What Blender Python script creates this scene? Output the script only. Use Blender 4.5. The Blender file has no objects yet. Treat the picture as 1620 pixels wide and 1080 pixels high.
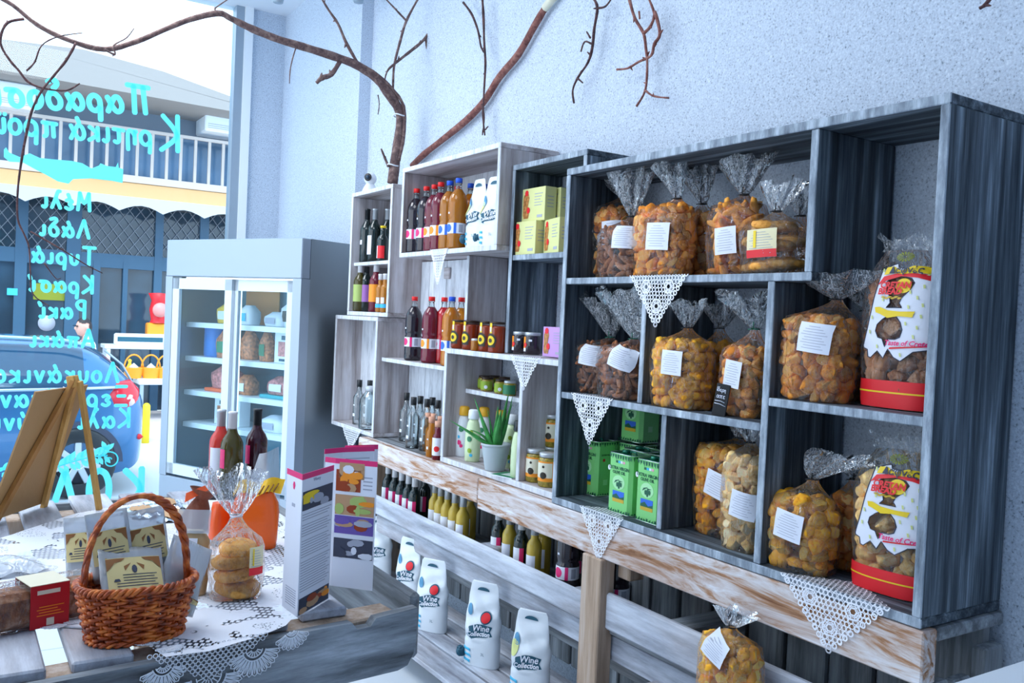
import bpy, bmesh, math, random
from mathutils import Vector, Matrix
scene = bpy.context.scene
COL = scene.collection
PI = math.pi
# ------------------------------------------------------------------ camera
# world: X runs into the shelf wall, Y runs along it towards the shop window, Z up; floor of the shop at z = 0
CX, CY = 810.0, 540.0
VY, VX = (-86.0, 464.0), (3004.0, 604.6)
FPX = math.sqrt(-((VY[0]-CX)*(VX[0]-CX) + (VY[1]-CY)*(VX[1]-CY)))
AY = Vector((VY[0]-CX, VY[1]-CY, FPX)).normalized()
AX = Vector((VX[0]-CX, VX[1]-CY, FPX)).normalized()
AZ = AX.cross(AY).normalized()
if AZ.y > 0: AZ = -AZ
EYE = Vector((0.0, 0.0, 1.5))
cam_data = bpy.data.cameras.new('camera'); cam = bpy.data.objects.new('camera', cam_data); COL.objects.link(cam)
cam_data.sensor_width = 36.0; cam_data.lens = FPX/1620*36.0; cam_data.clip_start = 0.02; cam_data.clip_end = 200
right = Vector((AX.x, AY.x, AZ.x)); down = Vector((AX.y, AY.y, AZ.y)); fwd = Vector((AX.z, AY.z, AZ.z))
M_ = Matrix.Identity(4)
for i in range(3):
    M_[i][0] = right[i]; M_[i][1] = -down[i]; M_[i][2] = -fwd[i]; M_[i][3] = EYE[i]
cam.matrix_world = M_
scene.camera = cam
def ray(px, py):
    c = Vector((px-CX, py-CY, FPX)); return Vector((AX.dot(c), AY.dot(c), AZ.dot(c)))
def at(px, py, x=None, y=None, z=None):
    """point of the world seen at a pixel of the photograph, on the plane x=, y= or z="""
    r = ray(px, py)
    t = (x-EYE.x)/r.x if x is not None else (y-EYE.y)/r.y if y is not None else (z-EYE.z)/r.z
    return EYE + r*t
def depth_of(p): return (Vector(p)-EYE).dot(fwd)
# ------------------------------------------------------------------ world and light
scene.view_settings.view_transform = 'Standard'; scene.view_settings.look = 'None'
scene.view_settings.gamma = 1.0; scene.view_settings.use_curve_mapping = False
scene.view_settings.exposure = 0.55
w = bpy.data.worlds.new('overcast_sky'); scene.world = w; w.use_nodes = True
nt = w.node_tree; bg = nt.nodes['Background']
tc = nt.nodes.new('ShaderNodeTexCoord'); sep = nt.nodes.new('ShaderNodeSeparateXYZ'); rmp = nt.nodes.new('ShaderNodeValToRGB')
nt.links.new(tc.outputs['Generated'], sep.inputs[0]); nt.links.new(sep.outputs[2], rmp.inputs[0]); nt.links.new(rmp.outputs[0], bg.inputs[0])
rmp.color_ramp.elements[0].color = (0.78, 0.88, 1.0, 1); rmp.color_ramp.elements[0].position = 0.0
rmp.color_ramp.elements[1].color = (0.62, 0.80, 1.0, 1); rmp.color_ramp.elements[1].position = 1.0
bg.inputs[1].default_value = 2.0
def area(name, loc, size, energy, color, rot=(0,0,0), sy=None):
    l = bpy.data.lights.new(name, 'AREA'); l.energy = energy; l.color = color; l.size = size
    if sy: l.shape = 'RECTANGLE'; l.size_y = sy
    o = bpy.data.objects.new(name, l); o.location = loc; o.rotation_euler = rot; COL.objects.link(o); return o
area('added_fill_light', (0.2, 2.6, 3.5), 1.2, 16, (0.93, 0.96, 1.0))  # unseen fill light, added under the ceiling to brighten the interior
area('added_fill_light', (0.2, 4.7, 3.5), 1.2, 34, (0.93, 0.96, 1.0))  # second added fill light, stronger, nearer the window
sun = bpy.data.lights.new('sun', 'SUN'); sun.energy = 2.2; sun.angle = 0.35; sun.color = (1.0, 0.93, 0.84)
suno = bpy.data.objects.new('sun', sun); suno.rotation_euler = (math.radians(40), 0, math.radians(-12)); COL.objects.link(suno)
scene.cycles.max_bounces = 10; scene.cycles.transparent_max_bounces = 28
scene.cycles.diffuse_bounces = 4; scene.cycles.glossy_bounces = 4; scene.cycles.transmission_bounces = 8
scene.cycles.caustics_reflective = False; scene.cycles.caustics_refractive = False
scene.cycles.sample_clamp_indirect = 4.0
# ------------------------------------------------------------------ mesh builder
rnd = random.Random(11)
def T(x, y, z): return Matrix.Translation((x, y, z))
def RX(a): return Matrix.Rotation(a, 4, 'X')
def RY(a): return Matrix.Rotation(a, 4, 'Y')
def RZ(a): return Matrix.Rotation(a, 4, 'Z')
class MB:
    def __init__(s): s.v = []; s.f = []; s.m = []; s.sm = []
    def add(s, vs, fs, mi=0, smooth=False, M=None):
        o = len(s.v)
        for p in vs:
            p = Vector(p); s.v.append(tuple(M @ p) if M is not None else tuple(p))
        for k, f in enumerate(fs):
            s.f.append(tuple(i+o for i in f)); s.m.append(mi[k] if isinstance(mi, (list, tuple)) else mi); s.sm.append(smooth)
        return s
    def box(s, x0, x1, y0, y1, z0, z1, mi=0, M=None, bev=0.0, front=None):
        """front: (axis sign string such as '-x', material index) gives that face another material"""
        if x1 < x0: x0, x1 = x1, x0
        if y1 < y0: y0, y1 = y1, y0
        if z1 < z0: z0, z1 = z1, z0
        if bev > 0:
            bm = bmesh.new(); bmesh.ops.create_cube(bm, size=1.0)
            for v in bm.verts:
                v.co = Vector(((x0+x1)/2+v.co.x*(x1-x0), (y0+y1)/2+v.co.y*(y1-y0), (z0+z1)/2+v.co.z*(z1-z0)))
            bmesh.ops.bevel(bm, geom=list(bm.edges), offset=bev, segments=1, affect='EDGES', profile=0.5)
            bm.verts.index_update(); bm.normal_update()
            vs = [v.co.copy() for v in bm.verts]; fs = [[v.index for v in f.verts] for f in bm.faces]
            mis = []
            for f in bm.faces:
                k = mi
                if front:
                    for d, fm in front:
                        ax = 'xyz'.index(d[1]); sg = -1 if d[0] == '-' else 1
                        if f.normal[ax]*sg > 0.6: k = fm
                mis.append(k)
            bm.free(); return s.add(vs, fs, mis, False, M)
        vs = [(x0,y0,z0),(x1,y0,z0),(x1,y1,z0),(x0,y1,z0),(x0,y0,z1),(x1,y0,z1),(x1,y1,z1),(x0,y1,z1)]
        fs = [(0,3,2,1),(4,5,6,7),(0,1,5,4),(1,2,6,5),(2,3,7,6),(3,0,4,7)]
        nm = ['-z','+z','-y','+x','+y','-x']; mis = [mi]*6
        if front:
            for d, fm in front: mis[nm.index(d)] = fm
        return s.add(vs, fs, mis, False, M)
    def lathe(s, prof, n=20, mi=0, M=None, smooth=True, sx=1.0, sy=1.0, close=True):
        vs = []; fs = []; mis = []
        for r, z in prof:
            for k in range(n):
                a = 2*PI*k/n; vs.append((r*sx*math.cos(a), r*sy*math.sin(a), z))
        for i in range(len(prof)-1):
            for k in range(n):
                fs.append((i*n+k, i*n+(k+1) % n, (i+1)*n+(k+1) % n, (i+1)*n+k)); mis.append(mi[i] if isinstance(mi, (list, tuple)) else mi)
        if close:
            if prof[0][0] > 1e-5: fs.append(tuple(range(n))[::-1]); mis.append(mis[0])
            if prof[-1][0] > 1e-5: fs.append(tuple((len(prof)-1)*n+k for k in range(n))); mis.append(mis[-2] if len(mis) > 1 else mis[0])
        return s.add(vs, fs, mis, smooth, M)
    def tube(s, pts, rad, n=6, mi=0, M=None, smooth=True, closed=False):
        P = [Vector(p) for p in pts]; N = len(P)
        R = rad if isinstance(rad, (list, tuple)) else [rad]*N
        vs = []; fs = []; up = None
        for i in range(N):
            if closed: t = P[(i+1) % N]-P[i-1]
            else: t = P[min(i+1, N-1)]-P[max(i-1, 0)]
            if t.length < 1e-9: t = Vector((0,0,1))
            t.normalize()
            if up is None:
                up = Vector((0,0,1)) if abs(t.z) < 0.9 else Vector((1,0,0))
            a = up - t*up.dot(t)
            if a.length < 1e-6: a = t.orthogonal()
            a.normalize(); b = t.cross(a); up = a
            for k in range(n):
                an = 2*PI*k/n; vs.append(P[i]+(a*math.cos(an)+b*math.sin(an))*R[i])
        L = N if closed else N-1
        for i in range(L):
            j = (i+1) % N
            for k in range(n): fs.append((i*n+k, i*n+(k+1) % n, j*n+(k+1) % n, j*n+k))
        if not closed: fs.append(tuple(range(n))[::-1]); fs.append(tuple((N-1)*n+k for k in range(n)))
        return s.add(vs, fs, mi, smooth, M)
    def prism(s, outline, t, mi=0, M=None, mside=None):
        """outline in the local XZ plane, thickness t along +Y from y=0 (front face looks to -Y)"""
        n = len(outline); vs = [(p[0], 0, p[1]) for p in outline]+[(p[0], t, p[1]) for p in outline]
        fs = [tuple(range(n)), tuple(range(2*n-1, n-1, -1))]+[(i, i+n, (i+1) % n+n, (i+1) % n) for i in range(n)]
        mis = [mi, mi]+[mside if mside is not None else mi]*n
        return s.add(vs, fs, mis, False, M)
    def grid(s, fn, nu, nv, mi=0, smooth=True, M=None, wrap=False):
        """surface fn(u,v) with u, v in 0..1"""
        vs = [fn(i/(nu if wrap else nu), j/nv) for j in range(nv+1) for i in range(nu if wrap else nu+1)]
        W = nu if wrap else nu+1; fs = []
        for j in range(nv):
            for i in range(nu):
                i2 = (i+1) % W if wrap else i+1
                fs.append((j*W+i, j*W+i2, (j+1)*W+i2, (j+1)*W+i))
        return s.add(vs, fs, mi, smooth, M)
    def text(s, body, size, M=None, mi=0, ex=0.0003, off=0.0, shear=0.0, align='CENTER', res=2, spacing=1.0):
        """writing in the local XZ plane facing -Y"""
        c = bpy.data.curves.new('lettering', 'FONT'); c.body = body; c.size = size; c.extrude = ex; c.offset = off; c.shear = shear
        c.align_x = align; c.align_y = 'CENTER'; c.resolution_u = res; c.space_character = spacing
        o = bpy.data.objects.new('lettering', c); COL.objects.link(o)
        dg = bpy.context.evaluated_depsgraph_get(); me = bpy.data.meshes.new_from_object(o.evaluated_get(dg))
        vs = [(v.co.x, -v.co.z, v.co.y) for v in me.vertices]; fs = [tuple(p.vertices) for p in me.polygons]
        bpy.data.objects.remove(o); bpy.data.curves.remove(c); bpy.data.meshes.remove(me)
        return s.add(vs, fs, mi, False, M)
    def mesh(s, name, mats):
        me = bpy.data.meshes.new(name); me.from_pydata(s.v, [], s.f)
        mats = mats if isinstance(mats, (list, tuple)) else [mats]
        for m in mats: me.materials.append(m)
        me.polygons.foreach_set('material_index', s.m); me.polygons.foreach_set('use_smooth', s.sm)
        me.update(); return me
    def build(s, name, mats, parent=None, label=None, cat=None, group=None, kind=None, loc=None, rotz=None):
        o = bpy.data.objects.new(name, s.mesh(name, mats)); COL.objects.link(o)
        if parent is not None: o.parent = parent
        if loc is not None: o.location = loc
        if rotz is not None: o.rotation_euler = (0, 0, rotz)
        tag(o, label, cat, group, kind); return o
def tag(o, label=None, cat=None, group=None, kind=None):
    if label: o['label'] = label
    if cat: o['category'] = cat
    if group: o['group'] = group
    if kind: o['kind'] = kind
    return o
def thing(name, label, cat, loc=(0,0,0), rotz=0.0, group=None, rot=None, kind=None):
    o = bpy.data.objects.new(name, None); COL.objects.link(o); o.empty_display_size = 0.05
    o.location = loc; o.rotation_euler = rot if rot else (0, 0, rotz); return tag(o, label, cat, group, kind)
CH = {}
def kids(o): return [c for c in list(bpy.data.objects) if c.parent == o]
def dup(root, label=None, loc=None, rotz=None, group=None, rot=None, _ch=None):
    ch = _ch if _ch is not None else CH.get(root.name) or CH.setdefault(root.name, [(c, kids(c)) for c in kids(root)])
    r = root.copy(); COL.objects.link(r)
    if label: r['label'] = label
    if group: r['group'] = group
    if loc is not None: r.location = loc
    if rotz is not None: r.rotation_euler = (0, 0, rotz)
    if rot is not None: r.rotation_euler = rot
    for c, gs in ch:
        k = c.copy(); COL.objects.link(k); k.parent = r
        for g in gs:
            q = g.copy(); COL.objects.link(q); q.parent = k
    return r
class Kind:
    """first call places the original, the following calls place copies"""
    def __init__(s, root): s.root = root; s.used = False
    def put(s, label, loc, rotz=0.0, group=None, rot=None):
        if rotz == TOWALL and s.root.get('category') in ('bottle', 'jar'): rotz = TOWALL+0.62   # labels turned towards the room
        if not s.used:
            s.used = True; o = s.root; o['label'] = label; o.location = loc; o.rotation_euler = rot if rot else (0, 0, rotz)
            if group: o['group'] = group
            return o
        return dup(s.root, label, loc, rotz, group, rot)
TOWALL = -PI/2            # local -Y (front) looks to world -X, away from the shelf wall
# ------------------------------------------------------------------ materials
def new_mat(name):
    m = bpy.data.materials.new(name); m.use_nodes = True; return m, m.node_tree, m.node_tree.nodes['Principled BSDF']
def node(nt, t, **kw):
    n = nt.nodes.new('ShaderNode'+t)
    for k, v in kw.items():
        if k in n.inputs.keys(): n.inputs[k].default_value = v
        else: setattr(n, k, v)
    return n
def ramp(nt, stops, fac):
    r = node(nt, 'ValToRGB'); e = r.color_ramp.elements
    while len(e) < len(stops): e.new(0.5)
    for k, (p, c) in enumerate(stops): e[k].position = p; e[k].color = (*c, 1) if len(c) == 3 else c
    nt.links.new(fac, r.inputs[0]); return r
def plain(name, c, rough=0.5, metal=0.0, spec=0.5, trans=0.0, ior=1.45, emit=None, bump=0.0, bscale=60.0, var=0.0, coat=0.0, alpha=1.0):
    m, nt, b = new_mat(name); L = nt.links.new
    b.inputs['Base Color'].default_value = (*c, 1); b.inputs['Roughness'].default_value = rough; b.inputs['Metallic'].default_value = metal
    b.inputs['Specular IOR Level'].default_value = spec; b.inputs['Transmission Weight'].default_value = trans; b.inputs['IOR'].default_value = ior
    b.inputs['Coat Weight'].default_value = coat; b.inputs['Alpha'].default_value = alpha
    if emit: b.inputs['Emission Color'].default_value = (*emit[0], 1); b.inputs['Emission Strength'].default_value = emit[1]
    if bump or var:
        t = node(nt, 'TexCoord'); n = node(nt, 'TexNoise', Scale=bscale, Detail=4.0); L(t.outputs['Object'], n.inputs['Vector'])
        if bump:
            bp = node(nt, 'Bump', Strength=bump, Distance=0.004); L(n.outputs['Fac'], bp.inputs['Height']); L(bp.outputs[0], b.inputs['Normal'])
        if var:
            r = ramp(nt, [(0.3, tuple(x*(1-var) for x in c)), (0.7, tuple(min(1, x*(1+var)) for x in c))], n.outputs['Fac']); L(r.outputs[0], b.inputs['Base Color'])
    return m
def wood(name, axis, stops, scale=14.0, stretch=0.06, rough=0.65, bump=0.35, patch=None, rings=0.0):
    """painted or weathered boards: grain drawn out along the axis; stops colour the grain; patch = (colour, amount) lets bare wood show in places"""
    m, nt, b = new_mat(name); L = nt.links.new
    t = node(nt, 'TexCoord'); oi = node(nt, 'ObjectInfo'); mp = node(nt, 'Mapping')
    sc = [scale]*3; sc['xyz'.index(axis)] = scale*stretch; mp.inputs['Scale'].default_value = sc
    L(t.outputs['Object'], mp.inputs['Vector'])
    mu = node(nt, 'Math', operation='MULTIPLY'); mu.inputs[1].default_value = 37.0; L(oi.outputs['Random'], mu.inputs[0])
    n = node(nt, 'TexNoise', noise_dimensions='4D', Scale=1.0, Detail=8.0, Roughness=0.68, Distortion=rings); L(mp.outputs[0], n.inputs['Vector']); L(mu.outputs[0], n.inputs['W'])
    r = ramp(nt, stops, n.outputs['Fac']); col = r.outputs[0]
    if patch:
        mp2 = node(nt, 'Mapping'); s2 = [4.0]*3; s2['xyz'.index(axis)] = 1.4; mp2.inputs['Scale'].default_value = s2; L(t.outputs['Object'], mp2.inputs['Vector'])
        n2 = node(nt, 'TexNoise', noise_dimensions='4D', Scale=1.0, Detail=5.0, Roughness=0.65); L(mp2.outputs[0], n2.inputs['Vector']); L(mu.outputs[0], n2.inputs['W'])
        r2 = ramp(nt, [(0.5-0.02, (0,0,0)), (0.5+0.2, (patch[1],)*3)], n2.outputs['Fac'])
        mx = node(nt, 'MixRGB', blend_type='MIX'); L(r2.outputs[0], mx.inputs[0]); L(col, mx.inputs[1])
        n3 = ramp(nt, [(0.35, tuple(x*0.5 for x in patch[0])), (0.65, patch[0])], n.outputs['Fac']); L(n3.outputs[0], mx.inputs[2]); col = mx.outputs[0]
    L(col, b.inputs['Base Color']); b.inputs['Roughness'].default_value = rough; b.inputs['Specular IOR Level'].default_value = 0.3
    bp = node(nt, 'Bump', Strength=bump, Distance=0.002); L(n.outputs['Fac'], bp.inputs['Height']); L(bp.outputs[0], b.inputs['Normal'])
    return m
MT = {}
DARK = [(0.33, (0.010,0.014,0.020)), (0.44, (0.040,0.054,0.070)), (0.53, (0.095,0.125,0.155)), (0.60, (0.19,0.24,0.29)), (0.70, (0.46,0.56,0.66))]
PALE = [(0.28, (0.11,0.085,0.08)), (0.40, (0.33,0.29,0.29)), (0.52, (0.55,0.52,0.54)), (0.70, (0.80,0.80,0.86))]
for ax in 'xyz':
    MT['dark_'+ax] = wood('blue_grey_wash_'+ax, ax, DARK, scale=30, stretch=0.045)
    MT['pale_'+ax] = wood('white_wash_'+ax, ax, PALE, patch=((0.30,0.18,0.12), 0.6))
    MT['old_'+ax] = wood('grey_weathered_board_'+ax, ax, [(0.30,(0.05,0.055,0.06)),(0.45,(0.17,0.19,0.21)),(0.6,(0.36,0.40,0.44)),(0.75,(0.66,0.72,0.78))], scale=22, patch=((0.30,0.24,0.20),0.4))
MT['edge'] = wood('white_brushed_edge', 'z', [(0.3,(0.10,0.125,0.16)),(0.48,(0.27,0.33,0.40)),(0.7,(0.66,0.76,0.86))], scale=30, stretch=0.2)
MT['edge_pale'] = wood('white_painted_edge', 'z', [(0.3,(0.40,0.42,0.46)),(0.48,(0.66,0.70,0.76)),(0.7,(0.88,0.92,0.98))], scale=30, stretch=0.2)
MT['beam'] = wood('brushed_white_pine', 'y', [(0.34,(0.22,0.09,0.04)),(0.43,(0.46,0.25,0.14)),(0.51,(0.66,0.58,0.55)),(0.64,(0.84,0.86,0.92))], scale=20, stretch=0.13, rings=1.6, patch=((0.48,0.22,0.10),0.75))
MT['post'] = wood('bare_pine_post', 'z', [(0.3,(0.26,0.17,0.11)),(0.5,(0.52,0.38,0.28)),(0.7,(0.74,0.66,0.60))], scale=24)
MT['rail'] = wood('white_washed_rail', 'y', [(0.30,(0.16,0.16,0.20)),(0.45,(0.40,0.43,0.50)),(0.6,(0.64,0.69,0.78)),(0.75,(0.86,0.91,0.98))], scale=16, stretch=0.12, patch=((0.45,0.32,0.25),0.45))
MT['white'] = plain('white_paint', (0.82,0.88,0.94), 0.45)
MT['paper'] = plain('white_paper', (0.84,0.88,0.98), 0.6)
MT['ink'] = plain('dark_ink', (0.05,0.06,0.10), 0.6)
MT['greyink'] = plain('grey_print', (0.42,0.45,0.55), 0.6)
MT['black'] = plain('black_plastic', (0.015,0.018,0.022), 0.35)
MT['red'] = plain('red_print', (0.85,0.02,0.03), 0.45)
MT['yellow'] = plain('yellow_print', (0.95,0.68,0.02), 0.45)
MT['pink'] = plain('pink_print', (0.86,0.03,0.20), 0.45)
MT['orange'] = plain('orange_print', (0.98,0.33,0.02), 0.45)
MT['blue'] = plain('blue_print', (0.03,0.16,0.72), 0.45)
MT['cyan'] = plain('light_blue_print', (0.05,0.50,0.80), 0.45)
MT['teal'] = plain('dark_teal_print', (0.015,0.10,0.16), 0.45)
MT['green'] = plain('green_print', (0.12,0.42,0.06), 0.45)
MT['cream'] = plain('cream_label', (0.85,0.76,0.48), 0.55)
MT['teal2'] = plain('near_black_label', (0.03,0.025,0.015), 0.4); MT['green2'] = plain('bright_green_label', (0.30,0.45,0.03), 0.45); MT['teal3'] = plain('deep_green_label', (0.03,0.22,0.10), 0.45)
MT['lace'] = plain('white_cotton_lace', (0.90,0.93,1.0), 0.8)
def thin_film(name, tint=(0.9,0.95,1.0), haze=0.05, rough=0.12, wr=0.5, wscale=22.0, gl=1.0, streak=0.0):
    """clear crinkled foil: see-through, with glossy folds and whitish creases (streak)"""
    m, nt, b = new_mat(name); nt.nodes.remove(b); L = nt.links.new; out = nt.nodes['Material Output']
    t = node(nt, 'TexCoord'); mp = node(nt, 'Mapping'); mp.inputs['Scale'].default_value = (1,1,0.45); L(t.outputs['Object'], mp.inputs[0])
    n = node(nt, 'TexNoise', Scale=wscale, Detail=3.0, Roughness=0.55, Distortion=1.8); L(mp.outputs[0], n.inputs['Vector'])
    bp = node(nt, 'Bump', Strength=wr, Distance=0.02); L(n.outputs['Fac'], bp.inputs['Height'])
    tr = node(nt, 'BsdfTransparent'); tr.inputs[0].default_value = (*tint, 1)
    gs = node(nt, 'BsdfGlossy', Roughness=rough); gs.inputs[0].default_value = (1,1,1,1)
    df = node(nt, 'BsdfDiffuse'); df.inputs[0].default_value = (0.86,0.93,1,1)
    fr = node(nt, 'Fresnel', IOR=1.45)
    if wr:
        for q in (gs, fr): L(bp.outputs[0], q.inputs['Normal'])
    fm = node(nt, 'Math', operation='MULTIPLY', use_clamp=True); fm.inputs[1].default_value = gl; L(fr.outputs[0], fm.inputs[0])
    m1 = node(nt, 'MixShader'); m1.inputs[0].default_value = haze; L(tr.outputs[0], m1.inputs[1]); L(df.outputs[0], m1.inputs[2])
    if streak:
        n2 = node(nt, 'TexNoise', Scale=wscale*1.7, Detail=4.0, Roughness=0.6, Distortion=2.2); L(mp.outputs[0], n2.inputs['Vector'])
        r = ramp(nt, [(0.46,(haze,)*3), (0.50,(haze+streak,)*3), (0.54,(haze,)*3), (0.66,(haze,)*3), (0.74,(haze+streak,)*3)], n2.outputs['Fac']); L(r.outputs[0], m1.inputs[0])
    m2 = node(nt, 'MixShader'); L(fm.outputs[0], m2.inputs[0]); L(m1.outputs[0], m2.inputs[1]); L(gs.outputs[0], m2.inputs[2])
    L(m2.outputs[0], out.inputs['Surface']); return m
MT['film'] = thin_film('clear_cellophane', tint=(0.985,0.99,1.0), haze=0.008, gl=0.75, wr=1.0, rough=0.05, wscale=26, streak=0.10)
MT['ruffle'] = thin_film('crinkled_cellophane', tint=(0.94,0.97,1.0), haze=0.045, gl=1.0, wr=1.0, wscale=30, rough=0.08, streak=0.50)
MT['frost'] = thin_film('frosted_pouch_film', tint=(0.8,0.86,0.92), haze=0.45, gl=1.2, wr=0.5, rough=0.25)
MT['pane'] = thin_film('window_glass', tint=(0.90,0.97,1.0), haze=0.004, gl=0.22, wr=0.0, rough=0.0)
MT['clear'] = thin_film('clear_bottle_glass', tint=(0.86,0.93,0.95), haze=0.05, gl=2.2, wr=0.0, rough=0.03)
MT['frpane'] = thin_film('fridge_door_glass', tint=(0.90,0.97,1.0), haze=0.0, gl=0.05, wr=0.0, rough=0.0)
def glassy(name, c, trans=0.75, rough=0.06, ior=1.35): return plain(name, c, rough, trans=trans, ior=ior, spec=0.6)
MT['dkglass'] = plain('dark_green_glass', (0.008,0.020,0.020), 0.05, spec=0.8)
MT['olglass'] = plain('olive_glass', (0.09,0.075,0.012), 0.06, spec=0.7, trans=0.3)
MT['gold'] = plain('white_wine_in_glass', (0.72,0.50,0.05), 0.06, spec=0.7, trans=0.2)
MT['rose'] = plain('rose_wine_in_glass', (0.92,0.06,0.04), 0.06, spec=0.7, trans=0.35)
MT['cola'] = plain('dark_red_wine_in_plastic', (0.018,0.012,0.020), 0.08, spec=0.8)
MT['plum'] = plain('plum_wine_in_plastic', (0.22,0.010,0.035), 0.08, spec=0.8, trans=0.3)
MT['ruby'] = plain('ruby_wine_in_plastic', (0.70,0.02,0.03), 0.08, spec=0.8, trans=0.3)
MT['amber'] = plain('amber_wine_in_plastic', (0.95,0.34,0.015), 0.06, spec=0.8, trans=0.6)
MT['honey'] = plain('honey_in_jar', (0.42,0.05,0.008), 0.07, spec=0.8, trans=0.3)
MT['pickle'] = plain('olive_paste_in_jar', (0.40,0.30,0.04), 0.12, spec=0.8, trans=0.1, var=0.5, bscale=90)
MT['capmetal'] = plain('silver_capsule', (0.62,0.66,0.70), 0.35, metal=0.5)
MT['capwhite'] = plain('white_capsule', (0.80,0.80,0.82), 0.4)
MT['capred'] = plain('red_screw_cap', (0.88,0.02,0.02), 0.4)
MT['capblue'] = plain('blue_screw_cap', (0.02,0.12,0.80), 0.4)
MT['cork'] = plain('cork', (0.80,0.42,0.28), 0.7)
MT['steel'] = plain('brushed_steel', (0.62,0.67,0.72), 0.32, metal=0.85)
MT['lid'] = plain('black_jar_lid', (0.05,0.03,0.02), 0.3, metal=0.3)
def bake(name, lo, mid, hi, sc=70, pores=False):
    m, nt, b = new_mat(name); L = nt.links.new
    t = node(nt, 'TexCoord'); oi = node(nt, 'ObjectInfo'); n = node(nt, 'TexNoise', noise_dimensions='4D', Scale=sc, Detail=6.0, Roughness=0.75)
    L(t.outputs['Object'], n.inputs['Vector']); L(oi.outputs['Random'], n.inputs['W'])
    r = ramp(nt, [(0.30, lo), (0.46, mid), (0.66, hi)], n.outputs['Fac'])
    hv = node(nt, 'HueSaturation'); L(r.outputs[0], hv.inputs['Color'])
    ma = node(nt, 'MapRange'); ma.inputs[3].default_value = 0.70; ma.inputs[4].default_value = 1.35; L(oi.outputs['Random'], ma.inputs[0]); L(ma.outputs[0], hv.inputs['Value'])
    L(hv.outputs[0], b.inputs['Base Color']); b.inputs['Roughness'].default_value = 0.7; b.inputs['Specular IOR Level'].default_value = 0.3
    bp = node(nt, 'Bump', Strength=0.9, Distance=0.004 if pores else 0.003); L(n.outputs['Fac'], bp.inputs['Height']); L(bp.outputs[0], b.inputs['Normal'])
    return m
# rusks are small: the grain is set in the mesh's own unit size
MT['rusk'] = bake('golden_rusk_crust', (0.30,0.07,0.008), (0.74,0.24,0.025), (0.98,0.46,0.08), 2.2); MT['rusk_c'] = bake('golden_rusk_crumb', (0.46,0.15,0.02), (0.92,0.44,0.09), (1.0,0.66,0.24), 5.0, True)
MT['rusk_gold'] = bake('yellow_rusk_crust', (0.42,0.12,0.006), (0.90,0.36,0.015), (1.0,0.56,0.05), 2.2); MT['rusk_gold_c'] = bake('yellow_rusk_crumb', (0.60,0.24,0.02), (1.0,0.55,0.07), (1.0,0.74,0.22), 5.0, True)
MT['rusk_brown'] = bake('brown_rusk_crust', (0.12,0.04,0.02), (0.40,0.15,0.06), (0.66,0.33,0.17), 2.2); MT['rusk_brown_c'] = bake('brown_rusk_crumb', (0.25,0.10,0.05), (0.60,0.30,0.15), (0.82,0.52,0.32), 5.0, True)
MT['rusk_pale'] = bake('pale_rusk_crust', (0.50,0.20,0.05), (0.90,0.52,0.16), (1.0,0.74,0.34), 2.2); MT['rusk_pale_c'] = bake('pale_rusk_crumb', (0.66,0.36,0.12), (1.0,0.72,0.36), (1.0,0.86,0.55), 5.0, True)
MT['cookie'] = bake('cookie_crust', (0.40,0.13,0.02), (0.80,0.34,0.06), (0.98,0.54,0.15), 2.6)

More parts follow.
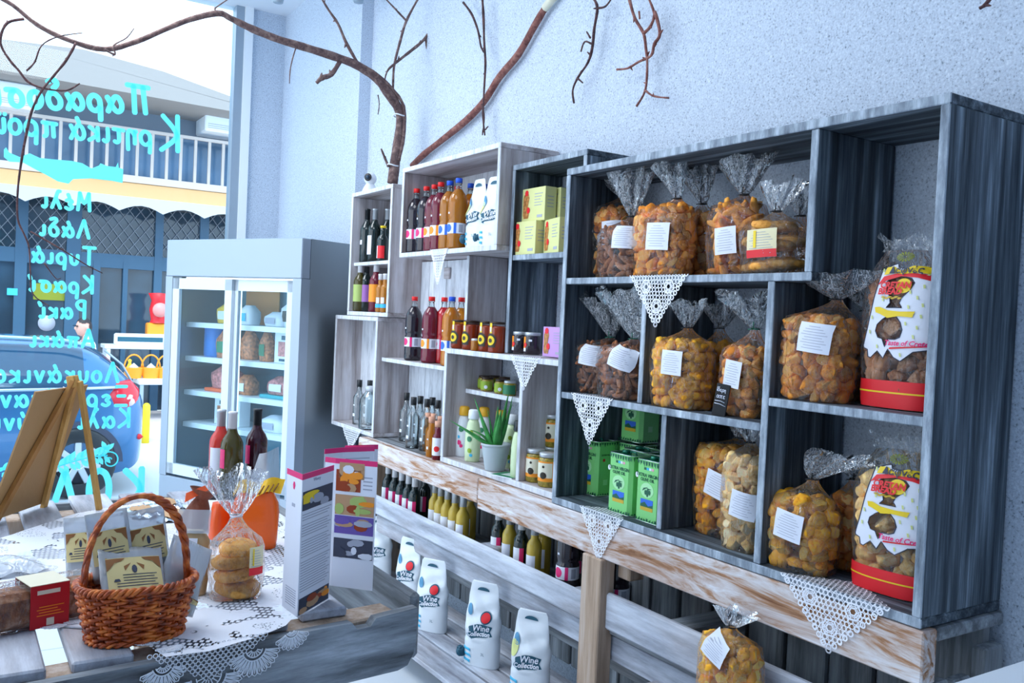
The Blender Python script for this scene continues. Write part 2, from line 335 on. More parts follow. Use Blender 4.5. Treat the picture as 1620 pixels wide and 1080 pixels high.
def smooth(pts, k=4):
    """Catmull-Rom through the points"""
    P = [Vector(p) for p in pts]; o = []
    for i in range(len(P)-1):
        a, b, c, d = P[max(i-1,0)], P[i], P[i+1], P[min(i+2,len(P)-1)]
        for j in range(k):
            t = j/k; o.append(0.5*((2*b)+(c-a)*t+(2*a-5*b+4*c-d)*t*t+(3*b-a-3*c+d)*t**3))
    o.append(P[-1]); return o
OO = [(0.36*(0.5+0.5*math.cos(PI/2+k*PI/5))+0.03, 0.27*(1+math.sin(PI/2+k*PI/5))) for k in range(11)]
GL = {'α':[[(.5,.52),(.34,.18),(.2,.01),(.06,.08),(.03,.28),(.12,.5),(.25,.52),(.38,.28),(.5,.0)]],'ρ':[[(.08,-.32),(.06,.3),(.15,.5),(.3,.53),(.42,.35),(.38,.1),(.22,.0),(.08,.12)]],
 'δ':[[(.40,.90),(.2,.98),(.12,.84),(.3,.6),(.42,.35),(.36,.08),(.2,0),(.06,.1),(.05,.32),(.18,.5),(.32,.52)]],'ο':[OO],'σ':[[(.52,.54),(.2,.53),(.05,.35),(.06,.1),(.2,0),(.36,.1),(.38,.35),(.28,.53)]],
 'ι':[[(.06,.53),(.05,.12),(.13,.0),(.22,.06)]],'κ':[[(.06,.53),(.05,0)],[(.36,.53),(.08,.25),(.38,0)]],'Κ':[[(.06,1),(.05,0)],[(.46,.97),(.08,.45),(.50,0)]],'η':[[(.02,.48),(.08,.5),(.08,0)],[(.08,.33),(.22,.52),(.34,.42),(.34,-.25)]],
 'τ':[[(0,.5),(.4,.53)],[(.2,.52),(.19,.1),(.27,0),(.36,.05)]],'π':[[(0,.5),(.5,.53)],[(.13,.51),(.11,0)],[(.36,.52),(.36,.08),(.45,0)]],'Π':[[(0,.93),(.75,1)],[(.2,.95),(.17,0)],[(.52,.98),(.54,0)]],
 'Μ':[[(.04,0),(.1,1)],[(.1,1),(.32,.4),(.55,1)],[(.55,1),(.62,0)]],'ε':[[(.36,.47),(.2,.54),(.07,.43),(.2,.29),(.05,.14),(.2,0),(.38,.08)]],'λ':[[(.06,.95),(.17,.92),(.30,.45),(.44,0)],[(.25,.55),(.03,0)]],'Λ':[[(.02,0),(.28,1)],[(.28,1),(.56,0)]],
 'Τ':[[(0,1),(.6,1)],[(.3,1),(.3,0)]],'υ':[[(.04,.53),(.06,.15),(.18,0),(.34,.12),(.38,.53)]],'Ρ':[[(.06,0),(.06,1)],[(.06,1),(.3,1),(.44,.8),(.3,.55),(.06,.5)]],'Α':[[(0,0),(.28,1)],[(.28,1),(.56,0)],[(.1,.35),(.45,.35)]],
 'ν':[[(.03,.53),(.18,0)],[(.18,0),(.36,.53)]],'Ξ':[[(.02,1),(.5,1)],[(.08,.5),(.42,.5)],[(0,0),(.52,0)]],'γ':[[(.02,.53),(.2,0),(.16,-.3)],[(.38,.53),(.2,0)]],'Ο':[[(a*1.3,b*1.85) for a,b in OO]],'Ι':[[(.08,1),(.08,0)]]}
for a, b in zip('άίόύήέ','αιουηε'): GL[a] = GL[b]+[[(.20,.64),(.28,.84)]]
GL['ϊ'] = GL['ι']+[[(.0,.7),(.03,.71)],[(.18,.7),(.21,.71)]]
def brush(m, body, size, M, wd=0.011, gap=0.13, sz=1.0):
    """brush-painted Greek writing: flat strokes in the local XZ plane"""
    x = 0.0; lay = 0
    for ch in body:
        if ch == ' ': x += 0.35; continue
        g = GL[ch]; w_ = max(p[0] for s_ in g for p in s_)
        for s_ in g:
            pts = smooth([Vector(((x+p[0])*size, 0, p[1]*size*sz)) for p in s_], 5 if len(s_) > 2 else 1); lay += 1
            d0 = (pts[1]-pts[0]).normalized(); d1 = (pts[-1]-pts[-2]).normalized(); pts = [pts[0]-d0*wd*0.7]+pts+[pts[-1]+d1*wd*0.7]; N = len(pts); vs = []
            for i, p in enumerate(pts):
                t = (pts[min(i+1, N-1)]-pts[max(i-1, 0)]).normalized(); h_ = wd*(0.55 if i in (0, N-1) else 1.0)
                vs += [p+Vector((-t.z, 0, t.x))*h_+Vector((0, -0.04*wd*lay-0.003*wd*i, 0)), p-Vector((-t.z, 0, t.x))*h_+Vector((0, -0.04*wd*lay-0.003*wd*i, 0))]
            m.add(vs, [(2*i, 2*i+1, 2*i+3, 2*i+2) for i in range(N-1)], 0, False, M)
        x += w_+gap
# ------------------------------------------------------------------ the room
WX = 2.185
def plaster():
    m, nt, b = new_mat('speckled_plaster'); L = nt.links.new
    t = node(nt, 'TexCoord'); n = node(nt, 'TexNoise', Scale=170.0, Detail=3.0, Roughness=0.6); L(t.outputs['Object'], n.inputs['Vector'])
    r = ramp(nt, [(0.28,(0.13,0.18,0.25)),(0.40,(0.50,0.58,0.69)),(0.58,(0.60,0.69,0.81)),(0.72,(0.76,0.84,0.93))], n.outputs['Fac']); L(r.outputs[0], b.inputs['Base Color'])
    b.inputs['Roughness'].default_value = 0.8; bp = node(nt, 'Bump', Strength=0.5, Distance=0.003); L(n.outputs['Fac'], bp.inputs['Height']); L(bp.outputs[0], b.inputs['Normal'])
    return m
MT['plaster'] = plaster()
MT['ceil'] = plain('white_ceiling', (0.80,0.84,0.90), 0.8)
def tiles():
    m, nt, b = new_mat('pale_floor_tiles'); L = nt.links.new
    t = node(nt, 'TexCoord'); br = node(nt, 'TexBrick', Scale=1.0); br.offset = 0.0; L(t.outputs['Object'], br.inputs['Vector'])
    br.inputs['Color1'].default_value = (0.78,0.83,0.88,1); br.inputs['Color2'].default_value = (0.74,0.80,0.86,1); br.inputs['Mortar'].default_value = (0.55,0.60,0.66,1)
    br.inputs['Mortar Size'].default_value = 0.006; br.inputs['Brick Width'].default_value = 0.6; br.inputs['Row Height'].default_value = 0.6
    L(br.outputs[0], b.inputs['Base Color']); b.inputs['Roughness'].default_value = 0.3; return m
MT['tiles'] = tiles()
def struct(name, bm, mats, **k): return bm.build(name, mats, kind='structure', **k)
struct('floor', MB().box(-3.2, 2.4, -1.6, 6.8, -0.1, 0.0), MT['tiles'])
struct('ceiling', MB().box(-3.2, 2.4, -1.6, 6.8, 3.7, 3.8), MT['ceil'])
struct('wall_right', MB().box(WX, 2.4, -1.6, 5.17, 0, 3.7), MT['plaster'])
struct('wall_corner', MB().box(2.11, 2.4, 5.17, 6.8, 0, 3.7), MT['plaster'])
struct('wall_rear', MB().box(-3.2, 2.4, -1.7, -1.6, 0, 3.7), MT['plaster'])
struct('wall_left', MB().box(-3.3, -3.2, -1.6, 1.2, 0, 3.7), MT['plaster'])  # unseen wall piece, added and sized to cut light on camera-facing sides
struct('wall_back', MB().box(1.86, 2.11, 6.66, 6.8, 0, 3.7), MT['plaster'])
# shop window
MT['frame'] = plain('grey_aluminium', (0.34,0.42,0.50), 0.4, metal=0.3)
MT['framew'] = plain('white_aluminium', (0.88,0.93,0.97), 0.35)
win = thing('window_1', None, None, (0, 6.7, 0), kind='structure')
MB().box(1.74, 1.80, -0.05, 0.05, 0, 3.7).build('frame_post', MT['frame'], win)
MB().box(1.80, 1.86, -0.07, 0.03, 0, 3.7).build('frame_strip', MT['framew'], win)
MB().box(-3.2, 1.74, -0.04, 0.04, 0, 0.05).build('frame_sill', MT['frame'], win)
MB().box(-3.2, 1.74, -0.004, 0.004, 0.05, 3.7).build('glass_pane', MT['pane'], win)
def paintmat():
    m, nt, b = new_mat('turquoise_window_paint'); L = nt.links.new; out = nt.nodes['Material Output']
    b.inputs['Base Color'].default_value = (0.22,0.90,0.92,1); b.inputs['Roughness'].default_value = 0.6; tl = node(nt, 'BsdfTranslucent'); tl.inputs[0].default_value = (0.20,0.95,1.0,1)
    ms = node(nt, 'MixShader'); ms.inputs[0].default_value = 0.6; L(b.outputs[0], ms.inputs[1]); L(tl.outputs[0], ms.inputs[2]); L(ms.outputs[0], out.inputs['Surface']); return m
MT['paint'] = paintmat()
def wp(px, py): p = at(px, py, y=6.69); return p
LET = MB()
def script_line(body, px, py, size, slope=0.0, wd=0.011, sz=1.0, gap=0.13):
    p = wp(px, py); brush(LET, body, size, T(p.x, -0.012, p.z) @ RZ(PI) @ RY(slope), wd, gap, sz)
script_line('Παραδοσιακά', 238, 180, 0.19, 0.10, 0.018, 1.0, 0.19); script_line('Κ', 284, 240, 0.25, 0.03, 0.017); script_line('ρητικά προϊόντα', 240, 230, 0.170, 0.05, 0.014, 1.0, 0.15)
for s_, x_, y_, z_ in (('Μέλι',143,334,0.125),('Λάδι',141,377,0.125),('Τυριά',150,420,0.125),('Κρασί',147,464,0.125),('Ρακί',135,504,0.125),('Απάκι',148,549,0.125),('Λουκάνικα',187,604,0.140),('Ξεροτήγανα',200,641,0.140),('Καλιτσούνια',205,675,0.140)):
    script_line(s_, x_, y_, z_, 0.0, 0.012, 0.95, 0.22)
script_line('ΚΟΛΠΙΙ', 226, 800, 0.27, 0.0, 0.022, 1.0, 0.30)
LET.build('lettering', MT['paint'], win)
isl = [(25,650),(40,636),(60,670),(130,700),(195,675),(260,705),(350,715),(470,725),(540,740),(600,775),(650,755),(660,740),(700,758),(760,765),(775,735),(780,770),(810,780),(805,870),(730,855),(600,840),(480,845),(450,875),(380,860),(300,815),(230,780),(150,735),(60,730),(25,700)]
ip = [wp(x/4.154, 80+y/4.154) for x, y in isl]
MB().add([(p.x, -0.014, p.z) for p in ip], [tuple(range(len(ip)))]).build('island_silhouette', MT['paint'], win)
orn = MB(); LV = [0]
def leaf(px, py, ln, ang, bm=orn):
    p = wp(px, py); vs = []
    for k in range(9):
        t = k/8; wd = ln*0.22*math.sin(PI*t); vs.append((t*ln, wd))
    for k in range(7, 0, -1):
        t = k/8; vs.append((t*ln, -ln*0.22*math.sin(PI*t)))
    c, s = math.cos(ang), math.sin(ang)
    LV[0] += 1; y0 = -0.014-0.0004*LV[0]; bm.add([(p.x+x*c-y*s, y0, p.z+x*s+y*c) for x, y in vs], [tuple(range(len(vs)))])
stem = [wp(90+10*k, 738-9*math.sin(k/9*2.2)-k*1.2) for k in range(9)]
orn.tube([(p.x, -0.013, p.z) for p in stem], 0.006, 5)
c0 = wp(174, 728)
orn.tube([(c0.x+(0.012+0.006*a)*math.cos(a*0.9+0.6), -0.013, c0.z+(0.012+0.006*a)*math.sin(a*0.9+0.6)) for a in [k*0.35 for k in range(28)]], 0.005, 5)
for k in range(9):
    q = 92+9*k; yy = 738-9*math.sin(k/9*2.2)-k*1.2
    leaf(q, yy, 0.085, 0.9+0.15*(k % 3)); leaf(q, yy, 0.07, -0.9-0.2*(k % 2))
leaf(168, 712, 0.075, 2.0); leaf(168, 712, 0.07, 0.8)
for k in range(4): leaf(3+6*k, 741-2*k, 0.07, 0.7); leaf(3+6*k, 741-2*k, 0.06, 3.5)
orn.build('leaf_ornament', MT['paint'], win)
for px in (440, 567):
    p = at(px, 2, y=5.0); c = thing('ceiling_spotlight', None, 'spotlight', (p.x, 5.0, p.z-0.01), group='ceiling spotlights')
    c['label'] = 'small grey spotlight at the top edge above the %s' % ('fridge corner' if px == 440 else 'dark edge of the wall corner')
    MB().lathe([(0.0,0),(0.028,0.002),(0.032,0.02),(0.030,0.09),(0.012,0.10)], 14).build('lamp_head', MT['frame'], c)
    MB().lathe([(0.006,0.09),(0.006,3.7-p.z+0.01)], 8).build('rod', MT['frame'], c)
# ------------------------------------------------------------------ shelf boxes on the wall
TH = 0.024
def unit(name, label, loc):
    t = thing(name, label, 'shelf unit', loc, group='white-washed wooden shelf boxes'); t['o'] = list(loc); return t
def board(t, name, x0, x1, y0, y1, z0, z1, grain, tone, **k):
    o = t['o']; return MB().box(x0-o[0], x1-o[0], y0-o[1], y1-o[1], z0-o[2], z1-o[2], 0, None, 0.0022, front=[('-x', 1)]).build(name, [MT[tone+'_'+grain], MT['edge_pale' if tone == 'pale' else 'edge']], t, **k)
BT = 0.846    # top of the counter
DX, DB = 1.855, WX-0.006
# large right-hand unit
D = unit('shelf_unit', 'large blue-grey wooden shelf unit with the bread bags at the right', (1.855, 1.151, BT+0.002))
D0, D1, Z0, Z1 = 1.151, 2.588, BT+0.002, 2.044
board(D, 'side_panel', DX, DB, D0, D0+TH, Z0+TH, Z1-TH, 'z', 'dark'); board(D, 'side_panel', DX, DB, D1-TH, D1, Z0+TH, Z1-TH, 'z', 'dark')
board(D, 'top_panel', DX, DB, D0, D1, Z1-TH, Z1, 'y', 'dark'); board(D, 'bottom_panel', DX, DB, D0, D1, Z0, Z0+TH, 'y', 'dark')
S1, S2, S3, SB = 1.655, 1.250, 1.322, Z0+TH      # tops of the shelves and of the bottom panel
board(D, 'shelf', DX+0.002, DB, 1.502, D1-TH, S1-0.022, S1, 'y', 'dark'); board(D, 'divider', DX+0.004, DB, 1.504, 1.528, S1, Z1-TH, 'z', 'dark')
board(D, 'divider', DX+0.004, DB, 1.622, 1.646, SB, S1-0.022, 'z', 'dark'); board(D, 'shelf', DX+0.004, DB, 1.646, D1-TH, S2-0.022, S2, 'y', 'dark')
board(D, 'shelf', DX+0.004, DB, D0+TH, 1.622, S3-0.022, S3, 'y', 'dark')
board(D, 'divider', DX+0.02, DB, 2.150, 2.172, S2, S1-0.022, 'z', 'dark'); board(D, 'divider', DX+0.02, DB, 2.032, 2.054, SB, S2-0.022, 'z', 'dark')
# box of cake cartons (recessed column)
C = unit('shelf_unit', 'narrow blue-grey shelf column with yellow cartons beside the large unit', (1.945, 2.60, 1.360))
board(C, 'side_panel', 1.945, DB, 3.072, 3.094, 1.360, 2.108, 'z', 'dark'); board(C, 'side_panel', 1.945, DB, 2.592, 2.614, 1.360, 2.108, 'z', 'dark')
board(C, 'top_panel', 1.945, DB, 2.592, 3.094, 2.108, 2.130, 'y', 'dark'); board(C, 'shelf', 1.949, DB, 2.614, 3.072, 1.740, 1.762, 'y', 'dark')
# bottle box
B = unit('shelf_unit', 'pale shelf box of syrup bottles and wine pouches on top row', (1.887, 3.10, 1.779))
board(B, 'side_panel', 1.887, DB, 3.100, 3.122, 1.801, 2.197, 'z', 'pale'); board(B, 'side_panel', 1.887, DB, 4.000, 4.022, 1.801, 2.197, 'z', 'pale')
board(B, 'top_panel', 1.887, DB, 3.100, 4.022, 2.197, 2.219, 'y', 'pale'); board(B, 'bottom_panel', 1.887, DB, 3.100, 4.022, 1.779, 1.801, 'y', 'pale')
board(B, 'back_panel', 2.165, DB, 3.122, 4.000, 1.801, 2.197, 'y', 'pale')
# low box with aloe
E_ = unit('shelf_unit', 'pale shelf box holding the potted aloe, jars and lotion bottles', (1.887, 2.60, BT+0.002))
board(E_, 'side_panel', 1.887, DB, 3.482, 3.504, 0.872, 1.336, 'z', 'pale'); board(E_, 'side_panel', 1.887, DB, 2.592, 2.614, 0.872, 1.336, 'z', 'pale')
board(E_, 'top_panel', 1.887, DB, 2.592, 3.504, 1.336, 1.358, 'y', 'pale'); board(E_, 'bottom_panel', 1.887, DB, 2.592, 3.504, 0.848, 0.872, 'y', 'pale')
board(E_, 'divider', 1.893, DB, 2.868, 2.890, 0.872, 1.336, 'z', 'pale'); board(E_, 'shelf', 1.99, DB, 2.890, 3.482, 1.158, 1.178, 'y', 'pale')
# two crates at the far left
A1 = unit('shelf_unit', 'tall narrow pale crate of wine bottles at the far left', (1.905, 4.17, 1.482))
board(A1, 'side_panel', 1.905, DB, 4.170, 4.192, 1.504, 2.141, 'z', 'pale'); board(A1, 'side_panel', 1.905, DB, 4.690, 4.712, 1.504, 2.141, 'z', 'pale')
board(A1, 'top_panel', 1.905, DB, 4.170, 4.712, 2.141, 2.163, 'y', 'pale'); board(A1, 'bottom_panel', 1.905, DB, 4.170, 4.712, 1.482, 1.504, 'y', 'pale')
board(A1, 'shelf', 1.925, DB, 4.192, 4.690, 1.757, 1.776, 'y', 'pale'); board(A1, 'back_panel', 2.165, DB, 4.192, 4.690, 1.504, 2.141, 'z', 'pale')
A2 = unit('shelf_unit', 'pale crate below the wine crate holding clear raki bottles', (1.90, 4.277, BT+0.002))
board(A2, 'side_panel', 1.900, DB, 4.277, 4.299, 0.870, 1.457, 'z', 'pale'); board(A2, 'side_panel', 1.900, DB, 4.850, 4.872, 0.870, 1.457, 'z', 'pale')
board(A2, 'top_panel', 1.900, DB, 4.277, 4.872, 1.457, 1.479, 'y', 'pale'); board(A2, 'bottom_panel', 1.900, DB, 4.277, 4.872, 0.848, 0.870, 'y', 'pale')
board(A2, 'back_panel', 2.06, 2.08, 4.299, 4.850, 0.870, 1.457, 'z', 'pale')
st = MB().box(-0.030, 0.030, -0.0015, 0, 0, 0.085, 0).box(-0.025, 0.025, -0.0025, -0.0015, 0.005, 0.080, 1).box(-0.018, 0.018, -0.003, -0.0025, 0.05, 0.054, 0).box(-0.02, 0.016, -0.003, -0.0025, 0.014, 0.03, 0)
p = at(560, 558, x=2.058); st.build('sticker', [MT['paper'], MT['teal']], None, 'small dark square sticker with white border on the crate back', 'sticker', loc=(2.059, p.y, p.z-0.04), rotz=TOWALL)
# boards between the boxes
bp_ = thing('backing_panel', 'white-washed board panel behind the tall soda bottles', 'wood panel', (2.09, 3.52, BT)); bp_['o'] = [2.09, 3.52, BT]
yy = 3.508
for k, wd in enumerate((0.19, 0.20, 0.185, 0.19)):
    board(bp_, 'plank', 2.09, 2.112, yy, min(yy+wd-0.004, 4.27), BT, 1.776, 'z', 'pale'); yy += wd
fs = MB().box(1.93, 2.088, 3.507, 4.275, 1.250, 1.270, 0, None, 0.002, front=[('-x', 1)]).build('wall_shelf', [MT['pale_y'], MT['edge_pale']], None, 'single pale shelf board under the tall soda bottles', 'shelf')
up = MB().box(1.972, DB, 3.470, 3.492, 1.360, 1.777, 0, None, 0.002, front=[('-x', 1)]).build('upright_board', [MT['pale_z'], MT['edge_pale']], None, 'pale upright board behind the honey jars under the syrup box', 'board')
p = at(708, 432, x=2.085); MB().box(2.078, 2.0895, p.y-0.028, p.y+0.028, p.z-0.028, p.z+0.028, 0, None, 0.003).build('wall_plate', MT['pale_y'], None, 'small square pale cover plate on the board panel', 'plate')
# ------------------------------------------------------------------ counter of reclaimed pallets
PR = thing('pallet_counter', 'long counter of white-washed pallet boards carrying the shelf boxes', 'counter', (1.85, 1.14, 0)); PR['o'] = [1.85, 1.14, 0]
def pb(name, x0, x1, y0, y1, z0, z1, mat, parent=PR, bev=0.004):
    o = parent['o']; return MB().box(x0-o[0], x1-o[0], y0-o[1], y1-o[1], z0-o[2], z1-o[2], 0, None, bev).build(name, MT[mat], parent)
pb('front_beam', 1.850, 1.905, 1.140, 3.100, 0.722, 0.8455, 'beam'); pb('front_beam', 1.850, 1.905, 3.104, 4.345, 0.742, 0.8455, 'beam')
pb('counter_top', 1.905, 2.18, 1.140, 4.345, 0.815, 0.8455, 'old_y')
pb('post', 1.838, 1.900, 2.268, 2.372, 0.0, 0.722, 'post')
pb('bracket', 1.905, 1.97, 2.20, 2.262, 0.66, 0.722, 'post')
pb('rail', 1.862, 1.890, 2.372, 4.20, 0.478, 0.575, 'rail', bev=0.012); pb('rail', 1.862, 1.888, 1.40, 2.268, 0.490, 0.612, 'rail', bev=0.008)
pb('bottle_ledge', 1.885, 2.13, 2.372, 4.30, 0.470, 0.492, 'old_y'); pb('bottle_ledge', 1.885, 2.13, 1.16, 2.268, 0.470, 0.492, 'old_y')
pb('crossbar', 1.885, 2.13, 3.02, 3.12, 0.492, 0.572, 'rail'); pb('crossbar', 1.885, 2.13, 2.45, 2.50, 0.492, 0.560, 'rail'); pb('crossbar', 1.890, 2.13, 1.90, 1.99, 0.492, 0.606, 'old_x')
pb('lower_rail', 1.905, 1.93, 1.16, 4.20, 0.375, 0.462, 'rail'); pb('lower_rail', 2.08, 2.105, 1.16, 4.30, 0.24, 0.335, 'old_y')
yy = 1.16; k = 0
while yy < 4.25:
    pb('back_slat', 2.135, 2.16, yy, yy+0.135, 0.13, 0.812, 'old_z'); yy += 0.15; k += 1
pb('end_block', 1.868, 1.96, 1.140, 1.165, 0.02, 0.72, 'old_z'); pb('end_block', 1.99, 2.06, 1.145, 1.17, 0.02, 0.71, 'old_z'); pb('end_block', 2.075, 2.16, 1.125, 1.158, 0.02, 0.775, 'old_z')
pb('left_post', 1.87, 2.13, 4.30, 4.345, 0.0, 0.742, 'post')
LD = thing('pallet_deck', 'low pallet of pale blue boards on the floor carrying wine pouches', 'pallet', (1.66, 1.2, 0)); LD['o'] = [1.66, 1.2, 0]
x = 1.63
for k, wd in enumerate((0.14, 0.10, 0.10, 0.10)):
    pb('deck_board', x, x+wd-0.012, 1.2, 4.45, 0.105, 0.125, 'rail', LD, 0.003); x += wd
for y in (1.25, 2.0, 2.8, 3.6, 4.35): pb('bearer', 1.65, 2.05, y, y+0.09, 0.0, 0.104, 'old_x', LD)
pb('bag_ledge', 1.70, 1.86, 1.42, 2.0, 0.40, 0.42, 'rail', PR)
pb('bag_ledge_leg', 1.72, 1.76, 1.44, 1.48, 0.126, 0.40, 'post', PR); pb('bag_ledge_leg', 1.72, 1.76, 1.94, 1.98, 0.126, 0.40, 'post', PR)
wc = thing('white_counter', 'white counter corner at the bottom right in front of the wall', 'counter', (1.60, 0.3, 0))
MB().box(0, 0.58, 0, 0.64, 0.82, 0.85, 0, None, 0.004).build('counter_top', MT['white'], wc); MB().box(0.02, 0.56, 0.0, 0.61, 0, 0.82, 0).build('body', MT['white'], wc)
# ------------------------------------------------------------------ lace doilies
def lace(label, px, py, xf, zt, hw, drop, dep, flowers=True):
    """square doily laid over a shelf edge, one corner hanging down; xf, zt = the shelf's front face and top"""
    c = at(px, py, x=xf); yc = c.y; m = MB(); pitch = 0.0132
    def bend(u, v):
        # u to the right in the picture, v > 0 hanging
        sag = 0.0015*math.sin(u*90)
        if v <= 0: return (-v-0.003, u, 0.0032)
        return (-0.0045+sag*min(1, v*30), u, 0.0032-v)
    def ann(cu, cv, r0, r1, n=9, wob=0.0, ph=0.0):
        vs = []; 
        for k in range(n):
            a = 2*PI*k/n+ph; q = 1+wob*math.cos(6*a)
            for r in (r0, r1):
                X, U, Z = bend(cu+r*q*math.cos(a), cv+r*q*math.sin(a)); vs.append((U, X, Z))
        fs = [(2*k, 2*k+1, 2*((k+1) % n)+1, 2*((k+1) % n)) for k in range(n)]
        m.add(vs, fs)
    fl = [(0, drop*0.63), (-hw*0.42, drop*0.24), (hw*0.42, drop*0.24)] if flowers else []
    fr = drop*0.150
    j = 0; v = -dep+pitch
    r2 = random.Random(int(px))
    while v < drop:
        lim = hw*(1-v/drop) if v >= 0 else hw*(1+v/dep)
        u = -lim+(pitch*0.5 if j % 2 else 0)
        while u < lim:
            if all((u-a)**2+(v-b)**2 > (fr*0.85)**2 for a, b in fl):
                ann(u+r2.uniform(-1,1)*0.0008, v+r2.uniform(-1,1)*0.0008, pitch*0.37, pitch*0.56)
            u += pitch*1.02
        j += 1; v += pitch*0.9
    for a, b in fl:
        ann(a, b, fr*0.30, fr*0.50, 18, 0.12); ann(a, b, fr*0.55, fr*0.66, 24, 0.10); ann(a, b, fr*0.78, fr*0.98, 24, 0.06)
        for k in range(6):
            an = PI/3*k; ann(a+math.cos(an)*fr*0.72, b+math.sin(an)*fr*0.72, fr*0.10, fr*0.20, 8)
    n = int(drop/0.014)
    for k in range(n+1):
        f = k/max(1, n)
        for sg in (-1, 1): ann(sg*hw*(1-f), drop*f, 0.0045, 0.0085, 10)
    return m.build('lace_doily', MT['lace'], None, label, 'doily', 'lace doilies over the shelf edges', loc=(xf, yc, zt), rotz=TOWALL)
lace('small white lace doily hanging under the row of syrup bottles', 696, 385, 1.887, 1.801, 0.075, 0.155, 0.10, False)
lace('small white lace doily hanging beside the honey jars under the purple box', 832, 557, 1.887, 1.358, 0.095, 0.125, 0.13, False)
lace('white lace doily hanging from the top bread shelf', 1042, 440, 1.857, S1, 0.125, 0.155, 0.05)
lace('white lace doily hanging left of the green olive oil tins', 937, 622, 1.859, S2, 0.105, 0.160, 0.04)
lace('white lace doily over the wooden beam below the olive oil tins', 952, 800, 1.849, 0.872, 0.105, 0.155, 0.10)
lace('largest white lace doily over the beam under the lower right bread bags', 1318, 925, 1.849, 0.872, 0.150, 0.150, 0.12)
lace('white lace doily under the clear raki bottles at the left end', 557, 668, 1.898, 0.870, 0.14, 0.13, 0.10, False)
# ------------------------------------------------------------------ bottles and jars
def band(m, r, z0, z1, a0, a1, mi=0, n=14, off=0.0006):
    """label patch round a bottle; angle 0 looks to -Y, positive to the right"""
    vs = []
    for k in range(n+1):
        a = a0+(a1-a0)*k/n
        for z in (z0, z1): vs.append(((r+off)*math.sin(a), -(r+off)*math.cos(a), z))
    return m.add(vs, [(2*k, 2*k+2, 2*k+3, 2*k+1) for k in range(n)], mi, True)
def disc(m, r, ac, zc, rad, mi=0, off=0.0012, n=16, sx=1.0):
    vs = [((r+off)*math.sin(ac), -(r+off)*math.cos(ac), zc)]
    for q in (0.34, 0.67, 1.0):
        for k in range(n):
            t = 2*PI*k/n; a = ac+rad*q*sx*math.cos(t)/r; vs.append(((r+off)*math.sin(a), -(r+off)*math.cos(a), zc+rad*q*math.sin(t)))
    fs = [(0, 1+k, 1+(k+1) % n) for k in range(n)]+[(1+j*n+k, 1+(j+1)*n+k, 1+(j+1)*n+(k+1) % n, 1+j*n+(k+1) % n) for j in range(2) for k in range(n)]
    return m.add(vs, fs, mi, True)
def wine(name, glass, cap, labels, h=0.30, r=0.037, caplen=0.060, mats=None):
    """labels: (z0, z1, a0, a1, material)"""
    k = h/0.30; t = thing(name, None, 'bottle')
    pr = [(r*0.85,0.0),(r,0.006),(r,0.175*k),(r*0.97,0.190*k),(r*0.80,0.206*k),(r*0.52,0.222*k),(0.0155,0.236*k),(0.0142,0.250*k),(0.0142,0.296*k)]
    MB().lathe(pr, 20).build('body', MT[glass], t)
    MB().lathe([(0.0152,0.300*k-caplen),(0.0150,0.296*k-0.004),(0.0162,0.292*k),(0.0162,0.299*k),(0.014,0.301*k)], 16).build('capsule', MT[cap], t)
    for z0, z1, a0, a1, mt in labels:
        b = MB(); band(b, r, z0*k, z1*k, a0, a1); b.build('label', MT[mt], t)
    return t
def pet(name, liquid, cap, lab, stripe):
    """tall plastic bottle of syrup or wine: domed shoulder, waist, wrap-round label with a coloured disc"""
    t = thing(name, None, 'bottle'); r = 0.0435
    pr = [(r*0.75,0),(r*0.95,0.004),(r,0.012),(r,0.066),(r*0.985,0.069),(r*0.985,0.118),(r,0.121),(r*0.90,0.130),(r*0.97,0.140),(r,0.150),(r,0.205),(r*0.94,0.228),(r*0.76,0.248),(r*0.50,0.264),(0.0165,0.272)]
    MB().lathe(pr, 24).build('body', MT[liquid], t)
    MB().lathe([(0.0165,0.270),(0.0138,0.276),(0.0132,0.296),(0.0165,0.297),(0.0165,0.299),(0.0132,0.300)], 18).build('neck', MT['clear'], t)
    MB().lathe([(0.0155,0.300),(0.0158,0.318),(0.0145,0.321),(0.0,0.321)], 18).build('cap', MT[cap], t)
    l = MB(); band(l, r*0.985, 0.070, 0.117, -PI, PI, 0, 36); lb = l.build('label', MT['paper'], t)
    s = MB(); disc(s, r*0.985, -0.62, 0.094, 0.0185); band(s, r*0.985, 0.070, 0.117, 0.08, 0.36, 0, 4, 0.0012); s.build('print', MT[stripe], lb)
    g = MB(); band(g, r*0.985, 0.076, 0.111, 0.62, 1.05, 0, 4, 0.0012); g.build('barcode', MT['greyink'], lb)
    s = MB(); band(s, r, 0.158, 0.166, -0.75, -0.5, 0, 3, 0.001); s.build('price_sticker', MT['paper'], t)
    return t
def spirit(name, glass='clear', cap='black', h=0.235, r=0.036, fill=None):
    t = thing(name, None, 'bottle'); k = h/0.235
    MB().lathe([(r*0.9,0),(r,0.004),(r,0.135*k),(r*0.93,0.148*k),(r*0.62,0.162*k),(0.0145,0.174*k),(0.0135,0.205*k)], 18).build('body', MT[glass], t)
    MB().lathe([(0.0150,0.200*k),(0.0152,0.235*k),(0.0,0.2355*k)], 14).build('cap', MT[cap], t)
    b = MB(); band(b, r, 0.100*k, 0.108*k, -0.5, -0.15, 0, 3); band(b, r, 0.045*k, 0.06*k, -0.6, -0.1, 0, 3); b.build('price_sticker', MT['paper'], t)
    return t
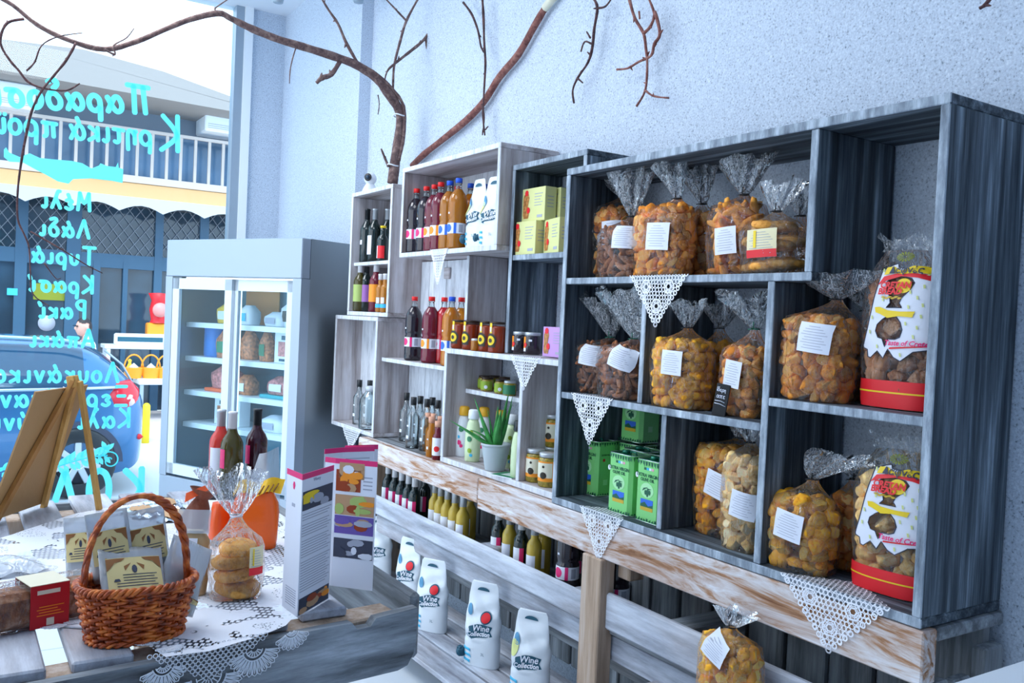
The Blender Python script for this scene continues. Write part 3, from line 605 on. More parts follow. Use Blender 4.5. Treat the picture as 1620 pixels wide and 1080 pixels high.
def jar(name, content, lidm, r=0.034, h=0.085, labels=(), lidh=0.014, n=18):
    t = thing(name, None, 'jar')
    MB().lathe([(r*0.88,0),(r,0.005),(r,h*0.80),(r*0.95,h*0.84),(r*0.86,h*0.86)], n).build('body', MT[content], t)
    MB().lathe([(r*0.92,h-lidh),(r*0.94,h-0.002),(r*0.90,h),(0,h)], n).build('lid', MT[lidm], t)
    for kind, mt, a in labels:
        b = MB()
        if kind == 'band': band(b, r, a[0], a[1], a[2], a[3], 0, 10, a[4] if len(a) > 4 else 0.0006)
        else: disc(b, r, a[0], a[1], a[2], 0, a[3] if len(a) > 3 else 0.0014)
        b.build('label', MT[mt], t)
    return t
ORD = ['first','second','third','fourth','fifth','sixth','seventh','eighth','ninth','tenth']
ROTB = 0.65
def putpx(K, label, px, x, z, group=None, tilt=0.0, py=600, dx=0.0):
    p = at(px, py, x=x); return K.put(label, (x, p.y, z), TOWALL+tilt, group)
def py_at(x, y, z): return 600
# tall wine crate, upper shelf
wg = 'wine bottles in the tall left crate'; zt_ = 1.777
K = Kind(wine('wine_bottle', 'dkglass', 'capmetal', [(0.045,0.150,-0.9,0.1,'paper')]))
def yx(px, py, x): return min(at(px, py, x=x).y, 4.645)
K.put('dark wine bottle with silver capsule and narrow white label in the left crate', (2.00, yx(592,380,2.0), zt_), TOWALL, wg)
K2 = Kind(wine('wine_bottle', 'dkglass', 'black', [(0.10,0.125,-0.7,-0.2,'paper')]))
K2.put('dark wine bottle with black top at the left end of the left crate', (1.975, yx(580,380,1.975), zt_), TOWALL, wg)
K2.put('dark black-topped wine bottle behind the two silver capsules in the left crate', (2.11, yx(605,380,2.11), zt_), TOWALL, wg)
K3 = Kind(wine('wine_bottle', 'dkglass', 'capmetal', [(0.05,0.13,-0.9,0.4,'paper')]))
K3.put('dark wine bottle with silver capsule at the right of the left crate', (2.05, yx(612,380,2.05), zt_), TOWALL, wg)
K4 = Kind(wine('small_bottle', 'dkglass', 'yellow', [(0.025,0.13,-0.55,0.9,'red'),(0.025,0.13,-0.95,-0.55,'paper')], h=0.19, r=0.029, caplen=0.012))
K4.put('small dark bottle with yellow neck band and red label in the left crate', (1.965, yx(605,395,1.965), zt_), TOWALL, wg)
zl = 1.505
for px, gl, cap, lab, nm in ((569,'olglass','capwhite','green','olive-coloured wine bottle with pale green label'),(579,'dkglass','black','purple','dark wine bottle with purple label'),(594,'plum','capwhite','orange','red wine bottle with bright orange label')):
    if 'purple' not in MT: MT['purple'] = plain('purple_label', (0.42,0.18,0.55), 0.5); MT['green'] = plain('pale_green_label', (0.42,0.55,0.16), 0.5)
    t = wine('wine_bottle', gl, cap, [(0.06,0.165,-1.2,1.2,lab)], h=0.27, r=0.035); x = {'green':1.945,'purple':1.975,'orange':1.955}[lab]
    Kind(t).put(nm+' in the lower left crate', (x, yx(px,460,x), zl), TOWALL, wg)
t = wine('small_bottle', 'amber', 'capwhite', [(0.035,0.065,-PI,PI,'cyan'),(0.070,0.115,-0.5,0.3,'paper')], h=0.20, r=0.026, caplen=0.03); K = Kind(t)
K.put('small amber bottle with blue band, left of the pair in the lower left crate', (1.928, yx(602,470,1.928), zl), TOWALL, wg)
K.put('small amber bottle with blue band, right of the pair in the lower left crate', (1.922, yx(609.5,470,1.922), zl), TOWALL, wg)
# security camera on the crate
p = at(589, 292, x=2.0); sc = thing('security_camera', 'small white round-headed security camera on top of the tall crate', 'camera', (2.0, p.y+0.03, 2.1635), TOWALL+0.75)
MB().lathe([(0.046,0),(0.048,0.006),(0.040,0.03),(0.026,0.055),(0.020,0.062)], 22).build('base', MT['white'], sc)
hd = MB(); hd.lathe([(0.0,-0.036),(0.020,-0.031),(0.032,-0.016),(0.036,0),(0.032,0.016),(0.020,0.031),(0.0,0.036)], 22, M=T(0,0,0.090)); hb = hd.build('head', MT['white'], sc)
MB().lathe([(0.0,0),(0.020,0.0),(0.022,0.004),(0.019,0.006),(0.0,0.0065)], 20, M=T(0,-0.031,0.094) @ RX(PI/2)).build('face_ring', MT['black'], hb)
MB().lathe([(0.0,0),(0.011,0.0),(0.010,0.004),(0.0,0.006)], 16, M=T(0,-0.0375,0.094) @ RX(PI/2)).build('lens', plain('lens', (0.02,0.05,0.09), 0.05), hb)
# lower crate: clear spirits
rg = 'clear raki bottles'
K = Kind(spirit('spirit_bottle', 'clear', 'black', h=0.25, r=0.034)); za = 0.871
K.put('small clear bottle with black cap in the lower left crate', (1.97, yx(553,640,1.97), za), TOWALL, rg)
K.put('clear bottle with black cap at the back of the lower left crate', (2.02, yx(584,640,2.02), za), TOWALL, rg)
jg = thing('glass_jug', None, 'jug'); MB().lathe([(0.055,0),(0.062,0.006),(0.062,0.02),(0.060,0.03),(0.063,0.05),(0.060,0.07),(0.063,0.09),(0.060,0.11),(0.063,0.13),(0.060,0.16),(0.045,0.185),(0.030,0.2),(0.028,0.205)], 24).build('body', MT['clear'], jg)
MB().lathe([(0.031,0.205),(0.031,0.232),(0,0.233)], 18).build('lid', thin_film('pale_lid', haze=0.7), jg)
Kind(jg).put('wide ribbed clear plastic jug with screw lid in the lower left crate', (1.955, yx(586,640,1.955), za), TOWALL)
# between the crates, on the counter
spots = [(643,640,2.02),(654,650,1.95),(665,640,2.01),(676,640,1.975),(684,640,2.04),(693,640,2.0)]
nm = ['at the left end of the counter row','at the front edge of the counter row','third from left in the counter row','behind the corked bottles, on the left','in the back row behind the corked bottles','behind the corked bottles next to the box']
for k, (px, py, x) in enumerate(spots):
    K.put('clear raki bottle with black cap '+nm[k], (x, yx(px,py,x), 0.8462), TOWALL, rg)
ck = Kind(spirit('cork_bottle', 'amber', 'cork', h=0.185, r=0.0225)); cg = 'small corked bottles'
for px, x, n_ in ((683,1.915,'nearest the counter edge'),(677,1.975,'left in the back'),(686,1.985,'middle in the back'),(697,1.965,'right, against the box side')):
    ck.put('small corked amber bottle '+n_, (x, yx(px,670,x), 0.8462), TOWALL, cg)
t = spirit('cork_bottle', 'plum', 'cork', h=0.175, r=0.023); b = MB(); band(b, 0.023, 0.02, 0.10, -1.3, 1.3); b.build('label', MT['paper'], t); b = MB(); disc(b, 0.023, 0.3, 0.05, 0.013); b.build('emblem', MT['red'], t)
Kind(t).put('small bottle with white and red label beside the corked amber bottle', (1.905, yx(692.5,690,1.905), 0.8462), TOWALL, cg)
# plastic bottles on the board
fg = 'tall plastic bottles on the single board'
PB = {k: Kind(pet('plastic_bottle', *a)) for k, a in {'dark':('cola','capred','x','pink'),'plum':('plum','capred','x','orange'),'ruby':('ruby','capred','x','pink'),'amber':('amber','capblue','x','blue'),'darkb':('plum','capred','x','orange'),'orng':('amber','capred','x','blue')}.items()}
for k, px, x, lb in (('dark',654,1.985,'tall dark plastic bottle with red cap and pink label at the left of the board'),('plum',681,1.985,'tall plum-red plastic bottle with red cap and orange disc on the board'),
                     ('ruby',701,2.04,'bright red plastic bottle behind the plum one on the board'),('amber',713,1.98,'amber plastic bottle with blue cap beside the honey jars'),('orng',728,2.04,'amber bottle with red cap half hidden at the right of the board')):
    y_ = yx(px,530,x); y_ = max(y_, 3.552); PB[k].put(lb, (x, y_, 1.2702), TOWALL, fg)
# syrup row on top
sg = 'syrup bottles in the upper box'; zb = 1.8012
for k, px, x, lb in (('dark',658,1.95,'dark syrup bottle with red cap at the left end of the front row'),('dark',673.5,1.95,'second dark syrup bottle from left with pink label'),
                     ('darkb',686,1.95,'third syrup bottle from left, plum-red with orange disc label'),('darkb',696,1.935,'fourth syrup bottle from left, red cap and orange label'),
                     ('amber',710,1.945,'amber syrup bottle with blue cap, fifth from left'),('amber',724,1.935,'amber syrup bottle with blue cap, sixth from left beside the wine pouch'),
                     ('ruby',722,2.05,'red-capped bottle at the back behind the blue caps'),('amber',743,2.05,'blue-capped orange bottle just behind the white pouch'),('ruby',750,2.12,'red-capped bottle deep at the back behind the pouch'),('amber',764,2.10,'blue-capped bottle behind the tall pouch'),('amber',788,2.10,'blue-capped bottle behind the right pouch')):
    PB[k].put(lb, (x, yx(px,340,x), zb), TOWALL, sg)
# ------------------------------------------------------------------ wine pouches
def pouch(name, red=True, h=0.295, w=0.155, d=0.075, tapside='right', lean=0.0, tp=0.42, open_tap=False):
    t = thing(name, None, 'pouch')
    def prof(z):
        f = z/h
        ww = w*(1.0 if f < 0.55 else 1.0-tp*((f-0.55)/0.45)**1.2); dd = d*(1.0-0.15*abs(f-0.2)) if f < 0.30 else d*max(0.06, (1-((f-0.30)/0.60)**1.5) if f < 0.9 else 0.06)
        return ww/2, max(dd/2, 0.003)
    def sh(z): return lean*(z/h)**1.5*w
    m = MB(); n = 64; Z = [0,0.004]+[0.291*k/40 for k in range(2, 41)]+[h]; vs = []
    def S(a, z):
        a_, b_ = prof(z); c, s = math.cos(a), math.sin(a); e = 0.75
        x = a_*math.copysign(abs(c)**e, c); y = b_*math.copysign(abs(s)**0.9, s)
        if z > 0.1: y += (0.004*math.sin(x*62+z*55)+0.003*math.sin(x*41-z*83))*min(1, b_/0.02)
        if z > h-0.012: x *= 1-0.10*((z-h+0.012)/0.012)
        return (x+sh(z), y, z)
    for z in Z:
        for k in range(n): vs.append(S(2*PI*k/n, z*h/0.295 if z < h else h))
    fs = [(i*n+k, i*n+(k+1) % n, (i+1)*n+(k+1) % n, (i+1)*n+k) for i in range(len(Z)-1) for k in range(n)]
    fs += [tuple(range(n))[::-1], tuple((len(Z)-1)*n+k for k in range(n))]
    m.add(vs, fs, 0, True); m.build('body', MT['pouchfoil'], t)
    def fr(x, z, off=0.003):
        a_, b_ = prof(z); f = min(0.999, abs((x)/a_)); y = -b_*(1-f**(2/0.75))**0.45
        if z > 0.1: y += (0.004*math.sin(x*62+z*55)+0.003*math.sin(x*41-z*83))*min(1, b_/0.02)
        return Vector((x+sh(z), y-off, z))
    def patch(outline, off=0.0030):
        """flat outline laid on the front, cut in strips so that it follows the bulge"""
        g = MB(); xs = [p[0] for p in outline]; 
        c = (sum(p[0] for p in outline)/len(outline), sum(p[1] for p in outline)/len(outline)); ring = []
        for s_ in (1.0, 0.75, 0.5, 0.25): ring.append([fr(c[0]+(p[0]-c[0])*s_, c[1]+(p[1]-c[1])*s_, off) for p in outline])
        N = len(outline); V = [v for r_ in ring for v in r_]+[fr(c[0], c[1], off)]
        F = [(i*N+k, i*N+(k+1) % N, (i+1)*N+(k+1) % N, (i+1)*N+k) for i in range(3) for k in range(N)]+[(3*N+k, 3*N+(k+1) % N, 4*N) for k in range(N)]
        g.add(V, F, 0, True); return g
    def lay(tb):   # writing laid on the front
        tb.v = [tuple(fr(v[0], v[2], 0.0062)) for v in tb.v]; return tb
    # handle hole and tear hole at the top, dark
    patch([(0.028*math.cos(k*PI/8)-0.002, h*0.895+0.014*math.sin(k*PI/8)) for k in range(9)], 0.003).build('handle_hole', MT['teal'], t)
    patch([(-w*0.33+0.013*math.cos(k*PI/8), h*0.66+0.024*math.sin(k*PI/8)) for k in range(16)], 0.003).build('corner_cutout', MT['cyan2'], t)
    bn = patch([(-0.058,h*0.36),(-0.03,h*0.33),(0.0,h*0.36),(0.035,h*0.375),(0.062,h*0.40),(0.050,h*0.45),(0.055,h*0.50),(0.02,h*0.525),(-0.01,h*0.51),(-0.045,h*0.47)]).build('banner', MT['teal'], t)
    lay(MB().text('Wine', 0.034, T(0.008,0,h*0.470) @ RY(-0.12), 0, 0.0, 0.0006, 0.25)).build('lettering', MT['paper'], bn)
    lay(MB().text('Collection', 0.0245, T(0.0,0,h*0.400) @ RY(-0.12), 0, 0.0, 0.0006, 0.25)).build('lettering', MT['paper'], bn)
    g = MB()
    for k in range(3):
        q = patch([(-w*0.47,0.015+k*0.022),(-w*0.22+0.006*(k % 2),0.012+k*0.022),(-w*0.22,0.023+k*0.022),(-w*0.47,0.027+k*0.022)]); g.add(q.v, q.f)
    g.build('stripes', MT['cyan'], t)
    lay(MB().text('3L', 0.016, T(0.025,0,h*0.17), 0, 0.0)).build('volume_print', MT['teal'], t)
    if red:
        a = patch([(0.026+0.024*math.cos(2*PI*k/18), h*0.60+0.024*math.sin(2*PI*k/18)) for k in range(18)]); sl = a.build('seal', MT['teal'], t)
        patch([(0.026+0.019*math.cos(2*PI*k/18), h*0.60+0.019*math.sin(2*PI*k/18)) for k in range(18)], 0.0044).build('seal_centre', MT['red'], sl)
    else:
        patch([(-0.060+0.018*math.cos(2*PI*k/14), h*0.56+0.03*math.sin(2*PI*k/14)) for k in range(14)]).build('side_print', MT['paleyel'], t)
    if open_tap:
        tp = MB().lathe([(0.0,0),(0.016,0),(0.016,0.010),(0.019,0.011),(0.019,0.026),(0.012,0.034),(0.0,0.034)], 16, M=T(-w*0.44,-d*0.28,0.045) @ RY(-PI/2-0.25)); tp.box(-w*0.44-0.032,-w*0.44-0.012,-d*0.28-0.012,-d*0.28+0.012,0.026,0.062,0,None,0.003)
        tp.build('tap', MT['teal'], t)
    return t
MT['pouchfoil'] = plain('white_glossy_pouch_foil', (0.80,0.87,0.93), 0.22, bump=0.35, bscale=26, spec=0.6)
MT['cyan2'] = plain('blue_window_print', (0.10,0.33,0.55), 0.35); MT['paleyel'] = plain('pale_yellow_print', (0.72,0.78,0.30), 0.4)
pg = 'white wine pouches'
K = Kind(pouch('wine_pouch', False, open_tap=True, h=0.30, w=0.15)); 
K.put('white wine pouch with dark banner and tap next to the syrup bottles', (1.945, yx(757,340,1.945), zb), TOWALL, pg)
K.put('white wine pouch cut off by the right side of the syrup box', (1.955, yx(783,340,1.955)+0.004, zb), TOWALL+0.15, pg)
KR = Kind(pouch('wine_pouch', True, h=0.31, w=0.155, tp=0.24)); KR2 = Kind(pouch('wine_pouch', True, h=0.33, w=0.155, tp=0.24, open_tap=True)); KW = Kind(pouch('wine_pouch', False, h=0.32, w=0.155, tp=0.24))
zd = 0.1252
for Kx, px, py, lb, tl, x in ((KW,598,870,'white wine pouch farthest back on the floor pallet, at the left',0.25,1.93),(KR,648,905,'white wine pouch with red heart seal, second from the left on the floor pallet',-0.1,1.90),(KR,684,950,'white wine pouch with red seal, right in front of the table corner',0.05,1.83),
                           (KR2,764,1000,'white wine pouch with red seal and dark tap left of the wooden post',0.05,1.83),(KW,840,1040,'white wine pouch nearest the wooden post, creased and without red seal',0.05,1.83)):
    q = at(px, py, x=x); Kx.put(lb, (x, q.y, zd), TOWALL+0.45+tl, pg)
# ------------------------------------------------------------------ wine behind the rail
zr = 0.4925; wr_ = 'wine bottles behind the rail'
KD = Kind(wine('wine_bottle', 'dkglass', 'capwhite', [(0.05,0.150,-1.25,0.15,'paper'),(0.05,0.150,0.15,0.75,'pink')], h=0.225, r=0.0295, caplen=0.045))
KG = Kind(wine('wine_bottle', 'gold', 'capmetal', [(0.04,0.140,-1.2,0.5,'paper')], h=0.225, r=0.0295, caplen=0.045))
dk = [(613,1.955),(624,1.945),(635,1.94),(646,1.935),(656,1.93)]
for k, (px, x) in enumerate(dk): KD.put('dark wine bottle with white and pink label, %s of five on the rail' % ORD[k], (x, yx(px,780,x), zr), TOWALL, wr_)
KD.put('dark wine bottle behind the five dark ones at the left of the rail', (2.03, yx(672,780,2.03), zr), TOWALL, wr_)
for k, (px, x) in enumerate([(688,1.955),(697,1.945),(708,1.94),(720,1.935),(733,1.93)]): KG.put('white wine bottle of golden glass, %s of five in the middle of the rail' % ORD[k], (x, yx(px,800,x), zr), TOWALL, wr_)
KG.put('golden white wine bottle in the back row behind the five golden ones', (2.02, yx(744,800,2.02), zr), TOWALL, wr_)
for Kx, px, x, lb in ((KD,788,1.945,'dark wine bottle, first of the four to the left of the wooden post'),(KG,806,1.945,'golden wine bottle, second of the four to the left of the wooden post'),(KD,825,1.94,'dark wine bottle, third of the four to the left of the wooden post'),(KG,846,1.94,'golden wine bottle, last of the four to the left of the wooden post'),(KG,861,2.03,'golden wine bottle in the shade behind the four to the left of the post')):
    Kx.put(lb, (x, yx(px,850,x), zr), TOWALL, wr_)
PB['dark'].put('dark plastic bottle with pink disc label just left of the wooden post', (1.95, yx(898,900,1.95), zr), TOWALL, 'plastic bottles beside the post')
PB['dark'].put('dark plastic bottle with pink disc label just right of the wooden post', (1.95, yx(976,930,1.95), zr), TOWALL, 'plastic bottles beside the post')
PB['dark'].put('dark plastic bottle hidden at the back left of the wooden post', (2.05, yx(918,900,2.05), zr), TOWALL, 'plastic bottles beside the post')
# ------------------------------------------------------------------ cartons and jars in the recessed column
def carton(name, base, w, d, h, win=True, frm='cake'):
    t = thing(name, None, 'carton')
    MB().box(-w/2, w/2, 0, d, 0, h, 0, None, 0.0015).build('box', base, t)
    m = MB().prism([(-w*0.44+w*0.26*u, h*(0.10+0.72*v)) for u, v in ((0.15,0),(0.9,0),(1,0.15),(0.8,0.5),(1,0.85),(0.85,1),(0.15,1),(0,0.85),(0,0.15))], 0.001, M=T(0,-0.0012,0)); wn = m.build('window', MT['cookiepic'], t)
    MB().prism([(-w*0.30+0.012*math.cos(k*PI/6), h*0.86+0.012*math.sin(k*PI/6)) for k in range(12)], 0.001, M=T(0,-0.0018,0)).build('emblem', MT['red'], t)
    MB().prism([(-w*0.20+0.011*math.cos(k*PI/4), h*0.34+0.013*math.sin(k*PI/4)) for k in range(8)], 0.001, M=T(0,-0.0022,0)).build('emblem', MT['red'], t)
    l = MB()
    for k in range(5): l.box(w*0.05, w*0.05+w*(0.34-0.05*(k % 3)), -0.0012, 0, h*(0.80-0.085*k), h*(0.82-0.085*k))
    l.box(w*0.18, w*0.40, -0.0012, 0, h*0.10, h*0.18)
    for k in range(4): l.box(w/2, w/2+0.0012, d*0.2, d*0.75, h*(0.7-0.1*k), h*(0.72-0.1*k))
    l.build('print', MT['greyink'], t); return t
MT['cookiepic'] = plain('window_with_biscuits', (0.50,0.22,0.07), 0.25, bump=0.6, bscale=80, var=0.5)
MT['yelcard'] = plain('pale_yellow_carton', (0.74,0.76,0.34), 0.5); MT['lilac'] = plain('lilac_carton', (0.62,0.36,0.75), 0.5)
K = Kind(carton('cake_carton', MT['yelcard'], 0.165, 0.055, 0.135)); cgp = 'pale yellow cake cartons'
zc = 1.7622
K.put('pale yellow carton at the left of the lower row in the shelf column', (1.962, yx(829,375,1.962), zc), TOWALL, cgp)
K.put('pale yellow carton showing biscuits at the right of the lower row', (1.975, yx(872,375,1.975), zc), TOWALL-0.25, cgp)
K.put('pale yellow carton standing on top of the lower carton', (1.985, yx(843,340,1.985), zc+0.1355), TOWALL, cgp)
K.put('pale yellow carton second in the upper row, end on behind the first', (2.048, yx(869,345,2.048)+0.01, zc+0.1355), TOWALL, cgp)
K.put('pale yellow carton last in the upper row, at the wall', (2.108, yx(885,345,2.108)+0.02, zc+0.1355), TOWALL, cgp)
K.put('pale yellow carton at the back of the lower row under the upper cartons', (2.07, yx(880,375,2.07)+0.05, zc), TOWALL, cgp)
K = Kind(carton('biscuit_carton', MT['lilac'], 0.13, 0.05, 0.115)); K.put('lilac carton with a window of biscuits on the lace doily', (1.962, yx(873,530,1.962)-0.006, 1.3582+0.004), TOWALL)
K = Kind(jar('jam_jar', 'cola', 'capmetal', 0.034, 0.088, [('band','orange',(0.025,0.070,-1.1,-0.55)),('band','paper',(0.012,0.025,-1.1,-0.5)),('disc','red',(-0.62,0.038,0.009)),('band','paper',(0.052,0.060,-0.1,0.3))]))
K.put('dark jam jar with orange label, left of the pair beside the lilac carton', (1.99, yx(824,530,1.99), 1.3625), TOWALL, 'dark jam jars')
K.put('dark jam jar with orange label, right of the pair beside the lilac carton', (1.985, yx(843,530,1.985), 1.3625), TOWALL, 'dark jam jars')
# honey jars
t = jar('honey_jar', 'honey', 'lid', 0.037, 0.128, [('band','teal2',(0.022,0.062,-1.0,0.2,0.0007)),('disc','teal2',(-0.42,0.052,0.028)),('disc','yellow',(-0.42,0.050,0.020,0.0022)),('disc','teal2',(-0.42,0.050,0.009,0.003)),('band','yellow',(0.080,0.122,-0.60,-0.25,0.0008)),('band','paper',(0.086,0.105,-0.54,-0.32,0.0016))], 0.010)
K = Kind(t)
for k, (px, x) in enumerate([(727,1.95),(745,1.945),(771,1.94),(787,1.93)]): K.put('honey jar with black and yellow emblem, %s from left in the row of four' % ORD[k], (x, yx(px,525,x), 1.3582), TOWALL, 'honey jars')
K = Kind(jar('small_honey_jar', 'amber', 'capmetal', 0.021, 0.052, [])); K.put('tiny honey jar standing in front of the four honey jars', (1.91, yx(753,535,1.91), 1.3582), TOWALL)
t = jar('honey_jar', 'honey', 'lid', 0.036, 0.128, [], 0.010); K = Kind(t)
for k, (px, x) in enumerate([(757,2.03),(775,2.02)]): K.put('honey jar without visible label in the back row, %s' % ('left' if k == 0 else 'right'), (x, yx(px,525,x), 1.3582), TOWALL, 'honey jars')
# small square jars on the little shelf
K = Kind(jar('spread_jar', 'pickle', 'lid', 0.029, 0.062, [('band','green2',(0.008,0.045,-1.2,1.2)),('disc','paper',(0.2,0.02,0.008))], 0.012, 8)); KO = Kind(jar('spread_jar', 'pickle', 'lid', 0.029, 0.062, [('band','orange',(0.006,0.050,-1.3,-0.3))], 0.012, 8)); KT = Kind(jar('spread_jar', 'pickle', 'capmetal', 0.029, 0.062, [('band','teal3',(0.006,0.045,-1.3,1.3))], 0.012, 8))
sgp = 'small spread jars above the aloe'; zs = 1.1782
for Kx, px, x, lb in ((KO,745,2.055,'small jar with orange side at the left end of the little shelf'),(K,766,2.06,'small dark jar second from left on the little shelf'),(K,771,2.022,'small jar with bright green label in front on the little shelf'),(K,793,2.022,'small green-labelled jar in the middle front of the little shelf'),
                   (KT,807,2.016,'small jar with dark green label at the right front of the little shelf'),(K,782,2.12,'small jar in the back row left on the little shelf'),(K,798,2.12,'small jar in the back row right on the little shelf')):
    Kx.put(lb, (x, yx(px,605,x), zs), TOWALL, sgp)
# lotion bottles behind the aloe
def lotion(name, capm, body, prints):
    t = thing(name, None, 'bottle')
    MB().lathe([(0.030,0),(0.034,0.005),(0.036,0.06),(0.035,0.12),(0.027,0.165),(0.019,0.185)], 20, sx=1.0, sy=0.75).build('body', body, t)
    MB().lathe([(0.020,0.185),(0.023,0.19),(0.021,0.222),(0.016,0.227),(0,0.228)], 18, sx=1.1, sy=0.9).build('cap', MT[capm], t)
    for a, z, r_, mt in prints:
        b = MB(); disc(b, 0.0275 if abs(a) < 0.9 else 0.033, a, z, r_, 0, 0.0015); b.build('print', MT[mt], t)
    return t
MT['lot'] = plain('white_lotion_bottle', (0.80,0.86,0.90), 0.35); MT['lotg'] = plain('pale_green_lotion_bottle', (0.66,0.80,0.50), 0.35)
MT['capy'] = plain('ochre_cap', (0.86,0.46,0.03), 0.35)
lg = 'lotion bottles behind the aloe'; zE = 0.8722
K = Kind(lotion('lotion_bottle', 'capy', MT['lot'], [(-0.3,0.065,0.011,'pink'),(0.1,0.05,0.008,'pink'),(0.0,0.125,0.012,'teal3'),(-0.4,0.09,0.007,'cyan')])); K.put('white lotion bottle with ochre cap and pink print at the left', (1.985, yx(733,690,1.985), zE), TOWALL, lg)
K.put('white ochre-capped lotion bottle in the shade behind the aloe leaves', (2.06, yx(765,680,2.06), zE), TOWALL, lg); K.put('ochre-capped lotion bottle at the back right of the aloe', (2.07, yx(792,680,2.07), zE), TOWALL, lg)
K = Kind(lotion('lotion_bottle', 'white', MT['lotg'], [(-0.2,0.10,0.012,'teal3'),(-0.1,0.05,0.01,'green2'),(0.2,0.03,0.007,'cyan'),(0.1,0.13,0.009,'green2')])); K.put('pale green lotion bottle with white cap just left of the aloe pot', (1.955, yx(748,695,1.955), zE), TOWALL, lg)
K.put('pale lotion bottle with white cap right behind the aloe pot', (2.03, yx(812,690,2.03)+0.01, zE), TOWALL, lg)
t = lotion('lotion_bottle', 'black', MT['lotg'], [(-0.7,0.10,0.014,'teal3'),(-0.6,0.06,0.010,'red'),(-0.5,0.03,0.010,'green2')]); Kind(t).put('slim green and white bottle against the divider right of the aloe', (1.93, 2.938, zE), TOWALL-0.4, lg)
# potted aloe
ap = at(783, 735, x=1.935); al = thing('potted_aloe', 'potted aloe with long green leaves in a pale grey pot', 'plant', (1.935, ap.y, 0.8725))
MB().lathe([(0.040,0),(0.042,0.004),(0.058,0.095),(0.060,0.102),(0.062,0.103),(0.062,0.112),(0.057,0.112),(0.054,0.098),(0.0,0.096)], 28).build('pot', plain('pale_grey_pot', (0.50,0.58,0.62), 0.5), al)
MB().lathe([(0.0,0.101),(0.03,0.1005),(0.054,0.0985)], 20).build('soil', plain('dark_soil', (0.05,0.035,0.025), 0.9, bump=0.8), al)
MT['aloe'] = plain('aloe_green', (0.045,0.28,0.06), 0.4, var=0.35, bscale=30)
def aloe_leaf(ang, ln, lean, curl, wd):
    """ang: 0 = to the right in the picture (world -Y), rises with lean (0 = upright)"""
    m = MB(); n = 12; vs = []
    ang -= 1.04; dx, dy = -math.sin(ang)*1.0, -math.cos(ang)
    for i in range(n+1):
        t = i/n; th = lean+curl*t; 
        if i == 0: px_, pz_ = 0.008, 0.095
        else: px_ += math.sin(th)*ln/n; pz_ += math.cos(th)*ln/n
        wv = 1.45*wd*(1-t)**0.75*(0.85+0.3*math.sin(PI*min(1,t*1.3)))+0.0008; tk = wv*0.75
        c = Vector((dx*px_, dy*px_, pz_)); side = Vector((-dy, dx, 0)); nrm = Vector((dx*math.cos(th), dy*math.cos(th), -math.sin(th)))
        for a in (0, 60, 120, 180, 230, 270, 310):
            a = math.radians(a); s_ = math.cos(a); u_ = math.sin(a)
            vs.append(c+side*wv*s_+nrm*(tk*u_ if u_ > 0 else tk*0.25*u_))
    k = 7; fs = [(i*k+j, i*k+(j+1) % k, (i+1)*k+(j+1) % k, (i+1)*k+j) for i in range(n) for j in range(k)]
    return m.add(vs, fs, 0, True).build('leaf', MT['aloe'], al)
for a, ln, le, cu, wd in ((PI+0.10,0.215,1.02,0.10,0.014),(PI-0.15,0.225,0.42,0.0,0.016),(PI+0.3,0.13,0.55,0.9,0.009),(0.35,0.24,0.10,0.12,0.017),(0.1,0.225,0.30,-0.12,0.016),(-0.3,0.19,0.22,0.15,0.014),(1.4,0.18,0.30,0.2,0.015),(-1.5,0.17,0.15,0.1,0.012),(PI,0.16,0.10,0.2,0.012),(0.9,0.15,0.25,0.0,0.011)):
    aloe_leaf(a, ln, le, cu, wd)
bk = thing('booklet', 'thin dark green booklet lying in front of the aloe pot', 'booklet', (1.92, yx(806,745,1.92), 0.8722), 0.25)
MB().box(-0.045,0.05,-0.055,0.06,0,0.004,0).box(-0.045,0.05,-0.055,0.06,0.004,0.0046,1).build('pages', [MT['paper'], MT['teal3']], bk)
MB().box(-0.02,0.035,-0.03,0.03,0.0046,0.0052,0).build('cover_print', plain('pale_cover_print', (0.55,0.66,0.62), 0.4), bk)
# pickle jars
MT['cream2'] = plain('cream_jar_label', (0.80,0.78,0.62), 0.5)
t = jar('olive_jar', 'pickle', 'capmetal', 0.037, 0.128, [('band','orange',(0.022,0.098,-1.2,0.9)),('band','cream2',(0.036,0.092,-1.1,0.8,0.0012)),('disc','teal2',(-0.15,0.045,0.013,0.002)),('disc','teal2',(-0.15,0.078,0.005,0.002))], 0.016)
K = Kind(t); og = 'jars of green olives'
K.put('jar of green olives, left of the pair in the narrow compartment', (1.955, yx(847,735,1.955), zE), TOWALL, og)
K.put('jar of green olives, right of the pair in the narrow compartment', (1.945, yx(867,738,1.945), zE), TOWALL, og)
K.put('jar of green olives at the back of the narrow compartment carrying another jar', (2.05, yx(873,735,2.05)+0.004, zE), TOWALL, og)
K.put('jar of green olives standing on top of another jar', (2.05, yx(873,735,2.05)+0.004, zE+0.129), TOWALL, og)
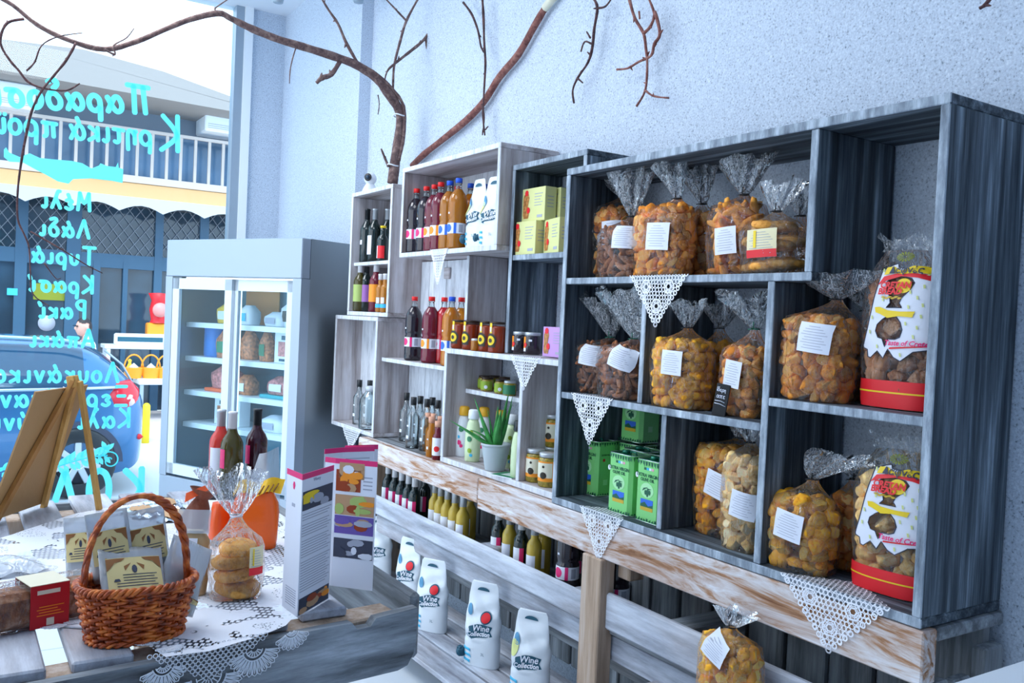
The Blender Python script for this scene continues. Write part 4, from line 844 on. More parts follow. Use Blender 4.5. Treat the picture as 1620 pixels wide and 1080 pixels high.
# olive oil tins
def tin():
    t = thing('olive_oil_tin', None, 'tin'); w, d, h = 0.118, 0.095, 0.198; s = 0.012
    out = [(-w/2+s,0),(w/2-s,0),(w/2,s),(w/2,d-s),(w/2-s,d),(-w/2+s,d),(-w/2,d-s),(-w/2,s)]
    n = 8; vs = [(x,y,z) for z in (0,h) for x,y in out]
    MB().add(vs, [(k,(k+1)%n,n+(k+1)%n,n+k) for k in range(n)]+[tuple(range(n))[::-1]]).build('body', MT['tingreen'], t)
    rim = MB()
    for z in (0.0015, h): rim.tube([(x,y,z) for x,y in out], 0.0016, 6, closed=True)
    rim.build('rim', MT['tinrim'], t)
    l = MB().add([(x*0.985,d/2+(y-d/2)*0.985,h-0.003) for x,y in out], [tuple(range(n))]); l.lathe([(0.014,h-0.003),(0.014,h+0.008),(0,h+0.008)], 14, M=T(-w*0.2,d*0.5,0)); l.tube([(-w*0.02,d*0.5,h-0.003),(0,d*0.5,h+0.006),(w*0.22,d*0.5,h+0.006),(w*0.25,d*0.5,h-0.003)], 0.003, 6)
    l.build('lid', MT['tinlid'], t)
    f = MB(); r2 = random.Random(3)
    for k in range(9):
        x = -w*0.44+w*0.11*k
        for s_ in (-1, 1): f.prism([(x,h-0.004),(x+0.010,h-0.004),(x+0.006+0.003*s_,h-0.006-r2.uniform(0.006,0.016))], 0.0006, M=T(0,-0.0008,0)); f.prism([(x,0.004),(x+0.010,0.004),(x+0.006+0.003*s_,0.006+r2.uniform(0.003,0.010))], 0.0006, M=T(0,-0.0008,0))
    for k in range(7):
        y = d*0.08+d*0.12*k; f.add([(w/2+0.0006,y,h-0.004),(w/2+0.0006,y+0.01,h-0.004),(w/2+0.0006,y+0.005,h-0.004-r2.uniform(0.006,0.016))], [(0,1,2)]); f.add([(w/2+0.0006,y,0.004),(w/2+0.0006,y+0.01,0.004),(w/2+0.0006,y+0.005,0.004+r2.uniform(0.004,0.012))], [(0,1,2)])
    f.build('leaf_border', MT['tindark'], t)
    lt = MB().text('EXTRA VIRGIN', 0.0155, T(0,-0.001,h*0.755), off=0.0002).text('OLIVE OIL', 0.0145, T(0,-0.001,h*0.685), off=0.0002)
    lt.text('EXTRA VIRGIN', 0.008, T(w/2+0.001,d/2,h*0.75) @ RZ(PI/2))
    lt.build('lettering', MT['tindark'], t)
    MB().prism([(0.031*math.cos(2*PI*k/20), h*0.52+0.024*math.sin(2*PI*k/20)) for k in range(20)], 0.0006, M=T(0,-0.0008,0)).build('roundel', MT['tinpale'], t)
    o = MB()
    for x, z, rx, rz in ((0.004,0.50,0.006,0.009),(-0.006,0.485,0.005,0.008),(0.013,0.49,0.005,0.008),(0.003,0.455,0.005,0.008)): o.prism([(x+rx*math.cos(2*PI*k/10), h*z+rz*math.sin(2*PI*k/10)) for k in range(10)], 0.0006, M=T(0,-0.0016,0))
    o.prism([(-0.022,h*0.50),(-0.016,h*0.55),(0.004,h*0.575),(-0.006,h*0.545)], 0.0006, M=T(0,-0.0016,0)).prism([(-0.006,h*0.56),(0.022,h*0.55),(0.008,h*0.535)], 0.0006, M=T(0,-0.0016,0)); o.build('olive_branch', MT['tindark'], t)
    MB().box(-0.028,0.030,-0.0008,0,h*0.19,h*0.255,1).box(-0.028,0.030,-0.0008,0,h*0.255,h*0.375,0).prism([(-0.028,h*0.25),(0.030,h*0.25),(0.030,h*0.30),(0.008,h*0.27),(-0.008,h*0.33),(-0.028,h*0.29)],0.0004,2,M=T(0,-0.0014,0)).build('landscape_print', [MT['blue'], MT['ochre'], MT['tindark']], t)
    b = MB(); [b.box(-0.018+0.012*k,-0.008+0.012*k,-0.0008,0,h*0.845,h*0.885,k) for k in range(4)]; b.build('emblem_strip', [MT['tindark'], MT['cyan'], MT['paper'], MT['pinkp']], t)
    MB().prism([(-w*0.43+0.007*math.cos(2*PI*k/12), h*0.74+0.009*math.sin(2*PI*k/12)) for k in range(12)], 0.0006, M=T(0,-0.001,0)).build('price_sticker', MT['paper'], t)
    MB().add([(w/2+0.0008,d*0.35+0.006*math.cos(2*PI*k/10),h*0.66+0.006*math.sin(2*PI*k/10)) for k in range(10)], [tuple(range(10))]).add([(w/2+0.0008,d*0.35+0.01*a,h*0.2+0.02*b) for a,b in ((0,0),(2,0),(2,1),(0,1))],[(0,1,2,3)],1).build('side_print', [MT['red'], MT['tinpale']], t)
    return t
MT['tingreen'] = plain('bright_green_tin', (0.24,0.70,0.22), 0.3, spec=0.5); MT['tindark'] = plain('dark_green_print', (0.01,0.12,0.06), 0.4); MT['tinpale'] = plain('pale_green_print', (0.45,0.86,0.45), 0.35)
MT['tinrim'] = plain('silver_tin_rim', (0.6,0.75,0.68), 0.25, metal=0.7); MT['tinlid'] = plain('dark_green_tin_lid', (0.02,0.20,0.13), 0.25, metal=0.4); MT['ochre'] = plain('ochre_field_print', (0.66,0.45,0.03), 0.4); MT['pinkp'] = plain('pale_pink_print', (0.8,0.4,0.5), 0.4)
K = Kind(tin()); tg = 'green olive oil tins'; zD = SB+0.0005
def tinput(lb, pxl, x, z, rot=0.0, group=tg, py=760):
    p = at(pxl, py, x=x); K.put(lb, (x, p.y-0.059, z), TOWALL+rot, group)
tinput('green olive oil tin at the left end of the group, set back', 911, 1.995, zD, 0.02)
tinput('green olive oil tin in the middle at the front edge, over the lace', 961, 1.895, zD, 0.0)
tinput('green olive oil tin at the right of the front, next to the divider', 1005, 1.895, zD, 0.0)
tinput('green olive oil tin behind the left tin, mostly hidden', 938, 2.085, zD)
tinput('green olive oil tin behind the middle tin', 982, 2.00, zD); tinput('green olive oil tin in the back row supporting the stacked one', 975, 2.10-0.015, zD)
tinput('green olive oil tin in the back behind the right tin', 1020, 2.00, zD)
tinput('green olive oil tin stacked on top of the others', 980, 2.085, zD+0.2075, 0.0, tg, 680)
# ------------------------------------------------------------------ bags of rusks
from mathutils import noise as mnoise
def lump(seed, kind):
    bm = bmesh.new(); bmesh.ops.create_icosphere(bm, subdivisions=3, radius=1.0); r2 = random.Random(seed); sh = r2.uniform(0, 50); flat = set(); bm.verts.index_update(); cut2 = Vector((r2.uniform(-1,1), r2.uniform(-1,1), r2.uniform(-1,1))).normalized(); cut = Vector((r2.uniform(-1,1), r2.uniform(-1,1), r2.uniform(-1,1))).normalized()
    for v in bm.verts:
        p = v.co.copy()
        if kind == 'chunk':      # a broken rusk: rounded box with rough faces
            q = Vector([math.copysign(abs(c)**0.78, c) for c in p])
            q = Vector((q.x*0.98, q.y*0.86, q.z*0.74)); q *= 1+0.22*mnoise.noise(p*1.5+Vector((sh,0,0)))+0.10*mnoise.noise(p*4+Vector((0,sh,0)))
            for c_ in (cut, cut2):
                if q.dot(c_) > 0.42: q -= c_*(q.dot(c_)-0.42)*0.92; flat.add(v.index)
        elif kind == 'ring':     # small knotted ring
            a = math.atan2(p.y, p.x); rr = math.hypot(p.x, p.y); q = Vector((p.x, p.y, p.z*0.62)); dip = max(0, 1-rr/0.45); q.z *= (1-0.85*dip); q *= 1+0.10*math.sin(a*5+sh)*rr+0.08*mnoise.noise(p*4+Vector((sh,0,0)))
        elif kind == 'stick':
            q = Vector((p.x*1.7, p.y*0.55, p.z*0.5)); q *= 1+0.16*mnoise.noise(p*2.2+Vector((sh,0,0))); q.z += 0.2*p.x*p.x
        else:                    # cookie: thick disc with swirled top
            a = math.atan2(p.y, p.x); rr = math.hypot(p.x, p.y); q = Vector((p.x, p.y, math.copysign(abs(p.z)**0.7, p.z)*0.33)); 
            if p.z > 0: q.z *= 1+0.22*math.sin(rr*13+a*1.0)
            q *= 1+0.05*mnoise.noise(p*3+Vector((sh,0,0)))
        v.co = q
    m = MB(); bm.verts.index_update(); m.add([v.co.copy() for v in bm.verts], [[v.index for v in f.verts] for f in bm.faces], [1 if all(v.index in flat for v in f.verts) else 0 for f in bm.faces], True); bm.free(); return m
LUMP = {k: [lump(s*7+i, k) for s in range(4)] for i, k in enumerate(('chunk','ring','stick','cookie'))}
LMESH = {}
def lmesh(kind, var, mat):
    key = (kind, var, mat)
    if key not in LMESH: LMESH[key] = LUMP[kind][var].mesh(('rusk' if kind != 'cookie' else 'cookie'), [MT[mat], MT.get(mat+'_c', MT[mat])])
    return LMESH[key]
RUSKS = []
def conform(outline, fr, off, cuts=3):
    bm = bmesh.new(); vs = [bm.verts.new((p[0], 0, p[1])) for p in outline]; f = bm.faces.new(vs)
    bmesh.ops.triangulate(bm, faces=[f]); bmesh.ops.subdivide_edges(bm, edges=list(bm.edges), cuts=cuts, use_grid_fill=True)
    m = MB(); bm.verts.index_update(); bm.normal_update()
    m.add([fr(v.co.x, v.co.z, off) for v in bm.verts], [[v.index for v in fc.verts] for fc in bm.faces], 0, True); bm.free(); return m
class Shape:
    def __init__(s, w, d, fill, neck, nx, seed, e=0.72):
        s.w, s.d, s.fill, s.neck, s.nx, s.seed, s.e = w, d, fill, neck, nx, seed, e
    def ab(s, z):
        f = min(1.0, z/s.fill)
        a = s.w/2*(0.90+0.10*math.sin(min(1, f*1.6)*PI/2)); b = s.d/2*(0.84+0.16*math.sin(min(1, f*1.8)*PI/2)); sh = 0.0
        if f > 0.80:
            k = (f-0.80)/0.20; a *= 1-0.16*k*k; b *= 1-0.16*k*k
        if z > s.fill:
            t = min(1.0, (z-s.fill)/(s.neck-s.fill)); u = 1-(1-t)**1.6
            a = a*(1-u)+0.011*u; b = b*(1-u)+0.010*u; sh = s.nx*u
        return a, b, sh
    def pt(s, an, z, k=1.0):
        a, b, sh = s.ab(z); c, q = math.cos(an), math.sin(an); e = s.e
        t = max(0, min(1, (z-s.fill*0.9)/(s.neck-s.fill*0.9))); pl = 1+0.14*t*math.sin(an*11+s.seed)+0.02*math.sin(an*5+z*60+s.seed)
        return Vector((a*k*pl*math.copysign(abs(c)**e, c)+sh, b*k*pl*math.copysign(abs(q)**e, q), z))
    def fr(s, x, z, off=0.002):
        a, b, sh = s.ab(z); f = min(0.995, abs((x-sh)/a)); y = -b*(1-f**(2/s.e))**(s.e/2); return Vector((x, y-off*1.6-0.0012, z))
def bag(label, kind, mat, pxL, pxR, x, z0, pyf, pyn, pxn, pyt, rL, rR, lab=None, d=None, size=0.023, hidden=1.0, group='clear bags of rusks', rot=0.0, pyb=None, printed=None, tie='black'):
    pm = pyf+40; yL = at(pxL, pm, x=x).y; yR = at(pxR, pm, x=x).y; yc = (yL+yR)/2; w_ = yL-yR; dd = d or w_*0.72
    fill = at((pxL+pxR)/2, pyf, x=x).z-z0; neck = at(pxn, pyn, x=x).z-z0; nx = yc-at(pxn, pyn, x=x).y
    top = at((rL+rR)/2, pyt, x=x).z-z0; tx = yc-at((rL+rR)/2, pyt, x=x).y; tw = (at(rL, pyt, x=x).y-at(rR, pyt, x=x).y)/2
    neck = max(neck, fill+0.03); top = max(top, neck+0.03)
    lb = None
    if lab:
        lx, lz, lw, lh, tl = lab      # centre px, centre py, width px, height px, tilt
        c = at(lx, lz, x=x-dd/2); sc = depth_of(c)/FPX*1.18; lb = (yc-c.y, c.z-z0, lw*sc/2, lh*sc/2.2, tl)
    return bag_at(label, kind, mat, (x, yc, z0+0.001), TOWALL+rot, w_, dd, fill, neck, nx, top, tx, tw, lb, size, hidden, group, printed, tie)
def bag_at(label, kind, mat, loc, rz, w_, dd, fill, neck, nx, top, tx, tw, lab, size, hidden, group, printed, tie, seed=1, name='rusk_bag', rusks=True):
    t = thing(name, label, 'bag', loc, rz, group)
    S = Shape(w_, dd, fill, neck, nx, len(RUSKS)*0.37)
    m = MB(); n = 44; Z = [0,0.004]+[fill*k/7 for k in range(1, 8)]+[fill+(neck-fill)*k/6 for k in range(1, 7)]
    vs = [S.pt(2*PI*k/n, z) for z in Z for k in range(n)]
    m.add(vs, [(i*n+k, i*n+(k+1) % n, (i+1)*n+(k+1) % n, (i+1)*n+k) for i in range(len(Z)-1) for k in range(n)]+[tuple(range(n))[::-1]], 0, True); m.build('film', MT['film'], t)
    m = MB(); r2 = random.Random(len(RUSKS)+3); lv = 7; ph = [r2.uniform(0, 6.28) for _ in range(3)]
    for i in range(lv+1):
        f = i/lv
        for k in range(n):
            an = 2*PI*k/n; g = f**0.8; a = 0.011+(tw-0.011)*g; b = 0.010+(tw*0.42)*g
            pl = 1+(0.10+0.22*f)*math.sin(an*7+ph[0]+f*1.2)+0.10*f*math.sin(an*13+ph[1])
            zz = neck+(top-neck)*f*(1+0.10*f*math.sin(an*3+ph[2])+0.07*f*math.sin(an*8+ph[0]))
            m.add([(nx+(tx-nx)*f**1.2+a*pl*math.cos(an), b*pl*math.sin(an)+0.012*f*math.sin(an*2+ph[1]), zz)], [])
    m.f += [(i*n+k, i*n+(k+1) % n, (i+1)*n+(k+1) % n, (i+1)*n+k) for i in range(lv) for k in range(n)]; m.m += [0]*(lv*n); m.sm = [True]*(lv*n)
    m.build('gathered_top', MT['ruffle'], t)
    tm = MB().tube([(nx+0.0125*math.cos(2*PI*k/14), 0.0115*math.sin(2*PI*k/14), neck) for k in range(14)], 0.0020, 5, closed=True)
    tm.tube([(nx,-0.012,neck),(nx+0.010,-0.020,neck+0.006),(nx+0.014,-0.024,neck+0.020)], 0.0016, 5).tube([(nx,-0.012,neck),(nx-0.012,-0.018,neck-0.002)], 0.0016, 5); tm.build('tie', MT[tie], t)
    if lab:
        cx, cz, hw, hh, tl = lab
        ct, stl = math.cos(tl), math.sin(tl); cx = max(-w_/2+hw*0.80, min(w_/2-hw*0.85, cx))
        def R(u, v): return (cx+u*ct-v*stl, cz+u*stl+v*ct)
        pm_ = 'paper' if printed is None else 'creamlab'
        lb = conform([R(-hw,-hh),R(hw,-hh),R(hw,hh),R(-hw,hh)], S.fr, 0.003).build('label', MT[pm_], t)
        g = MB()
        for k in range(9):
            v = hh*(0.76-0.185*k); u1 = hw*(0.35 if k == 0 else 0.80-0.12*((k*5) % 3)); th = hh*0.016
            g2 = conform([R(-u1,v-th),R(u1,v-th),R(u1,v+th),R(-u1,v+th)], S.fr, 0.0036, 2); g.add(g2.v, g2.f)
        g.build('print', MT['greyink'], lb)
        if printed:
            g = conform([R(-hw,-hh),R(hw,-hh),R(hw,-hh*0.45),R(-hw,-hh*0.45)], S.fr, 0.0038); g.build('red_band', MT['red'], lb)
            g = conform([R(-hw*0.5,-hh*0.3),R(-hw*0.3,-hh*0.3),R(-hw*0.3,hh*0.9),R(-hw*0.5,hh*0.9)], S.fr, 0.0040); g.build('yellow_print', MT['yellow'], lb)
    if rusks: place_rusks(t, S, kind, mat, size, hidden, label, loc[0], loc[1], loc[2]-0.001, rz-TOWALL)
    return t, S
def place_rusks(t, S, kind, mat, size, hidden, label, x, yc, z0, rot):
    Mw = T(x, yc, z0+0.001) @ RZ(TOWALL+rot); r2 = random.Random(len(RUSKS)+5)
    def addr(p, nrm, sc=1.0):
        R3 = Matrix.Rotation(r2.uniform(0, 6.28), 4, Vector((r2.uniform(-1,1), r2.uniform(-1,1), r2.uniform(-1,1))).normalized())
        if kind == 'cookie': R3 = RZ(r2.uniform(0, 6)) @ RX(r2.uniform(-0.2, 0.2))
        W = Mw @ T(*p) @ R3 @ Matrix.Scale(size*r2.uniform(0.88, 1.12)*sc, 4)
        wp_ = W.translation; nw = (Mw.to_3x3() @ nrm).normalized(); v = (EYE-wp_).normalized(); fc = nw.dot(v)
        RUSKS.append(dict(W=W, kind=kind, var=r2.randrange(4), mat=mat, score=(fc-0.05)*hidden*size/(EYE-wp_).length if fc > 0.05 else -1, label=label))
    z = size*0.62; row = 0
    while z < S.fill*0.97:
        a, b, sh = S.ab(z); ins = 1.45 if kind == 'stick' else 1.0; a = max(0.006, a-size*ins); b = max(0.006, b-size*ins); per = PI*(3*(a+b)-math.sqrt((3*a+b)*(a+3*b))); n = max(4, int(per/(size*1.42)))
        for k in range(n):
            an = 2*PI*(k+0.5*(row % 2))/n+r2.uniform(-0.1, 0.1); c, q = math.cos(an), math.sin(an)
            p = Vector((a*math.copysign(abs(c)**S.e, c), b*math.copysign(abs(q)**S.e, q), z+r2.uniform(-0.15, 0.15)*size))
            addr(p, Vector((c/a, q/b, 0)).normalized())
        z += size*1.22; row += 1
    a, b, sh = S.ab(S.fill*0.9); n = max(3, int(a*b/(size*size*0.8)))
    for k in range(n):
        rr = math.sqrt((k+0.5)/n)*0.62; an = k*2.4; addr(Vector((a*rr*math.cos(an), b*rr*math.sin(an), S.fill*0.93+r2.uniform(-0.1, 0.25)*size)), Vector((0, -0.5, 0.8)).normalized())
MT['creamlab'] = plain('cream_printed_label', (0.88,0.80,0.50), 0.5)
s1 = S1+0.0005; s2 = S2+0.0005; s3 = S3+0.0005; sb = SB+0.0005
bag('clear bag of orange-brown rusks at the left end of the top shelf, half hidden', 'chunk','rusk', 940,1000, 2.04, s1, 330, 312, 985, 285, 965,1010, (963,368,26,36,0.08), hidden=0.8)
bag('clear bag of dark brown rusks, second from left on the top shelf', 'stick','rusk_brown', 958,1020, 1.945, s1, 362, 343, 1001, 268, 972,1028, (990,374,34,34,-0.05), size=0.019)
bag('big clear bag of golden rusks with tall twisted film top over the lace doily', 'chunk','rusk', 1011,1094, 1.94, s1, 332, 321, 1072, 258, 1040,1078, (1040,374,40,40,-0.05), d=0.13)
bag('clear bag of round rusks behind the big golden bag on the top shelf', 'chunk','rusk', 1085,1136, 2.05, s1, 338, 325, 1112, 262, 1080,1128, None, hidden=0.8)
bag('clear bag of long rusks with white label right of the centre of the top shelf', 'stick','rusk', 1128,1206, 1.99, s1, 326, 314, 1178, 250, 1150,1222, (1148,381,36,40,0.06), size=0.024, d=0.13)
t6, S6 = bag('clear bag of flat cookies with red and cream label on the top shelf', 'cookie','cookie', 1180,1268, 1.945, s1, 355, 335, 1230, 288, 1216,1272, (1205,385,48,42,0.03), size=0.047, d=0.13, printed=True, group='clear bags of cookies')
bag('clear bag squeezed at the back right end of the top shelf', 'chunk','rusk', 1240,1278, 2.09, s1, 368, 342, 1268, 300, 1245,1285, None, d=0.10, hidden=0.5)
bag('clear bag of brown sticks on the second shelf, the left one of the pair', 'stick','rusk_brown', 908,968, 1.985, s2, 545, 535, 967, 470, 930,985, (935,563,34,30,-0.12), size=0.019, tie='tinlid')
bag('clear bag of brown sticks on the second shelf, right one of the pair', 'stick','rusk_brown', 956,1013, 1.925, s2, 549, 537, 1004, 462, 950,1010, (980,567,34,32,-0.30), size=0.019, tie='tinlid')
bag('clear bag of yellow ring rusks standing in front on the second shelf', 'ring','rusk_gold', 1040,1122, 1.93, s2, 541, 519, 1089, 478, 1068,1112, (1063,574,36,36,-0.03), d=0.14, size=0.024)
bag('clear bag of ring rusks in the shade at the back of the second shelf', 'ring','rusk_gold', 1112,1162, 2.06, s2, 545, 520, 1140, 480, 1115,1165, (1127,575,12,32,-0.1), size=0.023, hidden=0.7)
bag('clear bag of golden rusks at the right end of the second shelf', 'chunk','rusk', 1147,1212, 1.95, s2, 552, 521, 1195, 466, 1140,1200, (1160,592,28,40,-0.12), d=0.11, tie='tinlid')
bag('clear bag of golden rusks right of the oil tins, rear one of two', 'chunk','rusk_gold', 1108,1196, 2.02, sb, 706, 693, 1170, 660, 1150,1196, (1135,768,40,38,-0.22), d=0.14)
bag('clear bag of pale rusks right of the oil tins, front one of two', 'chunk','rusk_pale', 1152,1216, 1.95, sb, 722, 700, 1188, 672, 1165,1205, (1173,800,36,40,-0.15), d=0.12, size=0.022)
bag('large clear bag of brown rusks on the right-hand shelf with wide film top', 'chunk','rusk', 1247,1352, 1.945, s3, 502, 474, 1325, 432, 1268,1390, (1287,535,46,44,-0.10), d=0.16, size=0.025)
bag('clear bag of dark rusks at the back of the right-hand shelf between two bags', 'chunk','rusk_brown', 1352,1392, 2.10, s3, 522, 492, 1372, 455, 1340,1400, None, d=0.10, hidden=0.4)
bag('clear bag of golden rusks standing on the largest lace doily', 'chunk','rusk_gold', 1222,1322, 1.935, sb+0.003, 790, 758, 1287, 722, 1290,1372, (1248,832,44,42,-0.12), d=0.14, size=0.026)
bag('clear bag of brown rusks between the golden bag and lower printed bag', 'chunk','rusk', 1318,1372, 2.07, sb, 785, 758, 1352, 728, 1325,1385, None, d=0.12, hidden=0.6)
bag('clear bag of golden rusks with folded label standing low on the pallet ledge', 'chunk','rusk_gold', 1112,1202, 1.78, 0.4205, 1012, 992, 1157, 968, 1135,1190, (1130,1027,42,36,-0.35), d=0.11, size=0.023)
# chalk-board tag between the bags of the second shelf
q = at(1136, 652, x=1.872); ct = thing('price_tag', 'narrow black chalk tag with white handwriting between the second shelf bags', 'tag', (1.872, q.y, S2+0.001), TOWALL+0.45); ct.rotation_euler = (0.0, 0.14, TOWALL+0.45)
MB().box(-0.020, 0.020, 0, 0.006, 0, 0.092, 0, None, 0.001).build('board', plain('chalk_board', (0.020,0.022,0.026), 0.6), ct)
MB().box(-0.016, 0.016, 0.006, 0.030, 0, 0.012, 0, None, 0.002).build('foot', MT['black'], ct)
m = MB(); brush(m, 'Ιδερη', 0.0125, T(-0.0165, -0.0012, 0.070), 0.0008, 0.10); brush(m, 'απε', 0.0150, T(-0.014, -0.0012, 0.051), 0.0009, 0.12)
m.tube([(-0.017,-0.0012,0.042),(0,-0.0012,0.043),(0.012,-0.0012,0.040)], 0.0010, 5).tube([(-0.017,-0.0012,0.034),(0,-0.0012,0.034),(0.016,-0.0012,0.030)], 0.0010, 5); m.build('handwriting', MT['paper'], ct)
# printed bags
def printed_bag(label, plaque, pxL, pxR, x, z0, pyt, rot, mat):
    pm = pyt+180; yL = at(pxL, pm, x=x).y; yR = at(pxR, pm, x=x).y; yc = (yL+yR)/2; W_ = yL-yR; H = at((pxL+pxR)/2, pyt, x=x).z-z0; D_ = W_*0.5
    t = thing('printed_rusk_bag', label, 'bag', (x, yc, z0+0.001), TOWALL+rot, 'printed bags of rusks')
    S = Shape(W_, D_, H*0.86, H*1.25, 0, 1.3, 0.78)
    n = 40; Z = [0,0.004]+[H*k/12 for k in range(1, 13)]; m = MB()
    m.add([S.pt(2*PI*k/n, z) for z in Z for k in range(n)], [(i*n+k, i*n+(k+1) % n, (i+1)*n+(k+1) % n, (i+1)*n+k) for i in range(len(Z)-1) for k in range(n)]+[tuple(range(n))[::-1]], 0, True)
    m.add([S.pt(2*PI*k/n, H) for k in range(n)]+[Vector((0,0,H+0.004))], [(k, (k+1) % n, n) for k in range(n)], 0, True); m.build('film', MT['film'], t)
    m = MB(); q = 20
    for i in range(5):
        f = i/4
        for k in range(q+1):
            u = -1+2*k/q; m.add([(u*W_*0.36*(1+0.1*f), 0.012*math.sin(k*1.3+i)*(0.5+f)+0.01, H*(1.0+0.10*f*(1+0.3*math.sin(k*1.7))))], [])
    m.f = [(i*(q+1)+k, i*(q+1)+k+1, (i+1)*(q+1)+k+1, (i+1)*(q+1)+k) for i in range(4) for k in range(q)]; m.m = [0]*len(m.f); m.sm = [True]*len(m.f); m.build('top_flap', MT['ruffle'], t)
    def uv(X, Y): return ((X-800)/420*W_*0.97, (940-Y)/860*H*0.985)
    def P(pts): return [uv(a, b) for a, b in pts]
    # red bottom all round
    m = MB(); rz = [0.002, H*0.05, H*0.11, H*0.178]
    m.add([S.pt(2*PI*k/n, z, 1.018) for z in rz for k in range(n)], [(i*n+k, i*n+(k+1) % n, (i+1)*n+(k+1) % n, (i+1)*n+k) for i in range(3) for k in range(n)], 0, True); rb = m.build('red_base', MT['red'], t)
    m = MB(); m.add([S.pt(2*PI*k/n, z, 1.028) for z in (H*0.098, H*0.108) for k in range(n)], [(k, (k+1) % n, n+(k+1) % n, n+k) for k in range(n)], 0, True); m.build('yellow_line', MT['yellow'], rb)
    panel = P([(722,255),(735,180),(790,150),(815,142),(822,165),(870,170),(960,165),(990,150),(1004,200),(1000,610),(985,610),(930,622),(905,645),(870,675),(832,655),(800,612),(775,665),(740,625),(700,665),(682,660),(676,620),(650,612),(645,600),(670,500),(700,350)])
    pear = P([(800,425),(835,430),(862,465),(873,505),(862,545),(835,558),(800,556),(782,600),(765,556),(740,550),(724,515),(732,480),(762,450)])
    bowl = P([(768,250),(790,222),(845,212),(900,225),(918,250),(900,290),(862,330),(850,360),(865,385),(780,385),(800,360),(795,320),(775,290)])
    def inside(p, poly):
        c = False; j = len(poly)-1
        for i in range(len(poly)):
            (xi, yi), (xj, yj) = poly[i], poly[j]
            if (yi > p[1]) != (yj > p[1]) and p[0] < (xj-xi)*(p[1]-yi)/(yj-yi)+xi: c = not c
            j = i
        return c
    cs = W_/75; m = MB(); nx_ = 78; nz_ = int(H/cs)+1; ix = {}
    def vid(i, j):
        if (i, j) not in ix: ix[(i, j)] = len(m.v); m.v.append(tuple(S.fr(-W_*0.52+i*cs, j*cs, 0.0015)))
        return ix[(i, j)]
    for i in range(nx_):
        for j in range(nz_):
            c = (-W_*0.52+(i+0.5)*cs, (j+0.5)*cs)
            if abs(c[0]) < W_*0.485 and inside(c, panel) and not inside(c, pear) and not inside(c, bowl):
                m.f.append((vid(i,j), vid(i+1,j), vid(i+1,j+1), vid(i,j+1))); m.m.append(0); m.sm.append(True)
    pa = m.build('white_print', MT['paper'], t)
    def dens(poly, k=5): 
        o = []
        for i in range(len(poly)):
            a, b = poly[i], poly[(i+1) % len(poly)]
            for q_ in range(k): o.append((a[0]+(b[0]-a[0])*q_/k, a[1]+(b[1]-a[1])*q_/k))
        return o
    m = MB()
    for poly in (panel, pear, bowl): m.tube([S.fr(max(-W_*0.485, min(W_*0.485, a)), b, 0.0018) for a, b in dens(poly)], W_*0.0058, 5, closed=True)
    m.build('outline', MT['ink'], pa)
    conform(P([(722,262),(752,214),(850,192),(1002,208),(1004,246),(930,222),(850,214),(765,238)]), S.fr, 0.0028).build('red_ribbon', MT['red'], t)
    pq = conform(P([(752,206),(762,164),(800,158),(845,184),(900,156),(985,164),(984,204),(930,196),(850,202),(800,196)]), S.fr, 0.0036).build('yellow_plaque', MT['yellow'], t)
    def txt(s_, X, Y, size, mt, parent, shear=0.0, nm='lettering', off=0.0005, tilt=0.0):
        u, v = uv(X, Y); b = MB().text(s_, size*W_, T(u, 0, v) @ RY(tilt), 0, 0.0, off, shear); b.v = [tuple(S.fr(max(-W_*0.49, min(W_*0.49, q[0])), q[2], 0.0052)) for q in b.v]; b.build(nm, MT[mt], parent)
    txt(plaque, 868, 182, 0.105, 'ink', pq)
    u, v = uv(868, 266); conform([(u+0.095*W_*math.cos(2*PI*k/20), v+0.085*W_*math.sin(2*PI*k/20)) for k in range(20)], S.fr, 0.0030).build('yellow_patch', MT['yellow'], t)
    txt('CRETAN', 826, 264, 0.098, 'red', t, 0.15, off=0.0009); txt('BREAD', 800, 298, 0.098, 'red', t, 0.15, off=0.0009)
    m = MB()
    for k in range(6): 
        u, v = uv(760+k*18, 328+(k % 2)*7); g = conform([(u-0.03*W_, v),(u, v-0.012*W_),(u+0.04*W_, v+0.006*W_),(u, v+0.014*W_)], S.fr, 0.003, 1); m.add(g.v, g.f)
    m.build('olive_print', MT['ochre'], t)
    conform(P([(716,384),(745,381),(790,400),(862,406),(934,404),(922,436),(852,431),(792,442),(748,420),(722,412)]), S.fr, 0.0034).build('yellow_island', MT['yellow'], t)
    txt('Taste of Crete', 893, 578, 0.082, 'pink', t, 0.25); conform(P([(808,612),(812,602),(990,586),(990,592)]), S.fr, 0.003).build('underline', MT['red'], t)
    m = MB(); r2 = random.Random(4)
    for X, Y in ((905,300),(940,330),(965,270),(900,380),(960,430),(890,470),(945,490),(930,540),(745,180),(700,440),(690,520),(740,600),(870,640),(965,370),(760,340),(970,200)):
        u, v = uv(X, Y); g = conform([(u-0.014*W_, v+0.02*W_),(u-0.006*W_, v-0.022*W_),(u+0.014*W_, v-0.02*W_),(u+0.006*W_, v+0.022*W_)], S.fr, 0.0030, 1); m.add(g.v, g.f)
    m.build('yellow_dashes', MT['paleyel'], t)
    m = MB(); u0, v0 = 0.10*W_, H*0.955
    for k in range(16):
        a = k*0.41; g = conform([(u0+0.02*W_*math.cos(a), v0+0.01*W_*math.sin(a)),(u0+0.10*W_*math.cos(a+0.12), v0+0.055*W_*math.sin(a+0.12)),(u0+0.11*W_*math.cos(a), v0+0.06*W_*math.sin(a)),(u0+0.09*W_*math.cos(a-0.15), v0+0.05*W_*math.sin(a-0.15))], S.fr, 0.0030, 1); m.add(g.v, g.f)
    m.build('herb_emblem', MT['olive'], t)
